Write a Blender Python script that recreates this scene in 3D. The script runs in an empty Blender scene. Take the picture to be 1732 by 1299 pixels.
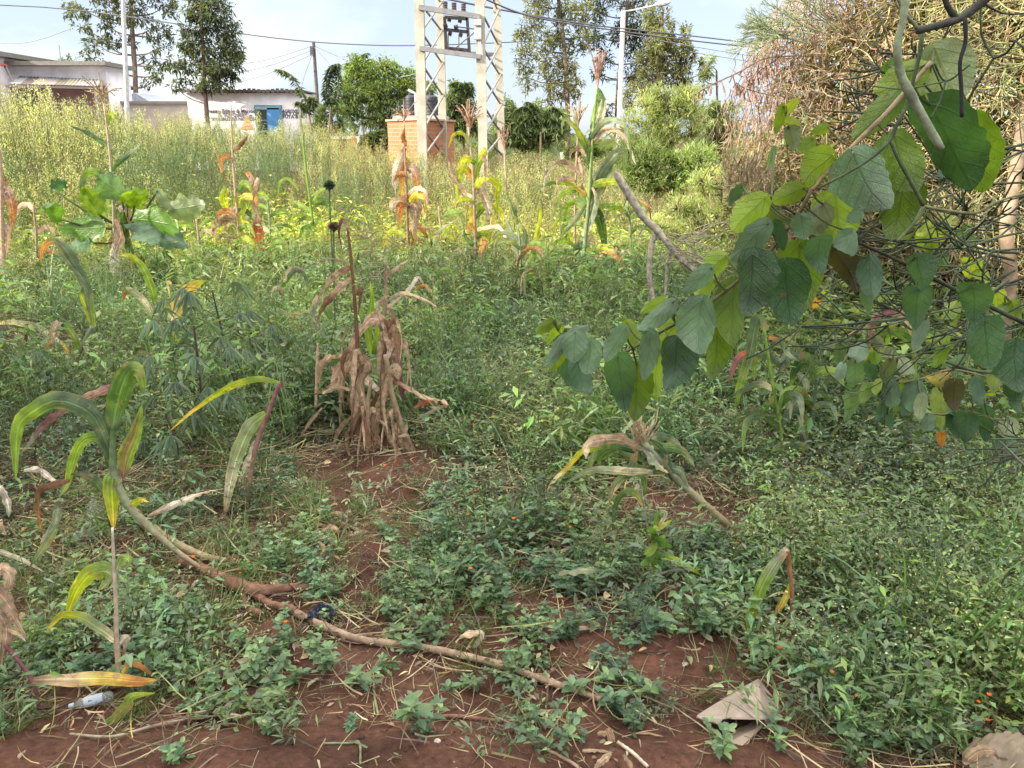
import bpy, math, random
import numpy as np
from mathutils import Vector
R = math.radians
rng = np.random.default_rng(7)
random.seed(11)
S = bpy.context.scene
COL = S.collection
# ---------------------------------------------------------------- camera
F, CX, CY, CAMH, PITCH = 1359.0, 866.0, 649.5, 1.6, R(17.1)
cam_d = bpy.data.cameras.new("camera"); cam = bpy.data.objects.new("camera", cam_d); COL.objects.link(cam)
cam.location = (0, 0, CAMH); cam.rotation_euler = (R(90) - PITCH, 0, 0)
cam_d.sensor_width = 36; cam_d.lens = 36 * F / 1732; cam_d.clip_end = 1500; cam_d.clip_start = 0.05
S.camera = cam
# ---------------------------------------------------------------- light
SUN_AZ, SUN_EL = (-0.93, -0.37), R(25)       # direction towards the sun on the ground plane
W = bpy.data.worlds.new("World"); S.world = W; W.use_nodes = True
nt = W.node_tree; nt.nodes.clear()
wo = nt.nodes.new('ShaderNodeOutputWorld'); bg = nt.nodes.new('ShaderNodeBackground')
sky = nt.nodes.new('ShaderNodeTexSky'); sky.sky_type = 'NISHITA'; sky.sun_disc = False
sky.sun_elevation = SUN_EL; sky.sun_rotation = math.atan2(SUN_AZ[0], SUN_AZ[1]); sky.air_density = 1.0; sky.dust_density = 1.2; sky.ozone_density = 1.5
tc = nt.nodes.new('ShaderNodeTexCoord'); mp = nt.nodes.new('ShaderNodeMapping'); mp.inputs['Scale'].default_value = (1.0, 1.0, 2.6)
nz = nt.nodes.new('ShaderNodeTexNoise'); nz.inputs['Scale'].default_value = 2.6; nz.inputs['Detail'].default_value = 7; nz.inputs['Roughness'].default_value = 0.55
cr = nt.nodes.new('ShaderNodeValToRGB'); cr.color_ramp.elements[0].position = 0.5; cr.color_ramp.elements[0].color = (0, 0, 0, 1)
cr.color_ramp.elements[1].position = 0.66; cr.color_ramp.elements[1].color = (1, 1, 1, 1)
mx = nt.nodes.new('ShaderNodeMixRGB'); mx.inputs[1].default_value = (1.36, 1.57, 2.15, 1); mx.inputs[2].default_value = (2.2, 2.25, 2.45, 1)   # haze blue, pale cloud
m2 = nt.nodes.new('ShaderNodeMixRGB'); m2.inputs[0].default_value = .85; sx = nt.nodes.new('ShaderNodeSeparateXYZ'); nt.links.new(tc.outputs['Generated'], sx.inputs[0])
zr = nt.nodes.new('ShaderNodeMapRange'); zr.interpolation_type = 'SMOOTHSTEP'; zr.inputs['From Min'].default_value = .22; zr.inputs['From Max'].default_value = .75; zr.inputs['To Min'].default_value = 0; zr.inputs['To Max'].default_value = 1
m3 = nt.nodes.new('ShaderNodeMixRGB'); m3.inputs[2].default_value = (7.6, 7.1, 6.2, 1)   # bright overhead cloud added out of view to lift the shaded ground
nt.links.new(tc.outputs['Generated'], mp.inputs[0]); nt.links.new(mp.outputs[0], nz.inputs[0]); nt.links.new(nz.outputs[0], cr.inputs[0])
nt.links.new(cr.outputs[0], mx.inputs[0]); nt.links.new(sky.outputs[0], m2.inputs[1]); nt.links.new(mx.outputs[0], m2.inputs[2])
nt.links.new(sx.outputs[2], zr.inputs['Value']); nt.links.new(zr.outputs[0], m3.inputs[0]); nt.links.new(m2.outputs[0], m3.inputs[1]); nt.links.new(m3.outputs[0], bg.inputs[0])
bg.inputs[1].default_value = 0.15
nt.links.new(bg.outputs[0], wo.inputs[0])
sl = bpy.data.lights.new("sun", 'SUN'); sl.energy = 2.8; sl.angle = R(0.6); sl.color = (1.0, 0.9, 0.74)
so = bpy.data.objects.new("sun", sl); COL.objects.link(so)
so.rotation_euler = Vector((SUN_AZ[0] * math.cos(SUN_EL), SUN_AZ[1] * math.cos(SUN_EL), math.sin(SUN_EL))).to_track_quat('Z', 'Y').to_euler()
S.view_settings.view_transform = 'Standard'; S.view_settings.look = 'None'; S.view_settings.gamma = 1
S.view_settings.exposure = 1.7
S.cycles.max_bounces = 6; S.cycles.diffuse_bounces = 3; S.cycles.transmission_bounces = 4; S.cycles.transparent_max_bounces = 4

# ---------------------------------------------------------------- geometry helpers
def ray(px, py):
    x = (px - CX) / F; y = -(py - CY) / F; c, s = math.cos(PITCH), math.sin(PITCH)
    return Vector((x, c + y * s, -s + y * c))
def P(px, py, Y):
    d = ray(px, py); k = Y / d.y
    return Vector((d.x * k, Y, CAMH + d.z * k))
def ss(a, b, v):
    t = np.clip((v - a) / (b - a), 0, 1); return t * t * (3 - 2 * t)
def vn(x, y, seed=0):
    x = np.asarray(x, float); y = np.asarray(y, float)
    ix = np.floor(x); iy = np.floor(y); fx = x - ix; fy = y - iy; fx = fx * fx * (3 - 2 * fx); fy = fy * fy * (3 - 2 * fy)
    h = lambda a, b: np.mod(np.sin(a * 127.1 + b * 311.7 + seed * 74.7) * 43758.5453, 1.0)
    return (h(ix, iy) * (1 - fx) + h(ix + 1, iy) * fx) * (1 - fy) + (h(ix, iy + 1) * (1 - fx) + h(ix + 1, iy + 1) * fx) * fy
def fbm(x, y, seed=0, o=4):
    r = 0; a = .5; 
    for i in range(o): r = r + a * (vn(x * 2 ** i, y * 2 ** i, seed + i) - .5); a *= .5
    return r
def gz(x, y):
    x = np.asarray(x, float); y = np.asarray(y, float)
    z = 0.72 * ss(8.5, 15, y) * ss(1.0, -6.5, x) * (1 - .6 * ss(20, 27, y)) + .12 * ss(9, 20, y)
    z = z + 0.10 * fbm(x * .9, y * .9, 3, 3) + 0.05 * fbm(x * 5, y * 5, 9, 4) * (1 - ss(6, 14, y))
    z = z + 0.22 * np.exp(-(((x + 3.9) / .9) ** 2 + ((y - 6.1) / .45) ** 2))    # bare mound on the left
    z = z + 0.05 * np.exp(-((x - .55) / .28) ** 2 - ((y - 2.25) / .2) ** 2)
    z = z + 0.06 * ss(1.95, 1.75, y) * ss(1.2, .2, x)
    return z
def G(px, py):
    d = ray(px, py); k = 1.0; 
    while k < 60:
        p = Vector((0, 0, CAMH)) + d * k
        if p.z < float(gz(p.x, p.y)): break
        k += .01 + k * .002
    return Vector((p.x, p.y, float(gz(p.x, p.y))))
def crom(pts, n):
    p = [pts[0] * 2 - pts[1]] + list(pts) + [pts[-1] * 2 - pts[-2]]; out = []; m = len(pts) - 1
    for i in range(n + 1):
        t = i / n * m; k = min(int(t), m - 1); f = t - k; a, b, c, d = p[k:k + 4]
        out.append(0.5 * ((2 * b) + (c - a) * f + (2 * a - 5 * b + 4 * c - d) * f * f + (3 * b - a - 3 * c + d) * f ** 3))
    return out
def crom2(pts, n):  # 2-D pixel polylines given as tuples (x, y) or (x, y, extra)
    v = crom([Vector((q[0], q[1], q[2] if len(q) > 2 else 0)) for q in pts], n); return v

class MB:
    def __init__(s): s.V = []; s.F = []; s.C = []; s.U = []
    def v(s, p, c=(.5, .5, .5), u=(0, 0, 0)):
        s.V.append(tuple(p)); s.C.append((c[0], c[1], c[2], 1)); s.U.append(tuple(u)); return len(s.V) - 1
    def tube(s, pts, rad, c=(.5, .5, .5), sides=6, c2=None, cap=True, lump=0.0):
        n = len(pts); rad = rad if isinstance(rad, (list, tuple)) else [rad] * n
        ref = Vector((.31, .2, .93)); rings = []
        for i, p in enumerate(pts):
            t = (pts[min(i + 1, n - 1)] - pts[max(i - 1, 0)])
            t = t.normalized() if t.length > 1e-9 else Vector((0, 0, 1))
            a = t.cross(ref)
            if a.length < .1: a = t.cross(Vector((1, 0, 0)))
            a.normalize(); b = t.cross(a); ring = []
            f = i / max(n - 1, 1); cc = c if c2 is None else tuple(c[k] * (1 - f) + c2[k] * f for k in range(3))
            for k in range(sides):
                an = 2 * math.pi * k / sides; r = rad[i] * (1 + (random.uniform(-lump, lump) if lump else 0))
                ring.append(s.v(p + (a * math.cos(an) + b * math.sin(an)) * r, cc, (k / sides, f, 0)))
            rings.append(ring)
        for i in range(n - 1):
            for k in range(sides):
                k2 = (k + 1) % sides; s.F.append((rings[i][k], rings[i][k2], rings[i + 1][k2], rings[i + 1][k]))
        if cap: s.F.append(tuple(rings[0][::-1])); s.F.append(tuple(rings[-1]))
        return s
    def box(s, c, size, col=(.5, .5, .5), rz=0.0, taper=1.0, ax=None):
        cx, cy, cz = c; sx, sy, sz = [q / 2 for q in size]; ca, sa = math.cos(rz), math.sin(rz); ids = []
        for z in (-1, 1):
            k = taper if z > 0 else 1
            for x, y in ((-1, -1), (1, -1), (1, 1), (-1, 1)):
                X, Y = x * sx * k, y * sy * k
                ids.append(s.v((cx + X * ca - Y * sa, cy + X * sa + Y * ca, cz + z * sz), col))
        a = ids; s.F += [(a[3], a[2], a[1], a[0]), (a[4], a[5], a[6], a[7]), (a[0], a[1], a[5], a[4]), (a[1], a[2], a[6], a[5]), (a[2], a[3], a[7], a[6]), (a[3], a[0], a[4], a[7])]
        return s
    def bar(s, p, q, w, h=None, col=(.5, .5, .5)):
        h = h or w; d = (q - p).normalized(); a = d.cross(Vector((0, 0, 1)))
        if a.length < .05: a = Vector((1, 0, 0))
        a.normalize(); b = a.cross(d); ids = []
        for e in (p, q):
            for x, y in ((-1, -1), (1, -1), (1, 1), (-1, 1)): ids.append(s.v(e + a * x * w / 2 + b * y * h / 2, col))
        i = ids; s.F += [(i[3], i[2], i[1], i[0]), (i[4], i[5], i[6], i[7])] + [(i[k], i[(k + 1) % 4], i[4 + (k + 1) % 4], i[4 + k]) for k in range(4)]
        return s
    def poly(s, pts, col=(.5, .5, .5)):
        s.F.append(tuple(s.v(p, col) for p in pts)); return s
    def build(s, name, mat, parent=None, smooth=False, origin=None):
        me = bpy.data.meshes.new(name); V = s.V
        me.from_pydata(V, [], s.F); me.update()
        ca = me.color_attributes.new('Col', 'FLOAT_COLOR', 'POINT'); ca.data.foreach_set('color', np.array(s.C, 'f').ravel())
        la = me.attributes.new('lv', 'FLOAT_VECTOR', 'POINT'); la.data.foreach_set('vector', np.array(s.U, 'f').ravel())
        if smooth: me.polygons.foreach_set('use_smooth', [True] * len(me.polygons))
        me.materials.append(mat); o = bpy.data.objects.new(name, me); COL.objects.link(o)
        if parent is not None: o.parent = parent; o.matrix_parent_inverse.translation = -parent.location
        return o
def tag(o, label=None, cat=None, group=None, kind=None):
    if label: o['label'] = label
    if cat: o['category'] = cat
    if group: o['group'] = group
    if kind: o['kind'] = kind
    return o
def thing(name, loc, label, cat, group=None):
    o = bpy.data.objects.new(name, None); o.empty_display_size = .1; COL.objects.link(o); o.location = loc
    return tag(o, label, cat, group)

# ---------------------------------------------------------------- materials
def nm(name):
    m = bpy.data.materials.new(name); m.use_nodes = True; t = m.node_tree; t.nodes.clear()
    return m, t, t.nodes.new('ShaderNodeOutputMaterial')
def N(t, k, **kw):
    n = t.nodes.new(k)
    for a, b in kw.items():
        if a in n.inputs: n.inputs[a].default_value = b
        else: setattr(n, a, b)
    return n
def L(t, a, b): t.links.new(a, b)
def leaf_mat(name, transl=.35, rough=.5, veins=None, spec=.35, ns=60., namt=.35, tboost=(1.5, 1.5, .7)):
    m, t, o = nm(name); at = N(t, 'ShaderNodeAttribute', attribute_name='Col'); c = at.outputs['Color']
    geo = N(t, 'ShaderNodeNewGeometry'); no = N(t, 'ShaderNodeTexNoise', Scale=ns, Detail=3.0)
    L(t, geo.outputs['Position'], no.inputs['Vector'])
    mr = N(t, 'ShaderNodeMapRange'); mr.inputs['To Min'].default_value = 1 - namt; mr.inputs['To Max'].default_value = 1 + namt
    mr.inputs['From Min'].default_value = .3; mr.inputs['From Max'].default_value = .7
    L(t, no.outputs[0], mr.inputs['Value'])
    mu = N(t, 'ShaderNodeVectorMath', operation='SCALE'); L(t, c, mu.inputs[0]); L(t, mr.outputs[0], mu.inputs['Scale']); c = mu.outputs[0]
    bump = None
    if veins:
        lv = N(t, 'ShaderNodeAttribute', attribute_name='lv'); sp = N(t, 'ShaderNodeSeparateXYZ'); L(t, lv.outputs['Vector'], sp.inputs[0])
        ab = N(t, 'ShaderNodeMath', operation='ABSOLUTE'); L(t, sp.outputs[0], ab.inputs[0])
        mid = N(t, 'ShaderNodeMapRange'); mid.inputs['From Min'].default_value = .03 if veins == 'net' else .06; mid.inputs['From Max'].default_value = .06 if veins == 'net' else .14
        mid.inputs['To Min'].default_value = 1; mid.inputs['To Max'].default_value = 0; L(t, ab.outputs[0], mid.inputs['Value'])
        if veins == 'net':
            a1 = N(t, 'ShaderNodeMath', operation='MULTIPLY_ADD'); L(t, ab.outputs[0], a1.inputs[0]); a1.inputs[1].default_value = -.42; L(t, sp.outputs[1], a1.inputs[2])
            a2 = N(t, 'ShaderNodeMath', operation='MULTIPLY'); L(t, a1.outputs[0], a2.inputs[0]); a2.inputs[1].default_value = 4.7
            a3 = N(t, 'ShaderNodeMath', operation='PINGPONG'); L(t, a2.outputs[0], a3.inputs[0]); a3.inputs[1].default_value = .5
            lat = N(t, 'ShaderNodeMapRange'); lat.inputs['From Min'].default_value = .03; lat.inputs['From Max'].default_value = .09; lat.inputs['To Min'].default_value = .75; lat.inputs['To Max'].default_value = 0
            L(t, a3.outputs[0], lat.inputs['Value'])
            vor = N(t, 'ShaderNodeTexVoronoi', feature='DISTANCE_TO_EDGE', Scale=13.0); L(t, lv.outputs['Vector'], vor.inputs['Vector'])
            vr = N(t, 'ShaderNodeMapRange'); vr.inputs['From Min'].default_value = 0; vr.inputs['From Max'].default_value = .12; vr.inputs['To Min'].default_value = .35; vr.inputs['To Max'].default_value = 0
            L(t, vor.outputs['Distance'], vr.inputs['Value'])
            m1 = N(t, 'ShaderNodeMath', operation='MAXIMUM'); L(t, mid.outputs[0], m1.inputs[0]); L(t, lat.outputs[0], m1.inputs[1])
            m2 = N(t, 'ShaderNodeMath', operation='MAXIMUM'); L(t, m1.outputs[0], m2.inputs[0]); L(t, vr.outputs[0], m2.inputs[1]); vein = m2.outputs[0]
            vc, vf = (.55, .57, .55), .55
        else:
            a2 = N(t, 'ShaderNodeMath', operation='MULTIPLY'); L(t, sp.outputs[0], a2.inputs[0]); a2.inputs[1].default_value = 7.0
            a3 = N(t, 'ShaderNodeMath', operation='PINGPONG'); L(t, a2.outputs[0], a3.inputs[0]); a3.inputs[1].default_value = .5
            lat = N(t, 'ShaderNodeMapRange'); lat.inputs['From Min'].default_value = .0; lat.inputs['From Max'].default_value = .5; lat.inputs['To Min'].default_value = .25; lat.inputs['To Max'].default_value = 0
            L(t, a3.outputs[0], lat.inputs['Value'])
            m1 = N(t, 'ShaderNodeMath', operation='MAXIMUM'); L(t, mid.outputs[0], m1.inputs[0]); L(t, lat.outputs[0], m1.inputs[1]); vein = m1.outputs[0]
            vc, vf = (1.9, 1.8, 2.0), .8
        vm = N(t, 'ShaderNodeVectorMath', operation='MULTIPLY'); L(t, c, vm.inputs[0]); vm.inputs[1].default_value = vc
        mm = N(t, 'ShaderNodeMath', operation='MULTIPLY'); L(t, vein, mm.inputs[0]); mm.inputs[1].default_value = vf
        mc = N(t, 'ShaderNodeMixRGB'); L(t, mm.outputs[0], mc.inputs[0]); L(t, c, mc.inputs[1]); L(t, vm.outputs[0], mc.inputs[2]); c = mc.outputs[0]
        bump = N(t, 'ShaderNodeBump', Strength=.7, Distance=.003); bump.invert = (veins == 'net'); L(t, vein, bump.inputs['Height'])
    if veins == 'par':
        mpg = N(t, 'ShaderNodeMapping'); mpg.inputs['Scale'].default_value = (9, 1.6, 1); L(t, lv.outputs['Vector'], mpg.inputs[0]); ads = N(t, 'ShaderNodeVectorMath', operation='ADD'); L(t, mpg.outputs[0], ads.inputs[0]); L(t, geo.outputs['Position'], ads.inputs[1])
        sn = N(t, 'ShaderNodeTexNoise', Scale=1.6, Detail=4.0); L(t, ads.outputs[0], sn.inputs['Vector']); sr = N(t, 'ShaderNodeMapRange'); sr.inputs['From Min'].default_value = .3; sr.inputs['From Max'].default_value = .7; sr.inputs['To Min'].default_value = .62; sr.inputs['To Max'].default_value = 1.35
        L(t, sn.outputs[0], sr.inputs['Value']); sm = N(t, 'ShaderNodeVectorMath', operation='SCALE'); L(t, c, sm.inputs[0]); L(t, sr.outputs[0], sm.inputs['Scale']); c = sm.outputs[0]
        bn = N(t, 'ShaderNodeTexNoise', Scale=19.0, Detail=5.0, Roughness=.65); L(t, geo.outputs['Position'], bn.inputs['Vector']); br = N(t, 'ShaderNodeMapRange'); br.inputs['From Min'].default_value = .57; br.inputs['From Max'].default_value = .63; br.inputs['To Min'].default_value = 0; br.inputs['To Max'].default_value = .6; L(t, bn.outputs[0], br.inputs['Value'])
        bm = N(t, 'ShaderNodeMixRGB'); bm.inputs[2].default_value = (.3, .21, .12, 1) if transl > .3 else (.12, .08, .055, 1); L(t, br.outputs[0], bm.inputs[0]); L(t, c, bm.inputs[1]); c = bm.outputs[0]
    if veins == 'net':
        bn = N(t, 'ShaderNodeTexNoise', Scale=60.0, Detail=3.0); L(t, geo.outputs['Position'], bn.inputs['Vector']); br = N(t, 'ShaderNodeMapRange'); br.inputs['From Min'].default_value = .69; br.inputs['From Max'].default_value = .72; br.inputs['To Min'].default_value = 0; br.inputs['To Max'].default_value = .75; L(t, bn.outputs[0], br.inputs['Value'])
        bm = N(t, 'ShaderNodeMixRGB'); bm.inputs[2].default_value = (.16, .1, .04, 1); L(t, br.outputs[0], bm.inputs[0]); L(t, c, bm.inputs[1]); c = bm.outputs[0]
    p = N(t, 'ShaderNodeBsdfPrincipled', Roughness=rough); p.inputs['Specular IOR Level'].default_value = spec; L(t, c, p.inputs['Base Color'])
    if bump: L(t, bump.outputs[0], p.inputs['Normal'])
    if transl > 0:
        tr = N(t, 'ShaderNodeBsdfTranslucent'); tm = N(t, 'ShaderNodeVectorMath', operation='MULTIPLY'); L(t, c, tm.inputs[0]); tm.inputs[1].default_value = tboost; L(t, tm.outputs[0], tr.inputs[0])
        ms = N(t, 'ShaderNodeMixShader'); ms.inputs[0].default_value = transl; L(t, p.outputs[0], ms.inputs[1]); L(t, tr.outputs[0], ms.inputs[2]); L(t, ms.outputs[0], o.inputs[0])
    else: L(t, p.outputs[0], o.inputs[0])
    return m
def plain(name, c1, c2=None, sc=8., rough=.8, bump=.3, bd=.01, attr=False, detail=6., spec=.3, metal=0., contrast=(.35, .65)):
    m, t, o = nm(name); geo = N(t, 'ShaderNodeNewGeometry'); no = N(t, 'ShaderNodeTexNoise', Scale=sc, Detail=detail); L(t, geo.outputs['Position'], no.inputs['Vector'])
    r = N(t, 'ShaderNodeValToRGB'); r.color_ramp.elements[0].position, r.color_ramp.elements[1].position = contrast
    c2 = c2 or tuple(x * .7 for x in c1); r.color_ramp.elements[0].color = (*c2, 1); r.color_ramp.elements[1].color = (*c1, 1); L(t, no.outputs[0], r.inputs[0]); c = r.outputs[0]
    if attr:
        at = N(t, 'ShaderNodeAttribute', attribute_name='Col'); mm = N(t, 'ShaderNodeVectorMath', operation='MULTIPLY'); L(t, at.outputs['Color'], mm.inputs[0]); L(t, c, mm.inputs[1]); c = mm.outputs[0]
    p = N(t, 'ShaderNodeBsdfPrincipled', Roughness=rough, Metallic=metal); p.inputs['Specular IOR Level'].default_value = spec; L(t, c, p.inputs['Base Color'])
    if bump:
        b = N(t, 'ShaderNodeBump', Strength=bump, Distance=bd); n2 = N(t, 'ShaderNodeTexNoise', Scale=sc * 3, Detail=8.0); L(t, geo.outputs['Position'], n2.inputs['Vector']); L(t, n2.outputs[0], b.inputs['Height']); L(t, b.outputs[0], p.inputs['Normal'])
    L(t, p.outputs[0], o.inputs[0]); return m
M_veg = leaf_mat('weed_leaf', .35, .38, ns=9., namt=.25, spec=.45)
M_far = leaf_mat('tree_leaf', .48, .55, ns=1.2, namt=.3)
M_maize = leaf_mat('maize_leaf', .42, .5, veins='par', ns=25., namt=.3)
M_big = leaf_mat('broad_leaf', .36, .34, veins='net', ns=14., namt=.38, spec=.5, tboost=(1.5, 1.6, .5))
M_dry = leaf_mat('dry_leaf', .22, .75, veins='par', ns=45., namt=.35, tboost=(1.2, 1.1, .9))
M_straw = leaf_mat('straw', .1, .8, ns=30., namt=.35, tboost=(1, 1, 1))
M_stalk = plain('stalk', (1.15, 1.15, 1.15), (.7, .7, .7), 40., .6, .3, .002, attr=True)
M_bark = plain('bark', (1.2, 1.2, 1.2), (.55, .55, .55), 35., .85, .6, .004, attr=True)
M_barkfar = plain('bark_rough', (1.2, 1.2, 1.2), (.6, .6, .6), 9., .9, .5, .02, attr=True)
M_paint = plain('painted_surface', (1.08, 1.08, 1.08), (.85, .85, .85), 2.2, .75, .15, .01, attr=True)
M_conc = plain('concrete', (1.1, 1.1, 1.1), (.8, .8, .8), 5., .8, .3, .01, attr=True)
M_metal = plain('grey_steel', (1.1, 1.1, 1.1), (.8, .8, .8), 12., .55, .1, .003, attr=True, spec=.5)
M_glassy = plain('dark_glass', (.02, .025, .03), (.015, .02, .022), 3., .12, 0, spec=.6)
M_card = plain('cardboard', (1.08, 1.05, 1.05), (.8, .8, .8), 18., .85, .25, .002, attr=True)
def soil_mat():
    m, t, o = nm('red_soil'); geo = N(t, 'ShaderNodeNewGeometry')
    n1 = N(t, 'ShaderNodeTexNoise', Scale=2.6, Detail=8.0, Roughness=.65); n2 = N(t, 'ShaderNodeTexNoise', Scale=38.0, Detail=8.0, Roughness=.7); n3 = N(t, 'ShaderNodeTexVoronoi', Scale=55.0)
    for n in (n1, n2, n3): L(t, geo.outputs['Position'], n.inputs['Vector'])
    r = N(t, 'ShaderNodeValToRGB'); e = r.color_ramp.elements; e[0].position = .32; e[0].color = (.048, .025, .019, 1); e[1].position = .68; e[1].color = (.15, .076, .056, 1)
    L(t, n1.outputs[0], r.inputs[0])
    r2 = N(t, 'ShaderNodeValToRGB'); e = r2.color_ramp.elements; e[0].position = .3; e[0].color = (.5, .5, .5, 1); e[1].position = .75; e[1].color = (1.45, 1.4, 1.4, 1); L(t, n2.outputs[0], r2.inputs[0])
    mu = N(t, 'ShaderNodeVectorMath', operation='MULTIPLY'); L(t, r.outputs[0], mu.inputs[0]); L(t, r2.outputs[0], mu.inputs[1])
    p = N(t, 'ShaderNodeBsdfPrincipled', Roughness=.95); p.inputs['Specular IOR Level'].default_value = .15; L(t, mu.outputs[0], p.inputs['Base Color'])
    ad = N(t, 'ShaderNodeMath', operation='MULTIPLY_ADD'); L(t, n3.outputs['Distance'], ad.inputs[0]); ad.inputs[1].default_value = -.4; L(t, n2.outputs[0], ad.inputs[2])
    b = N(t, 'ShaderNodeBump', Strength=.9, Distance=.012); L(t, ad.outputs[0], b.inputs['Height']); L(t, b.outputs[0], p.inputs['Normal']); L(t, p.outputs[0], o.inputs[0]); return m
M_soil = soil_mat()
def brick_mat():
    m, t, o = nm('orange_brick'); tcn = N(t, 'ShaderNodeAttribute', attribute_name='lv')
    b = N(t, 'ShaderNodeTexBrick', Scale=1.0); b.inputs['Color1'].default_value = (.52, .2, .09, 1); b.inputs['Color2'].default_value = (.42, .15, .07, 1); b.inputs['Mortar'].default_value = (.42, .26, .17, 1)
    b.inputs['Brick Width'].default_value = .23; b.inputs['Row Height'].default_value = .085; b.inputs['Mortar Size'].default_value = .012
    L(t, tcn.outputs['Vector'], b.inputs['Vector']); p = N(t, 'ShaderNodeBsdfPrincipled', Roughness=.9); L(t, b.outputs[0], p.inputs['Base Color'])
    bu = N(t, 'ShaderNodeBump', Strength=.6, Distance=.02); bu.invert = True; L(t, b.outputs['Fac'], bu.inputs['Height']); L(t, bu.outputs[0], p.inputs['Normal']); L(t, p.outputs[0], o.inputs[0]); return m
M_brick = brick_mat()

# ---------------------------------------------------------------- mass foliage in numpy (quads only)
def mesh_np(name, V, Fq, C, mat, parent=None, smooth=False):
    me = bpy.data.meshes.new(name); n = len(V); f = len(Fq)
    me.vertices.add(n); me.vertices.foreach_set('co', V.astype('f').ravel())
    me.loops.add(f * 4); me.loops.foreach_set('vertex_index', Fq.astype('i').ravel())
    me.polygons.add(f); me.polygons.foreach_set('loop_start', np.arange(0, f * 4, 4, dtype='i')); me.polygons.foreach_set('loop_total', np.full(f, 4, 'i'))
    me.polygons.foreach_set('use_smooth', np.full(f, smooth, bool))
    me.update(calc_edges=True)
    ca = me.color_attributes.new('Col', 'FLOAT_COLOR', 'POINT'); ca.data.foreach_set('color', np.concatenate([C, np.ones((n, 1))], 1).astype('f').ravel())
    me.materials.append(mat); o = bpy.data.objects.new(name, me); COL.objects.link(o)
    if parent is not None: o.parent = parent; o.matrix_parent_inverse.translation = -parent.location
    return o
def unit(a): return a / (np.linalg.norm(a, axis=-1, keepdims=True) + 1e-9)
def leaves(B, D, L_, W_, C, droop=.25, fold=.2, ov=False, nrm=None):
    """B base (n,3), D direction (n,3); returns V, F, C. ov: 6-vertex rounded leaf, else 4-vertex lozenge"""
    n = len(B); D = unit(D); L_ = np.broadcast_to(L_, (n,))[:, None]; W_ = np.broadcast_to(W_, (n,))[:, None]
    up = np.tile([0., 0, 1.], (n, 1)) + rng.normal(0, .35, (n, 3)) if nrm is None else nrm
    s = unit(np.cross(D, up)); nn = unit(np.cross(s, D))
    dz = np.array([[0, 0, -1.]])
    pt = lambda t, w: B + D * L_ * t + dz * droop * L_ * t * t + s * W_ * w + nn * abs(w) * W_ * fold
    if ov: V = np.stack([pt(0, 0), pt(.28, .5), pt(.68, .4), pt(1, 0), pt(.68, -.4), pt(.28, -.5)], 1); k = 6; q = np.array([[0, 1, 2, 3], [0, 3, 4, 5]])
    else: V = np.stack([pt(0, 0), pt(.45, .5), pt(1, 0), pt(.45, -.5)], 1); k = 4; q = np.array([[0, 1, 2, 3]])
    Fq = (q[None] + (np.arange(n) * k)[:, None, None]).reshape(-1, 4)
    return V.reshape(-1, 3), Fq, np.repeat(C, k, 0)
def strands(P0, D, Ln, Wd, C, segs=4, bend=.5, grav=.0, flat=False, taper=True, wob=0.):
    """curved strips; two crossed-free ribbon (flat) or 3-sided tube"""
    n = len(P0); D = unit(D); Ln = np.broadcast_to(Ln, (n,)); Wd = np.broadcast_to(Wd, (n,)); cur = P0.copy(); pts = [cur.copy()]
    bv = rng.normal(0, 1, (n, 3)) * bend
    for i in range(segs):
        D = unit(D + (bv + rng.normal(0, 1, (n, 3)) * wob) / segs + np.array([0, 0, -grav]) / segs)
        cur = cur + D * (Ln / segs)[:, None]; pts.append(cur.copy())
    a = unit(np.cross(D, rng.normal(0, 1, (n, 3)))); b = unit(np.cross(D, a))
    rows = []
    for i, p in enumerate(pts):
        w = Wd * ((1 - .85 * (i / segs) ** 1.5) if taper else 1.0)
        if flat: rows.append(np.stack([p - a * w[:, None] / 2, p + a * w[:, None] / 2], 1))
        else: rows.append(np.stack([p + (a * math.cos(q) + b * math.sin(q)) * w[:, None] / 2 for q in (0, 2.094, 4.189)], 1))
    k = 2 if flat else 3; V = np.stack(rows, 1)  # n, segs+1, k, 3
    q = []
    for i in range(segs):
        if flat: q.append([i * 2, i * 2 + 1, i * 2 + 3, i * 2 + 2])
        else:
            for j in range(3): q.append([i * 3 + j, i * 3 + (j + 1) % 3, (i + 1) * 3 + (j + 1) % 3, (i + 1) * 3 + j])
    q = np.array(q); m = (segs + 1) * k; Fq = (q[None] + (np.arange(n) * m)[:, None, None]).reshape(-1, 4)
    return V.reshape(-1, 3), Fq, np.repeat(C, m, 0)
def cat(parts):
    V = []; Fq = []; C = []; k = 0
    for v, f, c in parts: V.append(v); Fq.append(f + k); C.append(c); k += len(v)
    return np.concatenate(V), np.concatenate(Fq), np.concatenate(C)
def pal(n, cols, j=.27):
    cols = np.array(cols); c = cols[rng.integers(0, len(cols), n)]; return np.clip(c * (1 + rng.normal(0, j, (n, 1))) * (1 + rng.normal(0, j * .35, (n, 3))), .004, .9)
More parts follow.
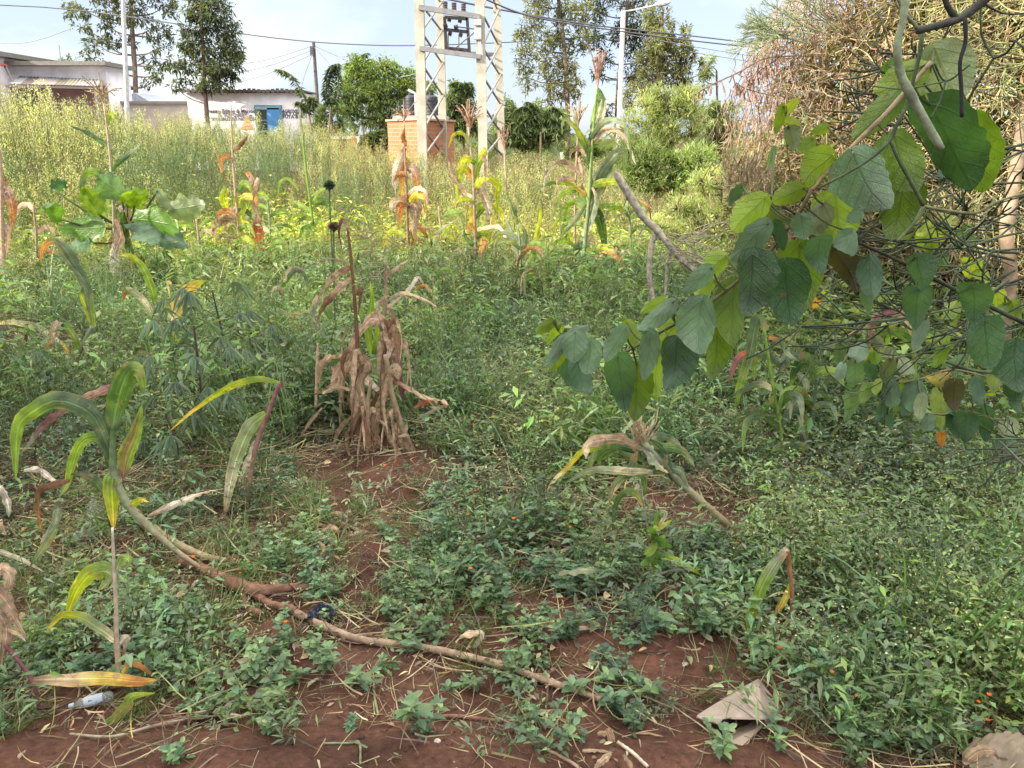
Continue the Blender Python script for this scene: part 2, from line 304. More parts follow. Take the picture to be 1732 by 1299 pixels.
def scatter(name, temps, X, Y, sc, mat, tint=None, tilt=.15, zoff=0., which=None, smooth=False):
    n = len(X); Z = gz(X, Y) + zoff; which = rng.integers(0, len(temps), n) if which is None else which; parts = []
    rz = rng.uniform(0, 2 * math.pi, n); tx = rng.normal(0, tilt, n); ty = rng.normal(0, tilt, n); sc = np.broadcast_to(sc, (n,))
    tint = np.ones((n, 3)) if tint is None else tint
    for k, (v, f, c) in enumerate(temps):
        i = np.nonzero(which == k)[0]
        if not len(i): continue
        ca, sa = np.cos(rz[i])[:, None], np.sin(rz[i])[:, None]
        x = v[None, :, 0] * ca - v[None, :, 1] * sa; y = v[None, :, 0] * sa + v[None, :, 1] * ca; z = np.broadcast_to(v[None, :, 2], x.shape)
        x = x + z * tx[i][:, None]; y = y + z * ty[i][:, None]
        VV = np.stack([x, y, z], -1) * sc[i][:, None, None] + np.stack([X[i], Y[i], Z[i]], -1)[:, None]
        FF = (f[None] + (np.arange(len(i)) * len(v))[:, None, None]).reshape(-1, 4); CC = (c[None] * tint[i][:, None]).reshape(-1, 3)
        parts.append((VV.reshape(-1, 3), FF, CC))
    V, Fq, C = cat(parts); return mesh_np(name, V, Fq, np.clip(C, 0, .95), mat, smooth=smooth)
# ================================================================ setting
def axis(lo, hi, step, far, g=1.16):
    a = list(np.arange(lo, hi, step)); s = step; p = a[-1]
    while p < far: s *= g; p += s; a.append(p)
    s = step; p = lo; b = []
    while p > -far: s *= g; p -= s; b.append(p)
    return np.array(b[::-1] + a)
gx = axis(-2.6, 2.9, .022, 600); gy = axis(1.3, 6.2, .022, 600)
XX, YY = np.meshgrid(gx, gy); ZZ = gz(XX, YY)
near = (1 - ss(7, 10, YY)) * (YY > 0)
ZZ = ZZ + near * (.018 * fbm(XX * 14, YY * 14, 21, 3) + .012 * np.abs(fbm(XX * 30, YY * 30, 31, 2)))
ny, nx = XX.shape; idx = np.arange(ny * nx).reshape(ny, nx)
Fq = np.stack([idx[:-1, :-1], idx[:-1, 1:], idx[1:, 1:], idx[1:, :-1]], -1).reshape(-1, 4)
g_o = mesh_np('ground', np.stack([XX, YY, ZZ], -1).reshape(-1, 3), Fq, np.ones((ny * nx, 3)), M_soil, smooth=True); tag(g_o, 'red soil of the weedy field', kind='structure')

# ---------------------------------------------------------------- buildings
def text_mesh(body, size, loc, col, parent, rx=R(90), rz=0):
    cu = bpy.data.curves.new('lettering', 'FONT'); cu.body = body; cu.size = size; cu.extrude = .002; cu.align_x = 'CENTER'; cu.offset = .004
    tmp = bpy.data.objects.new('tmp', cu); COL.objects.link(tmp); dg = bpy.context.evaluated_depsgraph_get(); me = bpy.data.meshes.new_from_object(tmp.evaluated_get(dg))
    bpy.data.objects.remove(tmp); o = bpy.data.objects.new('lettering', me); COL.objects.link(o); me.materials.clear()
    me.materials.append(plain('sign_paint', col, tuple(c * .8 for c in col), 30, .8, 0)); o.parent = parent; o.matrix_parent_inverse.translation = -parent.location
    o.location = loc; o.rotation_euler = (rx, 0, rz); return o
WH = (.9, .9, .95)
# small white shop with blue door
YS = 28.0; a, b = P(315, 157, YS), P(512, 161, YS); x0, x1, zt = a.x, b.x, a.z
sh = thing('shop_building', ((x0 + x1) / 2, YS, 0), 'low white rendered shop with blue double door and painted writing behind the weeds', 'building')
MB().box(((x0 + x1) / 2, YS + .9, zt / 2), (x1 - x0, 1.8, zt), WH).build('wall', M_paint, sh)
m = MB(); m.box(((x0 + x1) / 2 - .05, YS + .85, zt + .06), (x1 - x0 + .2, 2.1, .05), (.16, .15, .13))
for i in range(26): m.box((x0 + (x1 - x0) * i / 25, YS - .2, zt + .05 + .02 * math.sin(i)), (.1, .02, .12), (.13, .12, .11))
m.build('roof', M_metal, sh)
d0, d1 = P(433, 180, YS), P(475, 180, YS); dx = (d0.x + d1.x) / 2; dw = d1.x - d0.x; dz = d0.z
d = MB().box((dx, YS - .03, dz / 2), (dw + .08, .1, dz + .08), (.16, .3, .36)).build('door', M_paint, sh)
MB().box((dx + dw * .22, YS - .1, dz / 2 - .02), (dw * .5, .05, dz - .06), (.1, .3, .62)).build('door_leaf', M_paint, d)
for k in range(3): MB().box((dx - dw * .27, YS - .09, dz - .26 - .34 * k), (dw * .36, .03, .28), (.02, .03, .04)).build('window_pane', M_glassy, d)
MB().box((dx, YS - .1, dz - .06), (dw, .05, .08), (.3, .42, .48)).build('door_frame', M_paint, d)
def on(px, py, Y, dy=-.015): q = P(px, py, Y); return Vector((q.x, Y + dy, q.z))
text_mesh('Fresian Editor & Mariner', .17, on(392, 191, YS), (.12, .1, .12), sh)
text_mesh('A TOP DAIRY w', .16, on(398, 197.5, YS), (.15, .13, .15), sh)
text_mesh('SPECIALIZED NO BOX', .15, on(396, 204, YS), (.15, .13, .15), sh)
text_mesh('AGROVET', .13, on(493, 190, YS), (.15, .13, .15), sh)
text_mesh('DAILY OPEN', .15, on(494, 195, YS), (.15, .13, .15), sh)
text_mesh('MAFUTA & MIX', .15, on(494, 200, YS), (.15, .13, .15), sh)
m = MB()
for k in range(4):
    w0, w1 = [(22, 18), (17.5, 13), (12.5, 9), (8.5, 4)][k]; yb = 219 - k * 6
    pts = [on(418 - w0 / 2, yb, YS, -.02), on(418 + w0 / 2, yb, YS, -.02), on(418 + w1 / 2, yb - 5.2, YS, -.02), on(418 - w1 / 2, yb - 5.2, YS, -.02)]; m.poly(pts, [(.6, .3, .14), (.62, .42, .2), (.6, .42, .18), (.5, .38, .14)][k])
m.build('painted_emblem', M_paint, sh)
m = MB()
for k in range(3): w0 = 7 - 2 * k; yb = 216 - k * 4; m.poly([on(396 - w0 / 2, yb, YS, -.02), on(396 + w0 / 2, yb, YS, -.02), on(396 + w0 / 2 - 1, yb - 3.4, YS, -.02), on(396 - w0 / 2 + 1, yb - 3.4, YS, -.02)], (.3, .33, .36))
m.build('painted_emblem', M_paint, sh)
# long white building at the left edge
YB = 30.0; a, b = P(28, 112, YB), P(178, 117, YB); xr, zr = b.x, a.z; xl = P(-60, 100, YB).x; xc = P(20, 100, YB).x; zl = P(0, 100, YB).z
lb = thing('long_building', ((xl + xr) / 2, YB, 0), 'long white building with rusty sheet awning and grey roof edge at far left', 'building')
MB().box(((xc + xr) / 2, YB + .9, zr / 2), (xr - xc, 1.8, zr), (.9, .9, .95)).box(((xc + xr) / 2, YB + .02, (P(0, 145, YB).z) / 2), (xr - xc - .05, .1, P(0, 145, YB).z), (.4, .3, .3)).build('wall', M_paint, lb)
MB().box(((xl + xc) / 2, YB + 2.4, zl / 2), (xc - xl, 7.2, zl), WH).build('side_wing', M_paint, lb)
m = MB(); m.box(((xc + xr) / 2 + .1, YB + .7, zr + .06), (xr - xc + .3, 2.4, .13), (.2, .19, .17)); m.box(((xl + xc) / 2 + .1, YB + 2.2, zl + .07), (xc - xl + .5, 7.7, .15), (.2, .19, .17)); m.build('roof', M_metal, lb)
aw = MB(); q0, q1 = P(32, 129, YB), P(172, 135, YB); e0, e1 = P(15, 142, YB - 1.6), P(165, 146, YB - 1.6); cols = [(.33, .34, .36), (.17, .13, .13), (.42, .36, .34), (.36, .32, .31), (.2, .19, .14), (.3, .28, .22), (.36, .34, .34), (.4, .38, .38)]
for k in range(8):
    f0, f1 = k / 8, (k + 1) / 8; t0, t1 = q0.lerp(q1, f0), q0.lerp(q1, f1); b0, b1 = e0.lerp(e1, f0), e0.lerp(e1, f1); up = Vector((0, 0, .03))
    n = 6
    for j in range(n):
        g0, g1 = j / n, (j + 1) / n; w = Vector((0, 0, .025 * (j % 2))); aw.poly([b0.lerp(b1, g0) + w, b0.lerp(b1, g1) + Vector((0, 0, .025 * ((j + 1) % 2))), t0.lerp(t1, g1) + Vector((0, 0, .025 * ((j + 1) % 2))), t0.lerp(t1, g0) + w], cols[k])
aw.bar(e0 - Vector((.1, .02, .06)), e1 + Vector((.1, -.02, -.06)), .07, .07, (.12, .1, .1)); aw.build('awning', M_metal, lb)
for f in (.0, .45, .97):
    p = e0.lerp(e1, f); MB().bar(Vector((p.x, p.y, 0)), p - Vector((0, 0, .08)), .09, .09, (.2, .17, .17)).build('post', M_metal, lb)
w = P(47, 168, YB); wi = MB().box((w.x, YB - .07, w.z - .2), (.62, .06, .8), (.35, .4, .5)).build('window', M_paint, lb); MB().box((w.x, YB - .12, w.z - .2), (.5, .05, .66)).build('pane', M_glassy, wi)
p = P(2, 110, YB - 1.2); MB().box((p.x - .3, YB - 1.45, p.z), (1.0, .5, .06), (.5, .1, .08)).bar(p + Vector((.1, 0, 0)), P(24, 142, YB - 1.2), .06, .06, (.25, .25, .27)).build('wall_bracket', M_metal, lb)
p = P(103, 110, YB + 1); m = MB().tube([Vector((p.x, YB + 1, zr)), P(99, 76, YB + 1)], .03, (.4, .4, .4)).build('aerial', M_metal, lb)
# wall and shed between the buildings
q0, q1 = P(186, 176, 31), P(318, 184, 31)
ow = MB().box(((q0.x + q1.x) / 2, 31, q0.z / 2), (q1.x - q0.x, .25, q0.z), (.46, .42, .38)).box(((q0.x + q1.x) / 2, 31, q0.z + .045), (q1.x - q0.x + .1, .45, .09), (.25, .23, .2)).build('boundary_wall', M_paint); tag(ow, 'low grey boundary wall between the two white buildings', 'wall')
q = P(237, 176, 33); m = MB(); zz = P(237, 158, 33).z; rx = .75
m.poly([Vector((q.x - rx, 32.4, q.z)), Vector((q.x + rx, 32.4, q.z)), Vector((q.x + .1, 32.4, zz))], (.5, .55, .66)); m.poly([Vector((q.x + rx, 32.4, q.z)), Vector((q.x + rx, 36, q.z)), Vector((q.x + .1, 36, zz)), Vector((q.x + .1, 32.4, zz))], (.46, .52, .62)); m.poly([Vector((q.x - rx, 36, q.z)), Vector((q.x - rx, 32.4, q.z)), Vector((q.x + .1, 32.4, zz)), Vector((q.x + .1, 36, zz))], (.5, .55, .66))
sd = thing('shed', (q.x, 34, 0), 'small shed with pale blue gable roof behind the low grey wall', 'shed'); m.build('roof', M_metal, sd); MB().box((q.x, 34.3, q.z / 2), (1.3, 3.2, q.z - .02), (.5, .4, .35)).build('wall', M_paint, sd)
q0, q1 = P(562, 235, 21), P(652, 236, 21); lw = thing('low_wall', ((q0.x + q1.x) / 2, 21, 0), 'low reddish brick wall with pale coping left of the brick enclosure', 'wall')
m = MB(); i = [m.v(v, (1, 1, 1), u) for v, u in (((q0.x, 21, 0), (0, 0, 0)), ((q1.x, 21, 0), (1.4, 0, 0)), ((q1.x, 21, q0.z), (1.4, 1.4, 0)), ((q0.x, 21, q0.z), (0, 1.4, 0)))]; m.F.append(tuple(i)); m.box(((q0.x + q1.x) / 2, 21.12, q0.z / 2), (q1.x - q0.x, .22, q0.z - .004)); m.build('brickwork', M_brick, lw)
MB().box(((q0.x + q1.x) / 2, 21.1, q0.z + .03), (q1.x - q0.x + .06, .3, .06), (.6, .58, .55)).build('coping', M_conc, lw)
# cloth hung on it
m = MB(); o = P(603, 238, 20.8); n = 8
for layer, (dx_, w_, h_, c_) in enumerate(((0, .26, .5, (.62, .12, .09)), (.1, .2, .36, (.75, .72, .72)))):
    ids = [[m.v((o.x + dx_ + w_ * (i / n - .5) + .03 * math.sin(j), 20.82 - layer * .05 + .04 * math.sin(i * 1.9 + j * .6), o.z + .08 - h_ * j / n), c_) for i in range(n + 1)] for j in range(n + 1)]
    for j in range(n):
        for i in range(n): m.F.append((ids[j][i], ids[j][i + 1], ids[j + 1][i + 1], ids[j + 1][i]))
tag(m.build('cloth', M_paint, smooth=True), 'red and white cloth hung on the low brick wall', 'cloth')
# brick enclosure, one corner towards the camera
A, B_, C_ = P(655, 204, 19.6), P(712, 203, 17.9), P(768, 207, 20.2); H = B_.z
be = thing('brick_enclosure', (B_.x, 19, 0), 'orange unplastered brick enclosure at the foot of the concrete pylon', 'enclosure')
m = MB(); D_ = A + (C_ - B_); pl = [A, B_, C_, D_]
for k in range(4):
    p, q = pl[k], pl[(k + 1) % 4]; ln = ((q.x - p.x) ** 2 + (q.y - p.y) ** 2) ** .5
    i = [m.v((v.x, v.y, z), (1, 1, 1), (u, z, 0)) for v, z, u in ((p, -.2, 0), (q, -.2, ln), (q, H, ln), (p, H, 0))]; m.F.append(tuple(i))
m.build('brickwork', M_brick, be)
m = MB()
for k in range(4):
    p, q = pl[k], pl[(k + 1) % 4]; m.bar(Vector((p.x, p.y, H + .02)), Vector((q.x, q.y, H + .02 + .002 * k)), .1, .04, (.5, .36, .26))
m.build('coping', M_conc, be)
# black water tanks on a stand
for k, (px, wpx, lab) in enumerate(((695, 20, 'black ribbed water tank left of the pylon leg above the brick wall'), (729, 22, 'black ribbed water tank between the pylon legs above the brick wall'))):
    Y = 24.0; t, bt = P(px, 161, Y), P(px, 196, Y); r = wpx / 2 * Y / F; tk = thing('water_tank', (t.x, Y, 0), lab, 'tank', 'black water tanks on the stand'); m = MB(); prof = []
    for j in range(19): f = j / 18; prof.append((bt.z + (t.z - bt.z) * f, r * (1.0 if j % 3 else .95) * (1 if f < .9 else 1 - (f - .9) * 4)))
    m.tube([Vector((t.x, Y, z)) for z, _ in prof], [q for _, q in prof], (.035, .042, .055), 20); m.build('tank_body', M_metal, tk, smooth=True)
    MB().tube([Vector((t.x, Y, t.z)), Vector((t.x, Y, t.z + .07))], r * .4, (.03, .03, .035), 14).build('lid', M_metal, tk)
q = P(712, 196, 24); ts = thing('tank_stand', (q.x, 24, 0), 'pale concrete stand carrying the two black water tanks', 'stand')
MB().box((q.x, 24, q.z - .1), (1.5, .9, .2), (.5, .5, .5)).build('slab', M_conc, ts)
for sx in (-.65, .65):
    for sy in (-.35, .35): MB().box((q.x + sx, 24 + sy, (q.z - .2) / 2), (.14, .14, q.z - .2), (.45, .45, .45)).build('leg', M_conc, ts)
q = P(703, 165, 23.6); tag(MB().tube([Vector((q.x, 23.6, q.z - .6)), Vector((q.x, 23.6, q.z + .1)), P(698, 156, 23.6), P(690, 152, 23.6)], .035, (.75, .75, .76)).build('water_pipe', M_metal), 'white plastic pipe rising between the black water tanks', 'pipe')

# ---------------------------------------------------------------- concrete pylon with switchgear
py_ = thing('transformer_pylon', (-1.1, 17.5, 0), 'pale concrete four-legged pylon with steel cross bracing and switchgear frame', 'pylon')
CC = (.52, .49, .41); legs = []
for (bx, by, tx, Y, w) in ((715, 272, 708, 16.0, 17), (750, 264, 742.5, 19.4, 14), (817, 255, 810, 16.0, 17), (849, 264, 838, 19.4, 14)):
    b0, t0 = P(bx, by, Y), P(tx, -60, Y); b0 = b0 + (b0 - t0) * .35; wd = w * .84 * Y / F; m = MB(); n = 30
    for k in range(2):  # I-section: two flanges and a recessed web
        s = -1 if k else 1; m.bar(b0 + Vector((0, s * wd * .36, 0)), t0 + Vector((0, s * wd * .36, 0)), wd * 1.0, wd * .3, CC)
    m.bar(b0, t0, wd * .8, wd * .42, (.48, .45, .38)); m.build('pole', M_conc, py_); legs.append((b0, t0))
def on_leg(i, py):
    b0, t0 = legs[i]; z0 = P(0, py, b0.y).z; f = (z0 - b0.z) / (t0.z - b0.z); return b0.lerp(t0, f)
for (i, j, ys) in ((0, 1, (-70, 3, 50, 105, 160, 215, 262)), (2, 3, (-70, 15, 75, 125, 175, 225, 262))):
    for a_, b_ in zip(ys[:-1], ys[1:]):
        for s, c in ((0, (.3, .29, .28)), (1, (.5, .46, .42))):
            p, q = (on_leg(i, a_), on_leg(j, b_)) if s == 0 else (on_leg(i, b_), on_leg(j, a_)); o = Vector((.05 * s, 0, 0)); MB().bar(p + o, q + o, .032, .032, (.17, .16, .15) if s == 0 else (.3, .28, .26)).build('brace', M_metal, py_)
G1, G2 = (.26, .26, .28), (.14, .14, .15)
for (p, q, w, c) in ((on_leg(0, 83), on_leg(2, 97), .08, G1), (on_leg(0, 14), on_leg(2, 30), .085, G1), (on_leg(1, 88), on_leg(3, 92), .08, G2), (on_leg(0, -30), on_leg(2, -20), .12, G1)):
    y = Vector((0, -.12 if p.y < 17 else .1, 0)); MB().bar(p + y, q + y, w, w, c).build('crossbeam', M_metal, py_)
sf = thing('switch_frame', P(770, 60, 16), None, None); sf.parent = py_; sf.matrix_parent_inverse.translation = -py_.location
del_ = MB(); Ym = 16.3
for (u, v) in (((752, 29), (791, 32)), ((752, 50), (791, 54)), ((752, 81), (792, 85)), ((790, 30), (794, 88)), ((752, 29), (755, 84))): del_.bar(P(*u, Ym), P(*v, Ym), .055, .055, G2)
del_.build('frame', M_metal, sf)
for (x, y, dx_) in ((757, 32, 6), (775, 34, 6), (757, 43, -7), (775, 45, -7), (758, 56, 6), (776, 58, 6), (758, 83, 6), (776, 85, 6)):
    p = P(x, y, Ym - .06); q = P(x + dx_, y + 2, Ym - .06); m = MB(); n = 9
    m.tube([p.lerp(q, k / n) for k in range(n + 1)], [.05 if k % 2 else .028 for k in range(n + 1)], (.2, .14, .12), 8); m.build('insulator', M_metal, sf)
for x, y in ((753, 3), (768, 5), (784, 7)):
    p, q = P(x, y + 13, 16), P(x, y, 16); m = MB(); n = 9; m.tube([p.lerp(q, k / n) for k in range(n + 1)], [.055 if k % 2 else .03 for k in range(n + 1)], (.16, .12, .12), 8); m.build('insulator', M_metal, py_)
for x, y in ((808, 38), (808, 52), (808, 62)): MB().box(tuple(P(x, y, 15.85)), (.13, .1, .1), (.5, .5, .5)).build('fuse_box', M_metal, py_)
MB().bar(P(811, 68, 15.86), P(812, 92, 15.86), .05, .05, (.6, .6, .62)).build('conduit', M_metal, py_)
for (u, v) in (((770, 45), (808, 50)), ((772, 80), (806, 52)), ((758, 58), (758, 80)), ((776, 58), (776, 82))): MB().tube([P(*u, 16.1), P(*v, 16.1)], .012, (.15, .15, .16), 5).build('lead_wire', M_metal, py_)

# ---------------------------------------------------------------- poles, street lamps, wires
sp = thing('street_lamp', (P(214, 190, 22).x, 22, 0), 'thin pale grey lamp column in front of the left tree', 'lamp post')
t0, b0 = P(206, -60, 22), P(215, 190, 22); b0 = b0 + (b0 - t0) * .6; MB().tube([b0, t0], [.066, .05], (.55, .58, .6), 12).build('pole', M_metal, sp)
MB().tube([t0, t0 + Vector((.3, 0, .25)), t0 + Vector((1.2, -.2, .35))], .03, (.5, .52, .55), 8).build('arm', M_metal, sp); MB().box(tuple(t0 + Vector((1.4, -.2, .35))), (.5, .18, .08), (.5, .5, .52)).build('lamp_head', M_metal, sp)
sp = thing('street_lamp', (P(1047, 250, 25).x, 25, 0), 'white lamp column with curved arm before the tall feathery trees', 'lamp post')
t0, b0 = P(1054.5, 19, 25), P(1046, 245, 25); b1 = b0 + (b0 - t0) * .5; MB().tube([b1, t0], [.085, .065], (.8, .8, .8), 12).build('pole', M_metal, sp)
MB().tube(crom([t0, P(1066, 18, 25), P(1090, 13, 24.8), P(1112, 8, 24.6)], 8), .022, (.5, .52, .53), 8).build('arm', M_metal, sp); MB().tube([P(1108, 9, 24.7), P(1116, 6, 24.6), P(1126, 4, 24.5), P(1134, 3, 24.4)], [.03, .08, .09, .03], (.5, .5, .52), 10).build('lamp_head', M_metal, sp)
up = thing('utility_pole', (P(530, 245, 32).x, 32, 0), 'dark wooden utility pole with stay wires behind the shop', 'pole')
t0, b0 = P(530, 70, 32), P(529, 245, 32); b0.z = 0; b0.x = t0.x; MB().tube([b0, t0], [.08, .06], (.14, .13, .13), 10).build('pole', M_barkfar, up)
for k in range(4): q = P(527.5, 80 + 4 * k, 31.85); MB().box(tuple(q), (.12, .12, .07), (.1, .1, .1)).build('insulator', M_metal, up)
def wire(name, pts, Y, r, lab, g, c=(.12, .12, .14)):
    ps = [P(q[0], q[1], Y if len(q) < 3 else q[2]) for q in pts]; tag(MB().tube(crom(ps, 24) if len(ps) > 2 else ps, r, c, 5).build(name, M_metal), lab, 'wire', g)
GW = 'overhead wires'
wire('overhead_wire', [(-60, 6), (120, 16), (330, 45), (430, 60), (530, 71), (620, 76), (705, 77), (850, 72), (960, 66), (1054, 55)], 31, .022, 'long dark wire crossing the sky from the left edge to the pylon', GW)
wire('overhead_wire', [(-40, 72), (30, 73), (70, 66), (118, 49)], 33, .016, 'faint sagging wire above the long white building', GW, (.35, .35, .4))
wire('overhead_wire', [(735, -6, 17), (850, 17, 20), (1000, 42, 24), (1180, 62, 26), (1330, 80, 28)], 26, .02, 'upper dark wire running right from the pylon top', GW)
wire('overhead_wire', [(800, -10, 17), (900, 28, 20), (1030, 50, 24), (1180, 70, 26), (1330, 86, 28)], 26, .02, 'second dark wire just below the upper one right of the tall trees', GW)
wire('overhead_wire', [(1060, 58, 25), (1180, 80, 26), (1330, 104, 27)], 26, .012, 'thin pale wire falling right from the white lamp column', GW, (.3, .3, .36))
wire('overhead_wire', [(1170, 88, 25), (1290, 108, 26), (1340, 118, 27)], 26, .012, 'lowest faint wire right of the tall trees', GW, (.3, .3, .36))
wire('overhead_wire', [(1235, 203, 26), (1330, 206, 27)], 26, .015, 'short level wire low above the right bushes', GW)
for i, (u, lab) in enumerate((((385, 112), 'topmost service wire from utility pole to the left tree'), ((380, 128), 'second service wire from utility pole to the left tree'), ((385, 145), 'lowest service wire from utility pole to the left tree'))):
    wire('service_wire', [(528, 78 + i * 7), ((528 + u[0]) / 2, (78 + i * 7 + u[1]) / 2 + 5), u], 32, .012, lab, 'service wires at the utility pole', (.3, .3, .35))
wire('service_wire', [(532, 78), (590, 104), (640, 132, 31), (690, 128, 28), (712, 118, 19)], 32, .012, 'service wire from utility pole sagging right in front of the green tree', 'service wires at the utility pole', (.3, .3, .35))
wire('stay_wire', [(528, 92), (511, 142), (498, 210)], 31.5, .012, 'thin stay wire on the left side of the utility pole', 'stay wires of the utility pole', (.3, .3, .35))
wire('stay_wire', [(532, 80), (560, 112), (590, 150)], 31.5, .012, 'steep stay wire on the right side of the utility pole', 'stay wires of the utility pole', (.3, .3, .35))
wire('stay_wire', [(575, 150, 24), (562, 195, 24), (548, 250, 24)], 24, .03, 'dark leaning strut wire beside the feathery sapling', 'stay wires of the utility pole', (.2, .2, .22))
# plank post between trees
tag(MB().tube([P(952, 275, 22), P(950, 258, 22)], .05, (.7, .72, .72), 8).build('post', M_conc), 'short white post under the dark hedge', 'post')

# ---------------------------------------------------------------- trees and bushes
TG1 = [(.12, .145, .08), (.09, .11, .07), (.07, .09, .06), (.15, .18, .09)]
TGB = [(.22, .31, .09), (.17, .25, .08), (.1, .16, .065), (.29, .37, .12)]
def tree(name, lab, cat_, px, pyb, Y, trunk, limbs, blobs, cols, L_=.16, W_=.05, n=900, droop=.3, tw=None, group=None, tcol=(.16, .12, .09), part='crown', spread=1.0, clump=.5, updir=0.0):
    """trunk: pixel polyline + radii(px); limbs: list of pixel polylines; blobs: (px,py,rx,ry,weight) in pixels at distance Y"""
    base = P(px, pyb, Y); base.z = float(gz(base.x, Y)) if base.z < 1 else base.z
    root = thing(name, (base.x, Y, float(gz(base.x, Y))), lab, cat_, group); k = Y / F
    m = MB(); tp = [P(q[0], q[1], Y) for q in trunk]; tp[0].z = float(gz(tp[0].x, Y)) - .05 if tp[0].z < 2.2 else tp[0].z
    rr = [q[2] * k / 2 for q in trunk]; nn = 14; cp = crom(tp, nn); m.tube(cp, [np.interp(i / nn * (len(rr) - 1), range(len(rr)), rr) for i in range(nn + 1)], tcol, 8, lump=.06)
    tips = []
    for bl in blobs:      # limbs from the trunk to each clump of the crown
        c = P(bl[0], bl[1], Y) + Vector((0, random.uniform(-1, 1) * bl[2] * k * spread, 0)); j = min(range(len(cp)), key=lambda i: (cp[i] - c - Vector((0, 0, -.25 * abs(cp[i].x - c.x)))).length + (0 if cp[i].z < c.z else 2)); s = cp[j]
        mid = s.lerp(c, .5) + Vector((random.uniform(-.1, .1), random.uniform(-.1, .1), -.08 * (c - s).length)); m.tube(crom([s, mid, c], 5), [max(.012, rr[-1] * .7) * (1 - .13 * i) for i in range(6)], tcol, 5)
        tips.append((c, bl))
    m.build('trunk', M_barkfar, root)
    parts = []; tot = sum(b[2] * b[3] * (b[4] if len(b) > 4 else 1) for b in blobs); tw_m = MB()
    for c, bl in tips:
        wgt = bl[4] if len(bl) > 4 else 1; cnt = max(30, int(n * bl[2] * bl[3] * wgt / tot)); ncl = max(4, cnt // 14)
        d = unit(rng.normal(0, 1, (ncl, 3))) * rng.uniform(.25, 1.0, (ncl, 1)) ** .6; R3 = np.array([bl[2] * k, bl[2] * k * spread, bl[3] * k]); cc = np.array(c) + d * R3
        ci = rng.integers(0, ncl, cnt); out = d[ci]
        B = cc[ci] + rng.normal(0, clump * .33, (cnt, 3)) * np.minimum(R3, 1.2)[None] ; D = out * .6 + rng.normal(0, .6, (cnt, 3)) + np.array([0, 0, updir])
        tone = rng.uniform(.72, 1.3, (ncl, 1))[ci]; parts.append(leaves(B, D, L_ * rng.uniform(.6, 1.3, cnt), W_ * rng.uniform(.7, 1.2, cnt), pal(cnt, cols, .15) * tone, droop=droop))
        P0 = np.tile(np.array(c), (ncl, 1)); dd = cc - P0; s_ = strands(P0, dd, np.linalg.norm(dd, axis=1), .018, np.tile(np.array([tcol]) * .9, (ncl, 1)), 3, .15); parts.append(s_)
    V, Fq, C = cat(parts); mesh_np(part, V, Fq, C, M_far, root); return root
def auto(rx, cx, cy, ry, n, seed, s=.3, top=1.0):
    r = random.Random(seed); out = []
    for i in range(n):
        a = r.uniform(0, 6.28); q = r.uniform(.15, 1) ** .6; out.append((cx + math.cos(a) * rx * q * .8, cy + math.sin(a) * ry * q * .8, rx * s * r.uniform(.7, 1.3), ry * s * r.uniform(.7, 1.3)))
    return out
tree('feathery_tree', 'tall dark airy tree with bare lower trunk behind the thin grey lamp column', 'tree', 231, 190, 34, [(231, 190, 8), (228, 120, 8), (224, 60, 7), (221, 0, 6), (219, -80, 4)], [], 
     [(150, 20, 24, 16), (135, 45, 14, 10), (175, 5, 24, 18), (160, 75, 20, 12), (150, 100, 22, 9), (180, 108, 18, 8), (200, 130, 20, 10), (190, 80, 16, 10), (185, 45, 18, 14), (205, 25, 18, 18), (212, 70, 14, 12), (235, 20, 20, 20), (255, 45, 18, 16), (268, 80, 18, 12), (285, 105, 16, 10), (262, 125, 18, 10), (250, 140, 16, 8), (245, 100, 14, 10), (270, 10, 20, 16), (285, 55, 12, 16), (112, 100, 10, 6), (122, 108, 8, 5), (205, 148, 12, 5), (215, -20, 50, 20), (170, -20, 30, 18), (258, -25, 30, 18)], TG1, L_=.2, W_=.075, n=4600, tcol=(.2, .15, .12), group='trees behind the buildings')
tree('dense_tree', 'dark dense conical tree standing before the white shop', 'tree', 349, 205, 27, [(349, 205, 9), (347, 160, 7), (344, 100, 6), (341, 40, 5), (338, -60, 3)], [],
     [(345, -10, 22, 16), (325, 12, 22, 18), (365, 15, 24, 18), (345, 35, 22, 18), (372, 45, 22, 18), (318, 50, 16, 14), (310, 78, 16, 12), (335, 75, 22, 18), (368, 78, 28, 18), (392, 85, 14, 16), (398, 105, 12, 12), (375, 110, 26, 16), (350, 115, 20, 14), (322, 108, 22, 13), (302, 115, 16, 9), (310, 140, 14, 7), (298, 148, 12, 4), (372, 135, 26, 14), (350, 140, 18, 12), (388, 125, 14, 12)], [(.08, .11, .075), (.1, .13, .085), (.06, .085, .065), (.17, .2, .09)], L_=.17, W_=.055, n=6500, tcol=(.14, .1, .08), group='trees behind the buildings')
tree('round_tree', 'bright green round-crowned tree between the utility pole and the pylon', 'tree', 640, 235, 30, [(648, 235, 12), (645, 200, 10), (640, 170, 8)], [],
     [(605, 112, 20, 18), (590, 135, 20, 20), (620, 130, 26, 24), (650, 120, 26, 22), (680, 128, 22, 18), (585, 165, 20, 20), (610, 170, 26, 24), (645, 160, 32, 26), (685, 160, 22, 22), (590, 190, 18, 12), (625, 200, 30, 14), (665, 190, 30, 22), (690, 150, 18, 16), (600, 100, 12, 10), (660, 108, 12, 10), (700, 140, 12, 20), (575, 185, 14, 10), (665, 212, 24, 12)], TGB, L_=.15, W_=.055, n=11000, group='trees behind the buildings')
GREV = [(.24, .26, .14), (.18, .2, .12), (.3, .31, .15), (.14, .16, .11)]
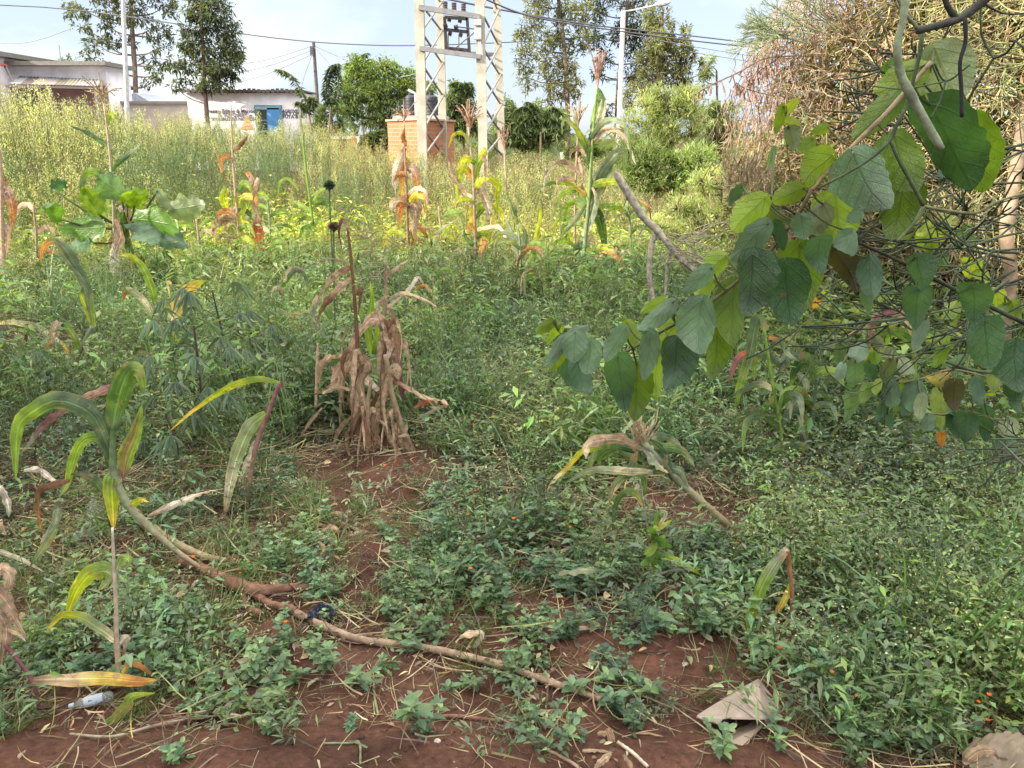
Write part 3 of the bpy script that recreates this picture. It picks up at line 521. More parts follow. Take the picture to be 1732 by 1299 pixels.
tree('feathery_tree', 'tall slender feathery tree on the left of the group behind the lamp', 'tree', 960, 250, 29, [(962, 250, 9), (960, 180, 8), (955, 90, 7), (945, 0, 6), (940, -80, 4)], [],
     [(890, 90, 18, 26), (900, 45, 20, 24), (915, 10, 22, 22), (890, 130, 14, 22), (925, 95, 20, 26), (925, 140, 18, 22), (945, 50, 20, 24), (960, 15, 22, 20), (960, 100, 18, 30), (955, 150, 20, 24), (880, 65, 10, 14), (910, -20, 30, 20), (950, -30, 30, 20), (980, 60, 16, 26), (985, 20, 18, 20), (925, 170, 12, 12), (975, 130, 12, 24)], GREV, L_=.2, W_=.055, n=5600, updir=.3, group='tall feathery trees behind the white lamp column', tcol=(.2, .16, .12))
tree('feathery_tree', 'darker tall feathery tree right behind the white lamp column', 'tree', 1042, 245, 31, [(1042, 245, 8), (1046, 150, 8), (1055, 70, 7), (1062, 0, 6), (1066, -80, 4)], [],
     [(1010, 20, 20, 22), (1005, 60, 16, 22), (1030, -10, 26, 18), (1075, 0, 24, 16), (1070, 40, 20, 24), (1090, 55, 20, 20), (1075, 85, 18, 24), (1025, 100, 12, 20), (1045, 60, 12, 22), (1110, 90, 18, 24), (1090, 110, 18, 24), (1010, 120, 8, 14), (1025, 185, 10, 12), (1015, 130, 8, 10), (1065, 130, 18, 24)], [(.08, .1, .05), (.055, .075, .045), (.1, .12, .055)], L_=.2, W_=.055, n=4600, updir=.3, group='tall feathery trees behind the white lamp column', tcol=(.14, .12, .1))
tree('feathery_tree', 'paler tall feathery tree on the right of the group', 'tree', 1110, 250, 28, [(1108, 250, 8), (1112, 170, 7), (1118, 90, 6), (1120, 20, 5)], [],
     [(1120, 45, 20, 22), (1140, 70, 20, 22), (1150, 95, 18, 24), (1160, 60, 10, 22), (1125, 100, 22, 26), (1105, 75, 16, 24), (1160, 115, 14, 20), (1140, 130, 18, 20), (1100, 135, 20, 22), (1170, 85, 8, 12), (1105, 20, 18, 20), (1085, 150, 18, 18), (1095, 100, 16, 22), (1187, 125, 8, 22), (1165, 145, 12, 12), (1060, 165, 18, 20)], GREV, L_=.2, W_=.055, n=4600, updir=.3, group='tall feathery trees behind the white lamp column', tcol=(.2, .16, .12))
def bush(name, lab, px, pyb, Y, blobs, cols, n, L_=.14, W_=.045, group=None, cat_='bush', **kw):
    cx = blobs[0][0]; return tree(name, lab, cat_, px, pyb, Y, [(px, pyb, 6), (px + 2, pyb - 20, 4), (px, min(b[1] for b in blobs) + 10, 3)], [], blobs, cols, L_=L_, W_=W_, n=n, part='foliage', group=group, **kw)
LG = [(.38, .43, .2), (.3, .37, .17), (.23, .3, .14), (.42, .45, .24)]
DG = [(.17, .23, .11), (.13, .18, .1), (.24, .3, .14)]
MG = [(.12, .19, .05), (.08, .14, .045), (.17, .24, .07)]
bush('round_bush', 'tall fluffy pale yellow-green bush right of the lamp column', 1130, 300, 17, auto(62, 1130, 205, 60, 26, 3) + [(1150, 165, 22, 14), (1165, 155, 14, 10), (1060, 230, 20, 22), (1075, 205, 20, 20)], LG, 9500, L_=.15, W_=.02, updir=1.1)
bush('round_bush', 'grey green wispy bush right of the fluffy pale bush', 1212, 290, 19, auto(42, 1212, 220, 45, 16, 5) + [(1240, 180, 12, 8), (1200, 180, 12, 12), (1198, 110, 8, 16), (1190, 135, 8, 12)], [(.34, .39, .22), (.26, .3, .17), (.2, .26, .13)], 4200, L_=.15, W_=.035)
bush('round_bush', 'bright mid green bush with lance leaves behind the broken branch', 1110, 400, 11.5, auto(75, 1120, 290, 42, 24, 8) + [(1060, 270, 22, 26), (1090, 262, 24, 22), (1180, 275, 30, 25)], [(.32, .41, .18), (.25, .34, .14), (.18, .26, .11), (.38, .44, .22)], 9000, L_=.13, W_=.02, updir=.9)
bush('round_bush', 'loose pale bush of thin twigs left of the dry tangled hedge', 1220, 400, 10.0, auto(70, 1200, 345, 60, 24, 12) + auto(120, 1180, 400, 50, 26, 14), [(.44, .48, .26), (.34, .41, .19), (.26, .34, .15), (.46, .46, .29)], 13000, L_=.1, W_=.014, updir=1.0)
bush('dark_hedge', 'dark green hedge between the pylon and the feathery trees', 900, 270, 24, auto(75, 900, 225, 42, 28, 15) + [(858, 180, 14, 22), (865, 200, 16, 22), (905, 185, 24, 12), (930, 200, 16, 14)], DG + [(.12, .18, .08)], 9000, L_=.17, W_=.05, cat_='hedge')
bush('dark_hedge', 'dark green trees seen between the pylon legs', 782, 240, 26, auto(38, 782, 195, 42, 18, 19) + [(770, 145, 9, 10), (778, 155, 14, 10), (760, 170, 16, 16), (720, 150, 16, 12)], DG, 5600, L_=.17, W_=.05, cat_='hedge')
bush('round_bush', 'shady round bush behind the low brick wall', 640, 262, 20.5, auto(30, 640, 240, 20, 10, 23), [(.1, .14, .06), (.07, .11, .05)], 2600, L_=.13, W_=.05)
bush('round_bush', 'thin grey green shrub beside the utility pole', 560, 245, 23, auto(34, 558, 205, 40, 14, 29), [(.14, .2, .08), (.1, .15, .06)], 2400, L_=.12, W_=.03, updir=.4)
bush('round_bush', 'bushy yellow-green weeds right of the pylon foot', 1000, 290, 20, auto(36, 985, 262, 24, 12, 31), [(.14, .2, .06), (.1, .16, .05), (.2, .26, .08)], 3000, L_=.12, W_=.04)
# feathery compound-leaf saplings
def frond_tree(px, pyb, Y, fr, lab, col, group='saplings with feathery compound leaves'):
    b = P(px, pyb, Y); root = thing('feathery_sapling', (b.x, Y, float(gz(b.x, Y))), lab, 'sapling', group); m = MB(); k = Y / F
    stem = [Vector((b.x, Y, float(gz(b.x, Y)))), b] + [P(fr[0][0][0], fr[0][0][1], Y)]; m.tube(crom(stem, 8), [3.5 * k / 2] * 9, (.2, .17, .1), 6)
    for f in fr: m.tube(crom([P(q[0], q[1], Y) for q in f], 10), 1.2 * k / 1.5, (.2, .22, .1), 5)
    m.build('stem', M_bark, root)
    for f in fr:
        c = crom([P(q[0], q[1], Y) for q in f], 40); B = []; D = []
        for i, p in enumerate(c[3:]):
            t = (c[min(i + 4, 40)] - c[i + 2]).normalized()
            for s in (-1, 1):
                for q in range(2): B.append(p + t * random.uniform(0, .03)); D.append(Vector((s * random.uniform(.5, 1), random.uniform(-.6, .6), -random.uniform(.3, 1.1))) + t * .4)
        n = len(B); V, Fq, C = leaves(np.array(B), np.array(D), 11 * k * rng.uniform(.6, 1.2, n), 3.2 * k, pal(n, col, .2)); mesh_np('frond', V, Fq, C, M_far, root)
frond_tree(530, 240, 22, [[(522, 190), (512, 160), (498, 135), (485, 122), (470, 117)], [(522, 190), (527, 175), (528, 165)], [(522, 190), (515, 178), (505, 172)]], 'sapling with one long drooping feathery frond right of the shop', [(.09, .13, .06), (.13, .18, .06)])
frond_tree(556, 240, 22, [[(560, 180), (556, 150), (562, 125), (570, 108)], [(560, 180), (552, 160), (553, 130), (560, 112)], [(560, 180), (570, 160), (572, 130), (565, 110)]], 'sapling with an upright bunch of hanging feathery fronds left of the green tree', [(.08, .12, .06), (.06, .1, .05)])
frond_tree(610, 130, 33, [[(610, 130), (600, 112), (606, 98), (618, 90)], [(610, 130), (618, 110), (625, 100)], [(610, 130), (596, 118), (592, 106)]], 'feathery top of a sapling above the green round tree', [(.09, .14, .05), (.12, .17, .06)])
frond_tree(915, 215, 21, [[(915, 215), (900, 190), (885, 180), (868, 190)], [(915, 215), (905, 195), (890, 200), (875, 215)], [(915, 215), (925, 190), (935, 180), (948, 190)], [(915, 215), (930, 200), (942, 205)], [(915, 215), (905, 180), (893, 172)], [(915, 215), (895, 205), (880, 222)]], 'dark sapling with arching feathery fronds right of the pylon', [(.06, .09, .045), (.09, .13, .05)])
frond_tree(790, 165, 23, [[(790, 165), (784, 145), (775, 138), (765, 140)], [(790, 165), (782, 150), (772, 150)], [(790, 165), (795, 150), (792, 140)]], 'feathery sapling top between the pylon legs', [(.07, .11, .05)])

dx_ = rng.uniform(-60, 70, 5200); dy_ = rng.uniform(38, 90, 5200); dz_ = rng.uniform(0, 1.9, 5200) * (.5 + .6 * vn(dx_ * .15, dy_ * .15, 91)); V, Fq, C = leaves(np.stack([dx_, dy_, dz_], 1), rng.normal(0, 1, (5200, 3)), 1.3, .7, pal(5200, [(.12, .17, .08), (.09, .13, .07), (.16, .2, .09)], .2))
tag(mesh_np('distant_scrub', V, Fq, C, M_far), 'low distant scrub along the horizon', kind='stuff')
# unseen building added on the left to cast shade over the near field
fh = thing('added_shade_building', (-9.9, -5.9, 0), 'plain unseen building with sheet roof added beside the field to shade it', 'building'); FH = 6.2
MB().box((-9.9, -5.9, FH / 2), (3.3, 17.8, FH), (.55, .5, .44)).build('wall', M_paint, fh)
m = MB(); m.box((-9.9, -5.9, FH + .1), (3.7, 18.2, .2), (.4, .38, .36)); m.build('roof', M_metal, fh)
for y in (-9, -5, -1.5, 1.6): w_ = MB().box((-8.17, y, 3.2), (.08, 1.2, 1.3), (.3, .25, .2)).build('window', M_paint, fh); MB().box((-8.12, y, 3.2), (.05, 1.0, 1.1)).build('pane', M_glassy, w_)
MB().box((-8.16, .2, 1.05), (.1, 1.0, 2.1), (.25, .14, .08)).build('door', M_paint, fh)
# ================================================================ mass vegetation
def proj(x, y, z):
    c, s = math.cos(PITCH), math.sin(PITCH); d = y * c - (z - CAMH) * s; u = y * s + (z - CAMH) * c
    return CX + F * x / d, CY - F * u / d
bare = []
for (px, py, rx, ry, st) in ((620, 955, 0.176, 0.216, 0.99), (700, 1185, 0.486, 0.176, 0.99), (560, 1185, 0.27, 0.135, 0.7), (1130, 1120, 0.176, 0.23, 0.99), (960, 1045, 0.297, 0.162, 0.7999999999999999), (1290, 1180, .12, .08, .6), (870, 700, .16, .12, .8), (720, 640, 0.54, 0.297, 0.75), (1230, 880, .2, .2, .7),
                             (40, 590, .75, .45, 1), (40, 520, .7, .45, 1), (30, 620, .7, .4, .95), (860, 945, .12, .1, .7), (950, 945, .12, .08, .7), (520, 1110, .12, .12, .7), (640, 880, .2, .2, .5), (1200, 1040, .12, .1, .6), (330, 1240, .3, .06, .7), (820, 1100, .16, .06, .7), (1010, 1110, .18, .08, .6), (1110, 1250, .2, .1, .6), (1420, 860, .2, .15, .5)):
    g = G(px, py); bare.append((g.x, g.y, rx, ry, st))
keepout = []
for (px, py, r, st) in ((1255, 1185, .22, .99), (1225, 1250, .2, .99), (1290, 1260, .16, .99), (1255, 1292, .2, .98), (1310, 1290, .14, .95), (1190, 1270, .12, .9), (640, 805, .42, .95), (600, 790, .36, .9), (700, 800, .3, .9), (640, 850, .3, .75), (1190, 870, .26, .9), (1080, 870, .24, .85), (420, 880, .18, .85), (1110, 990, .12, .8), (1325, 800, .3, .8), (1370, 810, .3, .8), (275, 640, .35, .8), (120, 690, .3, .8), (150, 1190, .14, .98), (150, 1225, .12, .95), (480, 1040, .13, .93), (540, 1068, .13, .93), (610, 1096, .13, .93), (700, 1110, .13, .93), (770, 1122, .13, .93), (850, 1142, .13, .93), (930, 1170, .13, .93), (1000, 1193, .13, .93), (320, 975, .09, .9), (380, 1000, .09, .9), (430, 1020, .09, .9), (500, 1010, .08, .9), (1680, 1290, .1, .9), (560, 905, .17, .85), (1020, 1265, .1, .9), (1160, 1000, .07, .8), (1230, 985, .07, .8), (260, 925, .09, .8), (1200, 870, .1, .7), (200, 1120, .06, .9), (60, 1180, .1, .7), (1335, 1075, .2, .96), (150, 880, .1, .8)):
    g = G(px, py); keepout.append((g.x, g.y, r, r, st))
def cover(x, y):
    d = np.ones_like(x)
    for (cx, cy, rx, ry, st) in bare + keepout: d *= 1 - st * np.exp(-(((x - cx) / rx) ** 2 + ((y - cy) / ry) ** 2) ** 1.5)
    px, py = proj(x, y, gz(x, y)); edge = 1225 + 10 * np.sin(px / 60) + 110 * fbm(x * 3.5, y * 3.5, 87, 3) + 60 * ss(850, 1250, px) + 40 * ss(200, 60, px)
    d *= 1 - .93 * ss(-6, 10, py - edge) * (px < 1300)
    return np.clip(d * (.75 + .9 * fbm(x * 2.2, y * 2.2, 41, 3)), 0, 1)
def region(x, y, cx, cy, rx, ry, lo=0.0):
    px, py = proj(x, y, gz(x, y)); return lo + (1 - lo) * np.exp(-(((px - cx) / rx) ** 2 + ((py - cy) / ry) ** 2) ** 2)
def pick(n, y0, y1, dens=None, p=1.0, mg=1.05, k=.68):
    X = []; Y = []; c = 0; it = 0
    while c < n and it < 60:
        it += 1; m = n * 3; u = rng.uniform(0, 1, m)
        y = (y0 ** (p + 1) + u * (y1 ** (p + 1) - y0 ** (p + 1))) ** (1 / (p + 1)); w = k * y + mg; x = rng.uniform(-1, 1, m) * w
        a = np.ones(m) if dens is None else dens(x, y); keep = rng.uniform(0, 1, m) < a; X.append(x[keep]); Y.append(y[keep]); c += keep.sum()
    return np.concatenate(X)[:n], np.concatenate(Y)[:n]
SH = [(.145, .23, .115), (.125, .2, .105), (.2, .28, .125), (.17, .235, .15), (.1, .155, .085)]
SHB = [(.15, .25, .15), (.12, .21, .13), (.19, .3, .14), (.1, .17, .1)]
STEMC = (.1, .13, .05)
def T_fine(n=110, r=.13, h=.22, L_=.028, W_=.0115, cols=SH, buds=0, stems=9, ov=False):
    s0 = np.zeros((stems, 3)); s0[:, :2] = rng.normal(0, r * .25, (stems, 2)); D = rng.normal(0, .45, (stems, 3)); D[:, 2] = 1
    hs = h * rng.uniform(.6, 1.15, stems); sv = strands(s0, D, hs, .0022, pal(stems, [STEMC, (.14, .1, .06)]), 3, .25)
    DD = unit(D); k = rng.integers(0, stems, n); t = rng.uniform(.15, 1.05, n); B = s0[k] + DD[k] * (hs[k] * t)[:, None] + rng.normal(0, r * .17, (n, 3)); B[:, 2] = np.abs(B[:, 2])
    Dl = rng.normal(0, 1, (n, 3)); Dl[:, 2] = Dl[:, 2] * .5 + .15; out = [sv, leaves(B, Dl, L_ * rng.uniform(.5, 1.3, n), W_ * rng.uniform(.7, 1.3, n), pal(n, cols), ov=ov)]
    if buds:
        k = rng.integers(0, stems, buds); B = s0[k] + DD[k] * (hs[k] * rng.uniform(.8, 1.15, buds))[:, None] + rng.normal(0, r * .2, (buds, 3)); B[:, 2] = np.abs(B[:, 2])
        out.append(leaves(B, rng.normal(0, 1, (buds, 3)), .007, .007, pal(buds, [(.4, .45, .26), (.3, .36, .2)])))
    return cat(out)
def T_broad(stems=5, h=.14, L_=.05, W_=.029, cols=SHB, lean=.5):
    out = []
    for i in range(stems):
        s0 = np.array([rng.normal(0, .025), rng.normal(0, .025), 0]); d = unit(np.array([rng.normal(0, lean), rng.normal(0, lean), 1.0])); hh = h * rng.uniform(.5, 1.2)
        out.append(strands(s0[None], d[None], [hh], [.003], np.array([STEMC]), 3, .1)); np_ = 4; B = []; D = []; Ls = []
        for j in range(np_):
            t = (j + 1) / np_; a = rng.uniform(0, 6.28) + j * 1.57; m = 4 if j == np_ - 1 else 2
            for q in range(m): an = a + q * 2 * math.pi / m; B.append(s0 + d * hh * t); D.append([math.cos(an), math.sin(an), .35 if j < np_ - 1 else .7]); Ls.append(L_ * (.65 + .5 * t if j < np_ - 1 else .75) * rng.uniform(.8, 1.2))
        B, D, Ls = np.array(B), np.array(D), np.array(Ls); out.append(leaves(B, D, Ls, Ls * W_ / L_ * rng.uniform(.85, 1.1, len(Ls)), pal(len(Ls), cols, .13), droop=.35, fold=.18, ov=True))
    return cat(out)
def T_grass(n=26, L_=.2, W_=.0045, spread=.03, cols=((.1, .17, .06), (.08, .14, .055), (.14, .18, .08)), bend=.8, up=1.0):
    P0 = np.zeros((n, 3)); P0[:, :2] = rng.normal(0, spread, (n, 2)); D = rng.normal(0, .45, (n, 3)); D[:, 2] = up
    return strands(P0, D, L_ * rng.uniform(.45, 1.2, n), W_ * rng.uniform(.7, 1.3, n), pal(n, cols), 5, .35, grav=bend, flat=True)
def T_litter(n=34, r=.16, L_=.11, W_=.003, cols=((.26, .2, .13), (.17, .13, .09), (.34, .28, .18), (.12, .09, .065), (.2, .2, .12))):
    P0 = np.zeros((n, 3)); P0[:, :2] = rng.normal(0, r * .6, (n, 2)); P0[:, 2] = rng.uniform(.002, .02, n); D = rng.normal(0, 1, (n, 3)); D[:, 2] = rng.uniform(-.05, .22, n)
    return strands(P0, D, L_ * rng.uniform(.3, 1.4, n), W_ * rng.uniform(.5, 1.8, n), pal(n, cols), 4, .7, grav=.12, wob=.25)
def T_dead(n=16, r=.12, L_=.042, W_=.014, cols=((.3, .23, .16), (.2, .15, .11), (.36, .3, .22), (.14, .1, .075), (.17, .17, .1))):
    B = np.zeros((n, 3)); B[:, :2] = rng.normal(0, r, (n, 2)); B[:, 2] = rng.uniform(.004, .03, n); D = rng.normal(0, 1, (n, 3)); D[:, 2] *= .25
    return leaves(B, D, L_ * rng.uniform(.4, 1.3, n), W_ * rng.uniform(.5, 1.3, n), pal(n, cols), droop=.1, fold=.6, ov=True)
def T_tall(n=170, h=1.0, cols=None, head=((.5, .53, .26), (.42, .47, .22), (.54, .53, .3)), hf=.45, W_=.0085, L_=.055, br=11, spread=.26):
    cols = cols or [(.28, .35, .11), (.22, .3, .1), (.34, .4, .13)]; out = []
    P0 = np.zeros((1, 3)); out.append(strands(P0, np.array([[rng.normal(0, .06), rng.normal(0, .06), 1.]]), [h], [.009], np.array([(.2, .22, .1)]), 5, .12))
    z = rng.uniform(.15, .9, br) * h; a = rng.uniform(0, 6.28, br); D = np.stack([np.cos(a) * spread, np.sin(a) * spread, np.ones(br)], 1); bl = (h - z) * .75 + .08; B0 = np.stack([np.zeros(br), np.zeros(br), z], 1)
    out.append(strands(B0, D, bl, .004, pal(br, [(.18, .22, .09)]), 3, .2)); Du = unit(D)
    k = rng.integers(0, br + 3, n); t = rng.uniform(.1, 1.05, n); main = k >= br; kk = np.minimum(k, br - 1)
    B = np.where(main[:, None], np.stack([np.zeros(n), np.zeros(n), t * h], 1), B0[kk] + Du[kk] * (bl[kk] * t)[:, None]) + rng.normal(0, .012, (n, 3))
    top = B[:, 2] > h * (1 - hf) * rng.uniform(.8, 1.2, n); Dl = rng.normal(0, .6, (n, 3)); Dl[:, 2] = rng.uniform(.5, 2.2, n)
    C = np.where(top[:, None], pal(n, head, .15), pal(n, cols, .18)); Ln = np.where(top, L_ * .5, L_) * rng.uniform(.6, 1.3, n); Wn = np.where(top, W_ * 1.0, W_) * rng.uniform(.7, 1.3, n)
    out.append(leaves(B, Dl, Ln, Wn, C, droop=.15)); return cat(out)
def T_flower():
    out = [strands(np.zeros((1, 3)), np.array([[.1, 0, 1.]]), [.12], [.002], np.array([STEMC]), 3, .1)]; a = np.arange(8) * .785
    D = np.stack([np.cos(a), np.sin(a), np.full(8, .5)], 1); out.append(leaves(np.tile([[.012, 0, .12]], (8, 1)), D, .011, .008, pal(8, [(.6, .17, .02)], .1), droop=0)); return cat(out)
fine = [T_fine(buds=b, ov=False, n=70, h=h, r=r) for b, h, r in ((0, .16, .13), (10, .2, .12), (0, .1, .15), (6, .16, .12))]
finel = [T_fine(buds=0, n=70, h=.28, r=.13, L_=.06, W_=.014, cols=SH, stems=6), T_fine(buds=6, n=80, h=.36, r=.1, L_=.045, W_=.016, cols=[(.16, .27, .09), (.12, .21, .08)], stems=5), T_fine(n=60, h=.22, r=.14, L_=.05, W_=.024, cols=SHB, stems=6), T_fine(n=70, h=.42, r=.09, L_=.05, W_=.014, cols=SH, stems=4)]
budded = [T_fine(buds=16, n=80, h=.26, r=.13, L_=.03, W_=.013), T_fine(buds=26, n=80, h=.3, r=.14, L_=.024, W_=.011, cols=[(.14, .22, .1), (.18, .26, .11)]), T_fine(buds=0, n=60, h=.2, r=.14, L_=.04, W_=.018)]
broad = [T_broad(4, .12), T_broad(6, .16), T_broad(3, .1, .05, .03), T_broad(5, .2, .036, .02, cols=[(.1, .16, .07), (.08, .13, .06)]), T_broad(7, .1, .03, .02)]
grass = [T_grass(), T_grass(20, .28, .006), T_grass(34, .14, .0035), T_grass(24, .2, .004, cols=((.2, .2, .12), (.14, .16, .09)))]
litter = [T_litter(), T_litter(24, .2, .16), T_litter(40, .12, .07)]; dead = [T_dead(), T_dead(12, .14, .09, .03)]
def grad(n, X, Y):  # field weeds turn paler / yellower with distance, sunlight beyond the shade put into the tint
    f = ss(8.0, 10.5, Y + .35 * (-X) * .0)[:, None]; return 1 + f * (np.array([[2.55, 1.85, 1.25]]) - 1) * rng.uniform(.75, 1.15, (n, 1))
def tintf(X, Y):
    a = fbm(X * 1.1, Y * .9, 61, 3); b = fbm(X * 2.7, Y * 2.2, 67, 3); k = 1 + 1.3 * a + .9 * b; w = np.clip(.35 + 2.2 * b, 0, 1)
    return np.clip(k[:, None] * (np.array([[1.18, 1.02, .78]]) * w[:, None] + np.array([[.9, 1.0, 1.15]]) * (1 - w[:, None])), .45, 1.8)
far_cov = lambda x, y: cover(x, y) * (1 - .0 * y)
X, Y = pick(1150, 1.75, 4.2, lambda x, y: cover(x, y) * (.12 + .88 * region(x, y, 1560, 1000, 360, 420) + .3 * region(x, y, 850, 820, 200, 110)), .3); tag(scatter('fine_weeds', fine + finel + [T_fine(n=130, h=.22, r=.11, L_=.02, W_=.006, stems=12)], X, Y, rng.uniform(.35, 1.0, len(X)), M_veg, tint=tintf(X, Y)), 'fine leaved low weeds covering the near field', kind='stuff')
X, Y = pick(1200, 1.9, 5.0, lambda x, y: cover(x, y) * (.04 + .96 * region(x, y, 1600, 960, 330, 330)), .3); tag(scatter('budded_weeds', budded + fine + fine[1:3] + [T_fine(buds=30, n=110, h=.3, r=.12, L_=.018, W_=.007, stems=12)] * 2, X, Y, rng.uniform(.5, 1.3, len(X)), M_veg, tint=tintf(X, Y)), 'weeds with tiny pale buds filling the lower right', kind='stuff')
X, Y = pick(1300, 1.72, 4.6, lambda x, y: np.clip(cover(x, y), .04, 1) * (.25 + .75 * region(x, y, 900, 1050, 480, 220)), .2); tag(scatter('broad_weeds', broad, X, Y, rng.uniform(.4, .8, len(X)), M_veg, tint=tintf(X, Y)), 'small broad leaved weeds sprouting through the soil', kind='stuff')
X, Y = pick(1850, 1.72, 6.0, lambda x, y: cover(x, y) * (.2 + .8 * np.maximum(region(x, y, 500, 880, 330, 170), region(x, y, 1520, 1120, 160, 160)) + .3 * region(x, y, 150, 1150, 250, 160) + .35 * region(x, y, 1500, 980, 330, 330)), .4); tag(scatter('grass', grass, X, Y, rng.uniform(.4, .85, len(X)), M_veg, tilt=.3, tint=tintf(X, Y)), 'thin grass tufts between the weeds', kind='stuff')
X, Y = pick(2600, 3.6, 8.2, cover, .9); tag(scatter('field_weeds', finel[:2] + fine + [T_fine(buds=6, n=150, h=.3, r=.11, L_=.026, W_=.008, stems=12, cols=SH), T_fine(n=150, h=.24, r=.13, L_=.03, W_=.007, stems=12, cols=[(.15, .24, .12), (.19, .27, .13)]), T_grass(24, .3, .006), T_grass(30, .34, .005, cols=((.17, .24, .12), (.13, .2, .1)))], X, Y, rng.uniform(.7, 1.6, len(X)) * (.8 + .8 * vn(X * 1.6, Y * 1.6, 19)), M_veg, tint=tintf(X, Y)), 'dense green weeds of the middle field in shade', kind='stuff')
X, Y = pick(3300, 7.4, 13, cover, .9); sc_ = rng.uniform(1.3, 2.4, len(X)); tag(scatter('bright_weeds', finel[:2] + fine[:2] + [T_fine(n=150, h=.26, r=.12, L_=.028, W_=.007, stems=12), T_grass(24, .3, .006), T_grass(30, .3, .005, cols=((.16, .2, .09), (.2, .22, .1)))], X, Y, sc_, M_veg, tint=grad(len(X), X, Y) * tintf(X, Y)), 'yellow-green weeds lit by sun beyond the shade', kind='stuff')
X, Y = pick(2400, 1.7, 6.5, lambda x, y: np.clip(cover(x, y) + .35, 0, 1), .35); tag(scatter('straw_litter', litter, X, Y, rng.uniform(.5, 1.5, len(X)), M_straw, tilt=.25, zoff=rng.uniform(0, .09, len(X)) * ss(2.2, 3.5, Y)), 'dry straw and root litter on the red soil', kind='stuff')
X, Y = pick(640, 1.7, 6.0, lambda x, y: np.clip(cover(x, y) * .6 + .2, 0, 1), .35); tag(scatter('leaf_litter', dead, X, Y, rng.uniform(.4, 1.0, len(X)), M_straw, tilt=.1), 'withered grey brown leaves lying among weeds', kind='stuff')
# clods
def T_clod(): 
    a = rng.uniform(.7, 1.3, (8, 1)); c = np.array([[x, y, z] for z in (-.5, .7) for x, y in ((-1, -1), (1, -1), (1, 1), (-1, 1))], float) * a * np.array([[.5, .5, .45]]); q = np.array([[0, 3, 2, 1], [4, 5, 6, 7], [0, 1, 5, 4], [1, 2, 6, 5], [2, 3, 7, 6], [3, 0, 4, 7]]); return c, q, np.ones((8, 3))
X, Y = pick(5000, 1.6, 4.5, None, .2); tag(scatter('soil_crumbs', [T_clod() for _ in range(6)], X, Y, rng.uniform(.002, .011, len(X)) * rng.uniform(.5, 1.4, len(X)), M_soil, tilt=.4), 'crumbs and clods of red soil', kind='stuff')
# tall seeding stand at the back
def hmap(X, Y): return (.98 + .45 * ss(-3.2, -6.2, X * 11 / np.maximum(Y, 11)) * ss(22, 13, Y) - .12 * ss(1.2, 3.0, X)) * (.8 + .7 * (fbm(X * .9, Y * .9, 55, 3) + .2))
yel = [T_tall(), T_tall(190, 1.0), T_tall(150, 1.0, spread=.15), T_tall(170, 1.0, hf=.6)]
dgr = [T_tall(200, 1.0, [(.09, .155, .085), (.07, .12, .07), (.12, .19, .095)], ((.15, .22, .11), (.12, .18, .1)), .3, .01, .055, 12, .45) for _ in range(2)]
gold = [T_tall(150, 1.0, [(.3, .27, .12), (.24, .24, .1)], ((.5, .42, .22), (.44, .36, .18)), .5, .008, .045, 9, .3) for _ in range(2)]
X, Y = pick(6000, 8.3, 25, lambda x, y: np.ones_like(x), .25, .5, .7)
dk = fbm(X * .35 + 3, Y * .3, 77, 3); px, py = proj(X, Y, gz(X, Y) + 1)
pd = 1.3 * np.exp(-(((px - 320) / 120) ** 2 + ((Y - 10.8) / 2.2) ** 2)) + .9 * np.exp(-(((px - 455) / 32) ** 2)) * (Y < 15) + 1.1 * np.exp(-(((px - 600) / 75) ** 2 + ((Y - 11) / 2) ** 2))
u = rng.uniform(0, 1, len(X)); wh = np.where(u < np.clip(pd + (dk > .12) * .5, 0, .95), rng.integers(4, 6, len(X)), np.where((rng.uniform(0, 1, len(X)) < .22 + .3 * ss(500, 800, px)), rng.integers(6, 8, len(X)), rng.integers(0, 4, len(X))))
tag(scatter('tall_weeds', yel + dgr + gold, X, Y, hmap(X, Y) * rng.uniform(.72, 1.18, len(X)) * (.36 + .64 * ss(8.2, 11.6, Y)), M_veg, tilt=.1, which=wh, tint=rng.normal(1, .1, (len(X), 1)) * np.ones((1, 3))), 'tall seeding yellow-green weeds filling the back of the field', kind='stuff')
X, Y = pick(420, 3.4, 8.5, cover, .9); tag(scatter('upright_weeds', dgr + [T_tall(120, 1.0, [(.16, .25, .1), (.12, .2, .09)], ((.3, .3, .15), (.2, .26, .12)), .25, .016, .07, 8, .3)], X, Y, rng.uniform(.35, .72, len(X)), M_veg, tint=tintf(X, Y)), 'taller upright weeds standing out of the shaded field', kind='stuff')
# undergrowth in the right corner
X, Y = pick(800, 3.4, 8.0, lambda x, y: region(x, y, 1560, 560, 260, 160), .6); tag(scatter('hedge_undergrowth', [T_broad(6, .35, .07, .04, cols=[(.14, .21, .06), (.1, .16, .06), (.22, .28, .08)]), T_fine(n=120, h=.45, r=.2, L_=.05, W_=.016, cols=[(.14, .2, .07), (.1, .15, .06)])], X, Y, rng.uniform(.8, 1.7, len(X)), M_veg), 'rank mixed undergrowth below the dry tangled hedge', kind='stuff')

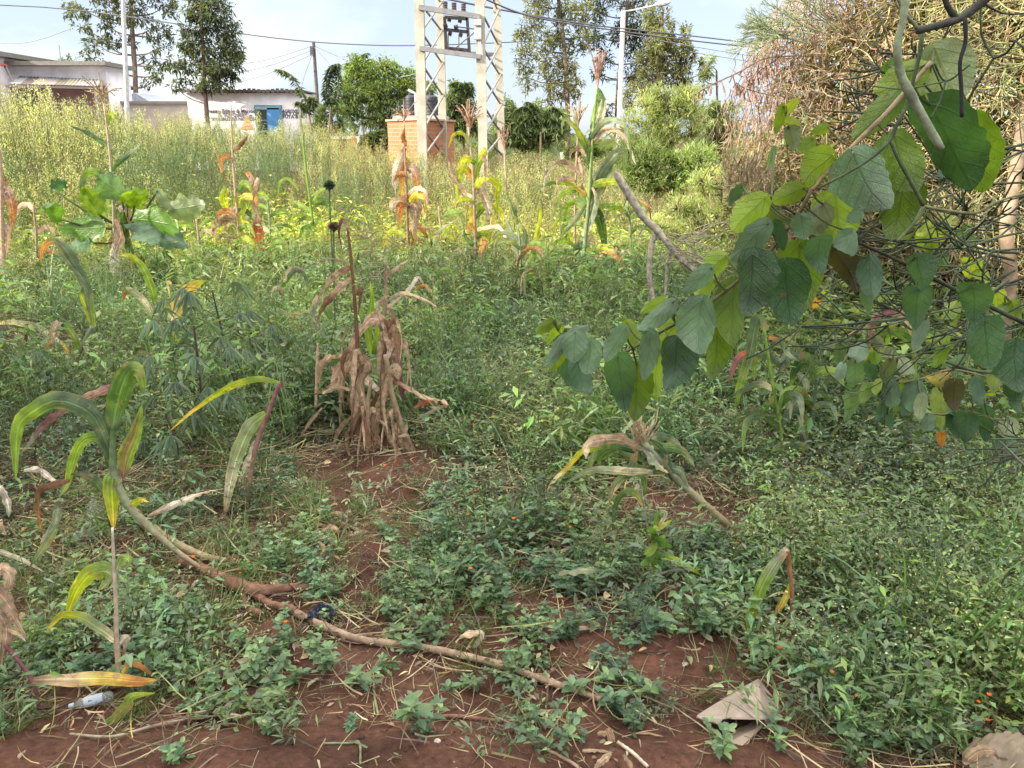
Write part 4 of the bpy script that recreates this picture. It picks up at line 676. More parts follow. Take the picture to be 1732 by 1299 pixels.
# ================================================================ maize and other traced plants
CO = dict(G=(.07, .14, .035), D=(.03, .075, .028), B=(.075, .12, .075), Y=(.3, .36, .03), E=(.5, .38, .08), O=(.46, .2, .06), T=(.43, .33, .22), K=(.3, .22, .145), P=(.2, .08, .1), R=(.3, .07, .04), N=(.16, .085, .05), W=(.52, .48, .4), H=(.2, .25, .16), L=(.17, .27, .05), F=(.42, .29, .21), M=(.09, .05, .045))
def blade(pts, Y, w, cols, seed, parent, tw=(0.2, .5), dry=False, dY=None, name='leaf', mid=None, fold=.35, n=18, ruff=.12, base_w=.45):
    r = random.Random(seed); k = len(pts); dY = dY if dY is not None else (0, r.uniform(-.05, .05) * Y * .35)
    ps = crom([P(q[0], q[1], Y + dY[0] + (dY[1] - dY[0]) * (i / (k - 1))) for i, q in enumerate(pts)], n); Wm = w * Y / F * (1.12 if dry else 1.08); m = MB(); ids = []; cs = [CO[c] for c in cols]; nc = len(cs) - 1
    ph1, ph2 = r.uniform(0, 6), r.uniform(0, 6); fr = r.uniform(3, 6) * (1.6 if dry else 1)
    for i, p in enumerate(ps):
        t = i / n; tg = (ps[min(i + 1, n)] - ps[max(i - 1, 0)]).normalized(); v = (p - cam.location).normalized(); s = tg.cross(v)
        if s.length < 1e-3: s = Vector((1, 0, 0))
        s.normalize(); nn = s.cross(tg); a = tw[0] + (tw[1] - tw[0]) * t + .25 * math.sin(ph1 + t * 5) * (2 if dry else 1); s2 = s * math.cos(a) + nn * math.sin(a); n2 = s2.cross(tg)
        wd = Wm * (base_w + (1 - base_w) * min(1, t / .3) ** .8) * max(0, 1 - t ** 2.6) ** .8 * (1 + (.18 * math.sin(t * 23 + ph1) if dry else 0)) + .0012
        f = t * nc; j = min(int(f), nc - 1) if nc else 0; f = f - j; c0 = cs[j]; c1 = cs[min(j + 1, nc)]; f = f * f * (3 - 2 * f); c = [c0[q] * (1 - f) + c1[q] * f for q in range(3)]; row = []
        for u in (-1, -.55, 0, .55, 1):
            ru = ruff * math.sin(t * fr * 6.28 + (ph1 if u < 0 else ph2)) * abs(u) ** 2; jit = 1 + r.uniform(-.12, .12); ec = c
            if mid and abs(u) < .9 and .12 < t < .85: ec = [c[q] * .25 + CO[mid][q] * .75 for q in range(3)] if (abs(u) < .2 or u > 0) else ec
            if abs(u) == 1 and not dry and r.random() < .3: ec = [c[0] * 1.4 + .05, c[1] * 1.15 + .03, c[2]]
            row.append(m.v(p + s2 * u * wd / 2 * (1 - .12 * fold) + n2 * (fold * abs(u) * wd / 2 + ru * wd), [max(.01, q * jit) for q in ec], (u, t, 0)))
        ids.append(row)
    for i in range(n):
        for j in range(4): m.F.append((ids[i][j], ids[i][j + 1], ids[i + 1][j + 1], ids[i + 1][j]))
    return m.build(name, M_dry if dry else M_maize, parent, smooth=True)
def stalkm(pts, Y, col, parent, name='stalk', c2=None, sides=8, n=20, node=.12):
    ps = crom([P(q[0], q[1], Y) for q in pts], n); w = [q[2] for q in pts]; rr = [np.interp(i / n * (len(w) - 1), range(len(w)), w) * Y / F / 2 * (1 + (node if i % 4 == 0 else 0)) for i in range(n + 1)]
    return MB().tube(ps, rr, CO[col] if isinstance(col, str) else col, sides, CO[c2] if c2 else None).build(name, M_stalk, parent, smooth=True)
def tassel(px, py, Y, hpx, kind, parent, seed, wide=.5, n=11):
    r = random.Random(seed); p = P(px, py, Y); h = hpx * Y / F; m = MB(); c = {'p': (.42, .24, .17), 't': (.42, .32, .18), 'd': (.26, .17, .12)}[kind]
    for i in range(n):
        a = i * 2.4; s = 0 if i == 0 else wide * r.uniform(.5, 1.1); l = h * (1 if i == 0 else r.uniform(.6, .95)); d = Vector((math.cos(a) * s, math.sin(a) * s, 1)).normalized(); q = p + Vector((0, 0, h * .02 * i)); pts = [q.copy()]; g = r.uniform(.05, .5) * (0 if i == 0 else wide * 1.6)
        for k in range(9): d = (d + Vector((0, 0, -g * .35))).normalized(); q = q + d * l / 9; pts.append(q.copy())
        m.tube(pts, [max(.0035, .0042) * Y / 8 * (1.5 if k % 2 else .9) for k in range(10)], c, 5, tuple(x * .85 for x in c), lump=.3)
    return m.build('tassel', M_straw, parent)
GM = 'maize plants of the weedy field'
seedc = [100]
def plant(name, Y, base, lab, cat_='maize plant', group=GM):
    b = P(base[0], base[1], Y); return thing(name, (b.x, Y, b.z), lab, cat_, group)
def lv(parent, Y, lst, dry=False, **kw):
    for e in lst:
        seedc[0] += 1; pts, w, cols = e[:3]; o = dict(kw); o.update(e[3] if len(e) > 3 else {}); d = o.pop('dry', dry); blade(pts, Y, w, cols, seedc[0], parent, dry=d, **o)
def gY(px, py): return G(px, py).y
def fuller(p, Y, x0, y0, y1, n, seed, cols, lmin=35, lmax=80, w=10, dry=.3):
    r = random.Random(seed)
    for i in range(n):
        sx = -1 if i % 2 else 1; ya = r.uniform(y0, y1); l = r.uniform(lmin, lmax); up = r.uniform(.1, .8); a = (x0, ya); b = (x0 + sx * l * .35, ya - l * up * .7); c = (x0 + sx * l * .75, ya - l * up * .45); d = (x0 + sx * l * r.uniform(.8, 1.05), ya + l * r.uniform(.1, .6)); seedc[0] += 1
        isd = r.random() < dry; blade([a, b, c, d], Y, w * r.uniform(.7, 1.25), r.choice(('TKT', 'FTK', 'KTW', 'TON')) if isd else r.choice(cols), seedc[0], p, dry=isd, dY=(0, r.uniform(-.45, .45)))
# --- A: nearest green plant on the left
Y = 2.72; p = plant('maize_plant', Y, (330, 962), 'large bent green maize plant with arching leaves at left, one leaf striped red')
stalkm([(345, 965, 8), (290, 925, 11), (225, 865, 14), (196, 815, 14)], Y, 'K', p, c2='H'); stalkm([(198, 818, 14), (191, 790, 13), (190, 755, 11), (190, 720, 7)], Y, 'H', p, c2='G')
lv(p, Y, [([(190, 775), (165, 715), (140, 690), (95, 677), (55, 697), (32, 720), (27, 765), (27, 812)], 33, 'BBBLLL', dict(tw=(.5, .1), dY=(0, -.12))), ([(190, 730), (197, 690), (208, 650), (222, 625), (238, 632), (244, 668)], 38, 'BGGLL', dict(tw=(0, .2))),
          ([(208, 808), (214, 770), (228, 735), (240, 685)], 30, 'PLLLL', dict(tw=(0, .1), base_w=.25, mid='N')), ([(188, 790), (180, 760), (165, 742), (138, 750), (124, 785), (113, 820), (100, 842)], 24, 'DBLLH', dict(tw=(.3, .4))),
          ([(180, 840), (160, 815), (140, 804), (118, 803)], 20, 'GBB', dict(tw=(.6, .6))), ([(205, 812), (192, 808), (189, 830), (191, 862), (192, 896)], 31, 'HLYE', dict(tw=(0, 0), dY=(0, -.05), base_w=.8)),
          ([(205, 845), (222, 852), (238, 845), (252, 849)], 14, 'YYE', dict()), ([(118, 812), (85, 822), (66, 835), (66, 870), (70, 900)], 14, 'NNO', dict(dry=True)), ([(100, 842), (95, 880), (80, 905), (68, 920)], 13, 'HHW', dict(dry=True)),
          ([(196, 652), (160, 668), (110, 695), (70, 725), (42, 762)], 20, 'PFPH', dict(dry=True, dY=(.3, .1))), ([(192, 770), (186, 740), (195, 715), (203, 700)], 16, 'GGG', dict())])
# --- B: pale stem bottom left
Y = 2.12; p = plant('maize_plant', Y, (200, 1140), 'thin pale maize stem with broad yellow-green leaf at lower left')
stalkm([(202, 1142, 13), (197, 1080, 10), (196, 1020, 8), (192, 940, 6), (190, 893, 4)], Y, 'F', p, c2='W')
lv(p, Y, [([(194, 980), (178, 966), (150, 975), (128, 1005), (112, 1045)], 36, 'HLYY', dict(tw=(.4, .1))), ([(197, 1085), (170, 1065), (135, 1045), (105, 1042), (78, 1068)], 22, 'WHYE', dict(tw=(.5, .4))), ([(196, 965), (205, 945), (218, 948), (212, 965)], 18, 'HLH', dict()), ([(200, 985), (190, 975), (178, 990), (166, 1000)], 20, 'HHH', dict(tw=(.6, .9))), ([(200, 1090), (214, 1078), (212, 1100), (205, 1115)], 12, 'WK', dict(dry=True))])
# leaves lying on the ground at lower left
def lying(nm_, lab, px, w, cols, Y, tw=(.9, .9), group='fallen maize leaves', **kw):
    a, b = px[0], px[-1]; g = P(px[len(px) // 2][0], px[len(px) // 2][1], Y); root = thing(nm_, tuple(g), lab, 'leaf', group); seedc[0] += 1; blade(px, Y, w, cols, seedc[0], root, tw=tw, name='blade', **kw)
lying('fallen_leaf', 'long tan and yellow maize leaf lying over the plastic bottle', [(52, 1150), (110, 1148), (180, 1147), (235, 1153), (266, 1150)], 28, 'KTEOE', 1.98, tw=(.2, .3))
lying('fallen_leaf', 'green fallen maize leaf right of the plastic bottle', [(138, 1240), (180, 1222), (212, 1195), (222, 1178), (262, 1172)], 24, 'GLLY', 1.92, tw=(.4, .5))
lying('fallen_leaf', 'twisted brown maize leaf standing above the long tan leaf', [(206, 1138), (218, 1122), (240, 1128), (266, 1150)], 12, 'EON', 2.0, tw=(.3, .3))
lying('fallen_leaf', 'yellow-green strap leaf at the bottom left edge', [(-20, 1262), (20, 1240), (60, 1212)], 14, 'YLG', 1.86, tw=(.4, .4))
lying('fallen_leaf', 'dry curled leaf in the bottom left corner', [(-20, 1290), (15, 1290), (44, 1268)], 18, 'KTW', 1.74, tw=(.4, .4), dry=True)
lying('fallen_leaf', 'pale broad dry leaf lying left of the leaning purple stalk', [(250, 872), (300, 850), (345, 832), (382, 826)], 14, 'KWTK', 3.05, dry=True)
lying('fallen_leaf', 'wide grey-green leaf piece left of the purple-stemmed seedling', [(945, 968), (985, 963), (1020, 965)], 22, 'HHB', 2.56)
lying('fallen_leaf', 'thin pale dead leaf on the bare patch right of the dry maize stand', [(780, 668), (800, 662), (830, 672)], 6, 'WT', 4.6, dry=True)
lying('fallen_leaf', 'crumpled white dry leaf above the long fallen stalk', [(770, 1085), (785, 1072), (812, 1072), (805, 1090), (782, 1098)], 16, 'TTWW', 2.26, dry=True, tw=(.9, .2))
# --- C: leaning purple stalk
Y = 3.25; p = plant('maize_plant', Y, (416, 862), 'leaning purple maize stalk with one long bleached hanging leaf')
stalkm([(415, 860, 6), (424, 800, 8), (436, 745, 10), (455, 695, 8), (473, 648, 7)], Y, 'K', p, c2='P')
lv(p, Y, [([(473, 648), (435, 641), (395, 652), (360, 672), (325, 697), (288, 728)], 12, 'LLYYEE', dict(tw=(.3, .3), dY=(0, .2))), ([(450, 700), (425, 722), (402, 770), (388, 825), (380, 876)], 27, 'LHHWK', dict(tw=(.1, .3), dY=(0, -.1))), ([(444, 730), (430, 760), (412, 800), (398, 850)], 14, 'WWK', dict(dry=True)), ([(470, 655), (478, 646), (474, 660)], 5, 'PP', {})])
# --- D
Y = gY(118, 672); p = plant('maize_plant', Y, (118, 672), 'maize plant with orange drooping leaf tip beside the bare red mound')
stalkm([(115, 675, 7), (128, 612, 8), (145, 575, 9), (157, 552, 7)], Y, 'N', p, c2='H')
lv(p, Y, [([(157, 553), (148, 495), (128, 450), (108, 418), (88, 408), (74, 420), (69, 445)], 17, 'LBBHOO', dict()), ([(155, 550), (140, 480), (110, 440), (74, 372)], 8, 'HHH', dict()), ([(155, 552), (148, 525), (138, 500), (140, 485)], 10, 'YYG', {}), ([(136, 598), (125, 570), (110, 550), (104, 556)], 12, 'GLD', {}), ([(108, 550), (95, 552), (88, 575), (76, 600)], 16, 'WTO', dict(dry=True)), ([(100, 578), (60, 553), (10, 546), (-30, 556)], 12, 'WHWH', {}), ([(118, 605), (108, 585), (98, 578)], 8, 'OEE', {})])
# --- E
Y = gY(278, 625); p = plant('maize_plant', Y, (278, 625), 'low maize plant with a broad mottled yellow leaf')
stalkm([(276, 622, 6), (276, 580, 8), (266, 535, 8), (262, 510, 5)], Y, 'K', p, c2='H')
lv(p, Y, [([(264, 525), (257, 490), (243, 455), (222, 434), (203, 432)], 13, 'GLLYE', {}), ([(262, 540), (246, 512), (226, 494), (212, 497), (209, 512)], 11, 'HWHNO', {}), ([(266, 535), (290, 505), (318, 482)], 7, 'HB', {}), ([(288, 548), (300, 515), (322, 488), (346, 474)], 27, 'WEEY', dict(tw=(.2, .1))), ([(268, 545), (280, 565), (276, 590)], 8, 'HL', {}), ([(254, 570), (244, 555), (236, 590)], 7, 'LL', {}), ([(290, 480), (284, 478), (288, 505)], 5, 'EW', {}), ([(292, 560), (300, 585), (298, 615), (300, 640)], 9, 'YEO', {})])
# --- F: tall green with pale tassel, and pumpkin-leaved plant
Y = gY(212, 515); p = plant('maize_plant', Y, (200, 500), 'tall maize with pale spidery tassel and dark strap leaves near the left white building')
stalkm([(206, 500, 6), (196, 430, 6), (191, 330, 5), (185, 250, 4), (176, 175, 3)], Y, 'H', p, c2='T')
tassel(174, 172, Y, 44, 't', p, 5, .75, 13)
lv(p, Y, [([(184, 248), (165, 236), (140, 222), (118, 213)], 9, 'GDD', {}), ([(188, 290), (203, 272), (222, 257), (237, 244)], 9, 'GDH', {}), ([(190, 332), (180, 308), (160, 292), (146, 296), (139, 320), (146, 345)], 15, 'GDLBB', {}), ([(182, 210), (185, 195), (196, 200), (198, 235)], 9, 'LYH', {}),
          ([(198, 370), (204, 400), (192, 440), (206, 490), (212, 520)], 17, 'FFWFF', dict(dry=True)), ([(200, 355), (215, 352), (222, 380), (226, 400)], 12, 'WFF', dict(dry=True)), ([(240, 350), (262, 362), (272, 395)], 8, 'YON', dict(dry=True)), ([(202, 390), (190, 410), (196, 455)], 12, 'WFT', dict(dry=True)), ([(206, 360), (213, 400), (220, 440)], 12, 'GDG', {}), ([(228, 500), (215, 470), (222, 430)], 7, 'KN', dict(dry=True))])
# broad ovate / lobed leaves ---------------------------------------------------
KD = dict(d=(.036, .088, .04), t=(.062, .13, .075), T=(.11, .19, .12), g=(.11, .19, .025), y=(.19, .29, .03), Y=(.33, .42, .06), b=(.06, .06, .03), w=(.2, .24, .19), p=(.3, .26, .17), o=(.1, .13, .055), G=(.17, .22, .12), O=(.5, .22, .05), L=(.1, .2, .04))  # g and y: backlit glow of the branch leaves put into the colour
def broadleaf(a, t, w, kind, Y, parent, seed, dY=None, tw=None, mat=None, lobes=False, name='leaf', fold=None, stalk_to=None):
    r = random.Random(seed); Y2 = Y + (dY if dY is not None else r.uniform(-.04, .04) * Y); A = P(a[0], a[1], Y); B = P(t[0], t[1], Y2); ax = B - A; Ln = ax.length; ax.normalize(); v = ((A + B) / 2 - cam.location).normalized(); s = ax.cross(v).normalized(); nn = s.cross(ax)
    ang = r.uniform(-.4, .4) if tw is None else tw; s2 = s * math.cos(ang) + nn * math.sin(ang); n2 = s2.cross(ax); wd = w * Y / F / max(.6, math.cos(ang)); fold = r.uniform(.05, .55) if fold is None else fold; c = KD[kind]; m = MB(); nt_, nu = 20, 5; ids = []; droop = r.uniform(-.15, .4); curl = r.uniform(-.2, .9); wav = r.uniform(.02, .11)
    jit = r.uniform(.85, 1.18)
    for i in range(nt_ + 1):
        q = i / nt_; h = (math.sin(math.pi * min(1, q ** .66 * .985 + .004)) ** .62 if q < .93 else .42 * (1 - (q - .93) / .07) ** .6 * (math.sin(math.pi * (.93 ** .66 * .985 + .004)) ** .62) / .42) if q > 0 else .02; h = max(h, .015); row = []; hr = 1 + r.uniform(-.05, .05)
        for j in range(-nu, nu + 1):
            u = j / nu; back = -.11 * abs(u) ** 1.3 * max(0, 1 - q * 3.2); lob = 1 + (.2 * math.cos(q * 19) * abs(u) if lobes else .025 * math.sin(q * 34 + seed) * abs(u)); hh = wd / 2 * h * lob * (hr if abs(j) == nu else 1)
            pos = A + ax * Ln * (q + back) + s2 * u * hh + n2 * (fold * abs(u) ** 1.2 * hh + .028 * wd * math.sin((q - .4 * abs(u)) * 38) * abs(u) * h) - n2 * droop * Ln * (q - .5) ** 2 - n2 * curl * Ln * max(0, q - .6) ** 2 * 2 + n2 * wav * wd * math.sin(q * 7 + seed * 1.7 + (3 if u > 0 else 0)) * u * u * h + n2 * .02 * wd * math.sin(seed + q * 9 + u * 3)
            row.append(m.v(pos, [c[k] * jit * r.uniform(.94, 1.06) for k in range(3)], (u * max(h, .25), q, seed % 7)))
        ids.append(row)
    for i in range(nt_):
        for j in range(2 * nu): m.F.append((ids[i][j], ids[i][j + 1], ids[i + 1][j + 1], ids[i + 1][j]))
    if stalk_to is not None: m.tube(crom([A, A.lerp(stalk_to, .5) + Vector((0, 0, -.08 * (stalk_to - A).length)), stalk_to], 5), .0016 * Y / 1.3, (.12, .17, .05), 5)
    return m.build(name, mat or M_big, parent, smooth=True)
def near_stem(pt, stems):
    return min((q for s in stems for q in s), key=lambda q: (q - pt).length)
# pumpkin leaves round the tall maize
Yp = Y + .12; sq = thing('pumpkin_vine', tuple(P(235, 480, Yp)), 'sunlit vine with very broad angular bright green leaves around the tall maize', 'vine', None)
st = [(235, 480, 5), (225, 430, 6), (215, 385, 5)]; ps = crom([P(q[0], q[1], Yp) for q in st], 10); MB().tube(ps, .012, (.2, .26, .08), 7).build('stem', M_stalk, sq)
for i, (a, t, w, k) in enumerate((((172, 385), (112, 388), 46, 'L'), ((165, 360), (140, 315), 36, 'y'), ((162, 362), (183, 335), 30, 'y'), ((95, 368), (82, 330), 26, 'L'), ((205, 330), (165, 300), 42, 'T'), ((278, 378), (270, 415), 100, 'T'), ((292, 355), (350, 345), 42, 'G'), ((215, 345), (250, 322), 34, 'y'), ((228, 345), (210, 322), 30, 'y'), ((240, 370), (310, 385), 44, 'L'), ((90, 320), (112, 305), 22, 't'), ((150, 410), (120, 420), 26, 'T'), ((266, 322), (290, 355), 16, 'w'))):
    broadleaf(a, t, w, k, Yp - .15, sq, 300 + i, lobes=True, stalk_to=near_stem(P(a[0], a[1], Yp), [ps]))
# --- G (sunlit yellow-orange plants)
Y = 9.0; p = plant('maize_plant', Y, (402, 440), 'slim pinkish maize stalk with striped brown-red husk leaf hanging at its right')
stalkm([(408, 450, 5), (403, 380, 4), (396, 300, 4), (392, 230, 3), (391, 178, 2)], Y, 'F', p, c2='F')
fuller(p, Y, 401, 300, 430, 9, 46, ('LYY', 'GLY', 'YEO'), 22, 46, 11, .5)
lv(p, Y, [([(395, 256), (408, 244), (420, 228)], 7, 'NNN', dict(dry=True)), ([(394, 272), (382, 266), (374, 272), (376, 294)], 10, 'TOO', dict(dry=True)), ([(384, 352), (378, 335), (380, 312)], 15, 'YYL', dict(tw=(0, 0))), ([(400, 345), (412, 335), (412, 355), (402, 365)], 12, 'YLY', {}), ([(398, 330), (404, 372), (410, 412)], 13, 'YYO', {}), ([(398, 350), (380, 368), (364, 392), (372, 405)], 14, 'TTW', dict(dry=True)), ([(400, 360), (385, 385), (388, 415)], 14, 'WFT', dict(dry=True)),
          ([(428, 318), (432, 345), (436, 365)], 13, 'FF', dict(dry=True)), ([(436, 362), (437, 395), (436, 430), (435, 458)], 22, 'FROPR', dict(dry=True)), ([(415, 290), (426, 305), (424, 335)], 9, 'OFF', dict(dry=True)), ([(402, 355), (418, 358), (428, 372)], 10, 'BB', {}), ([(403, 385), (412, 400), (408, 425)], 10, 'YO', {}), ([(436, 300), (432, 322), (428, 340)], 8, 'FN', dict(dry=True))])
Y = 9.2; p = plant('maize_plant', Y, (692, 480), 'dry maize before the brick enclosure, orange and tan leaves hanging close to the stalk')
stalkm([(695, 485, 6), (690, 400, 5), (687, 300, 4), (684, 245, 3), (684, 205, 2)], Y, 'N', p, c2='F')
tassel(684, 205, Y, 34, 'p', p, 8, .95, 12)
fuller(p, Y, 690, 285, 470, 9, 41, ('YEO', 'EOT', 'LYE'), 22, 48, 12, .6)
lv(p, Y, [([(687, 248), (682, 232), (684, 215)], 8, 'ON', dict(dry=True)), ([(686, 250), (676, 268), (668, 300), (670, 335)], 13, 'NTWF', dict(dry=True)), ([(690, 268), (683, 290), (680, 330), (678, 345)], 14, 'EOEO', dict(dry=True)), ([(688, 285), (700, 288), (707, 315), (703, 352)], 20, 'FFOE', dict(dry=True)), ([(690, 330), (678, 345), (670, 372)], 14, 'ROF', dict(dry=True)), ([(690, 335), (680, 355), (676, 392)], 15, 'FOE', dict(dry=True)), ([(692, 340), (702, 350), (700, 405)], 22, 'KKT', dict(dry=True)), ([(694, 390), (702, 395), (700, 415)], 16, 'EEO', dict(dry=True)), ([(692, 400), (684, 415), (688, 440)], 12, 'ERO', dict(dry=True)), ([(693, 420), (672, 425), (655, 432), (650, 445)], 12, 'FTK', dict(dry=True)), ([(694, 430), (683, 450), (678, 480)], 13, 'EFO', dict(dry=True)), ([(696, 420), (712, 430), (700, 455)], 11, 'BLH', {}), ([(697, 425), (720, 422), (708, 450)], 12, 'GLL', {}), ([(690, 470), (675, 490), (668, 515)], 12, 'EOT', dict(dry=True)),
          ([(698, 470), (715, 458), (740, 395), (770, 372)], 9, 'BHHW', dict(dY=(0, -.3)))])
Y = 8.7; p = plant('maize_plant', Y, (812, 500), 'maize with pink drooping tassel and glowing yellow-green leaves before the pylon foot')
stalkm([(812, 502, 5), (806, 440, 6), (803, 370, 5), (800, 290, 5), (792, 215, 3)], Y, 'M', p, c2='T')
tassel(795, 222, Y, 50, 'p', p, 12, .6, 16)
fuller(p, Y, 804, 270, 470, 11, 42, ('LYY', 'GLY', 'YYE', 'GYE'), 28, 62, 10, .35)
lv(p, Y, [([(800, 300), (784, 285), (776, 300), (773, 345)], 15, 'OYYY', dict(tw=(0, 0))), ([(800, 260), (785, 228), (768, 228), (758, 250)], 6, 'HYY', {}), ([(801, 310), (806, 280), (818, 258), (817, 248)], 15, 'YLYY', {}), ([(800, 322), (812, 305), (828, 302)], 13, 'YY', {}), ([(828, 300), (842, 312), (842, 335), (840, 362)], 12, 'YYY', {}), ([(801, 305), (794, 270), (782, 262)], 9, 'FO', dict(dry=True)), ([(798, 350), (782, 325), (766, 295), (758, 270)], 10, 'TKT', dict(dry=True)), ([(804, 305), (818, 330), (828, 360), (828, 382)], 13, 'WTWF', dict(dry=True)), ([(802, 345), (800, 370), (805, 400)], 14, 'YEY', {}), ([(806, 400), (795, 380), (792, 400)], 8, 'EO', {}), ([(806, 425), (800, 415), (788, 402), (784, 385)], 9, 'GGD', {}), ([(806, 430), (820, 405), (816, 430), (822, 450)], 9, 'EOT', dict(dry=True)), ([(840, 365), (832, 370), (830, 392)], 5, 'YE', {}), ([(806, 440), (815, 440), (808, 465)], 9, 'FT', dict(dry=True)), ([(815, 262), (822, 275), (820, 300)], 8, 'OFO', dict(dry=True))])
p = plant('maize_plant', 8.9, (850, 250), 'thin maize top with upright rusty tassel at the right pylon leg'); stalkm([(858, 330, 3), (855, 290, 3), (853, 255, 2)], 8.9, 'T', p); tassel(853, 258, 8.9, 42, 'p', p, 14, .3, 8)
Y = 8.2; p = plant('maize_plant', Y, (985, 500), 'tallest green maize with upright rust-coloured tassel left of the white lamp column')
stalkm([(990, 505, 6), (988, 430, 7), (996, 340, 6), (1002, 240, 5), (1010, 150, 3)], Y, 'H', p, c2='L')
tassel(1011, 150, Y, 60, 'p', p, 16, .28, 14)
fuller(p, Y, 996, 220, 470, 13, 43, ('GLH', 'HLH', 'GGL', 'BHL', 'LYT'), 35, 85, 12, .3)
lv(p, Y, [([(1001, 232), (1008, 195), (1016, 165), (1012, 148)], 17, 'HLGG', dict(tw=(0, .1))), ([(1002, 232), (1012, 200), (1018, 170), (1008, 172)], 18, 'GWHH', {}), ([(1000, 270), (985, 240), (972, 208), (975, 180)], 9, 'LGHH', {}), ([(996, 335), (1012, 300), (1040, 262), (1058, 260), (1054, 300)], 18, 'GBHHL', dict(tw=(.2, .2))), ([(994, 355), (1012, 320), (1030, 280), (1045, 265)], 20, 'WHBB', {}), ([(1000, 285), (992, 250), (978, 222), (955, 202), (950, 228)], 9, 'GGYHH', {}), ([(990, 370), (1008, 360), (1020, 395), (1027, 438)], 19, 'DDGD', dict(tw=(0, .2))), ([(988, 400), (1004, 350), (1010, 320)], 16, 'WHH', {}), ([(990, 330), (965, 312), (935, 310), (905, 322), (885, 350)], 8, 'OYGHL', {}), ([(988, 300), (955, 275), (928, 290), (918, 325)], 9, 'FKWW', dict(dry=True)), ([(990, 405), (976, 425), (985, 440)], 14, 'HDT', {}), ([(992, 345), (978, 365), (962, 385), (945, 405)], 9, 'LHHL', {}), ([(996, 350), (992, 320), (990, 302)], 7, 'YL', {}), ([(992, 420), (1000, 400), (1010, 430)], 10, 'HTK', {})])
p = plant('maize_plant', 8.4, (970, 480), 'slender pinkish dead maize stalk with loose pale tassel left of the tallest maize')
stalkm([(973, 490, 3), (972, 400, 4), (974, 300, 3), (978, 215, 3)], 8.4, 'F', p); tassel(978, 215, 8.4, 44, 't', p, 19, .5, 12)
fuller(p, 8.4, 973, 240, 470, 8, 44, ('HLH', 'GLY', 'HTT'), 25, 55, 8, .5)
lv(p, 8.4, [([(974, 260), (985, 290), (988, 320)], 6, 'TF', dict(dry=True)), ([(973, 330), (962, 350), (952, 395)], 10, 'HLH', {}), ([(972, 410), (962, 395), (955, 410)], 8, 'YG', {})])
Y = 8.0; p = plant('maize_plant', Y, (884, 510), 'short grey-green maize between the yellow maize and the tallest maize')
stalkm([(885, 512, 4), (881, 470, 5), (880, 420, 4), (876, 380, 3)], Y, 'H', p)
fuller(p, Y, 881, 400, 490, 7, 45, ('HBH', 'GLH', 'BHH'), 30, 62, 9, .1)
lv(p, Y, [([(881, 455), (872, 420), (862, 385), (852, 362)], 10, 'BHH', {}), ([(881, 440), (888, 400), (880, 378)], 10, 'HBH', {}), ([(882, 460), (900, 430), (908, 395), (914, 360), (905, 345)], 8, 'HLYYL', {}), ([(882, 470), (905, 440), (930, 415), (940, 412)], 7, 'LLH', {}), ([(884, 500), (872, 460), (855, 435), (842, 425)], 6, 'LH', {}), ([(876, 385), (872, 350), (880, 320)], 4, 'GG', {}), ([(872, 370), (865, 345), (855, 325)], 4, 'DG', {})])
p = plant('maize_plant', 9.4, (520, 330), 'pale bare maize stalk leaning before the shop corner'); stalkm([(530, 380, 4), (522, 320, 4), (515, 260, 4), (512, 225, 3)], 9.4, 'L', p)
fuller(p, 9.4, 528, 330, 400, 6, 47, ('LLY', 'LGL'), 22, 50, 8, 0)
lv(p, 9.4, [([(513, 232), (508, 205), (507, 180)], 4, 'HH', {}), ([(525, 345), (540, 325), (552, 318)], 10, 'LL', {}), ([(505, 322), (488, 303), (472, 312), (470, 335)], 6, 'LLL', {}), ([(528, 360), (505, 345), (490, 340)], 8, 'LL', {}), ([(528, 370), (518, 400), (505, 385)], 7, 'LL', {})])
Y = gY(12, 470) if False else 7.4; p = plant('maize_plant', Y, (8, 470), 'dry pink maize cut by the left edge of the picture')
stalkm([(8, 475, 8), (4, 400, 7), (2, 300, 6), (0, 250, 4)], Y, 'F', p)
lv(p, Y, [([(2, 330), (14, 325), (22, 360), (18, 400)], 16, 'FFOT', dict(dry=True)), ([(3, 300), (8, 320), (4, 360)], 14, 'OTF', dict(dry=True)), ([(4, 380), (14, 400), (10, 440)], 16, 'WFF', dict(dry=True)), ([(0, 300), (-20, 320), (-25, 380)], 14, 'FFT', dict(dry=True)), ([(4, 420), (0, 450), (8, 470)], 10, 'WF', dict(dry=True))])

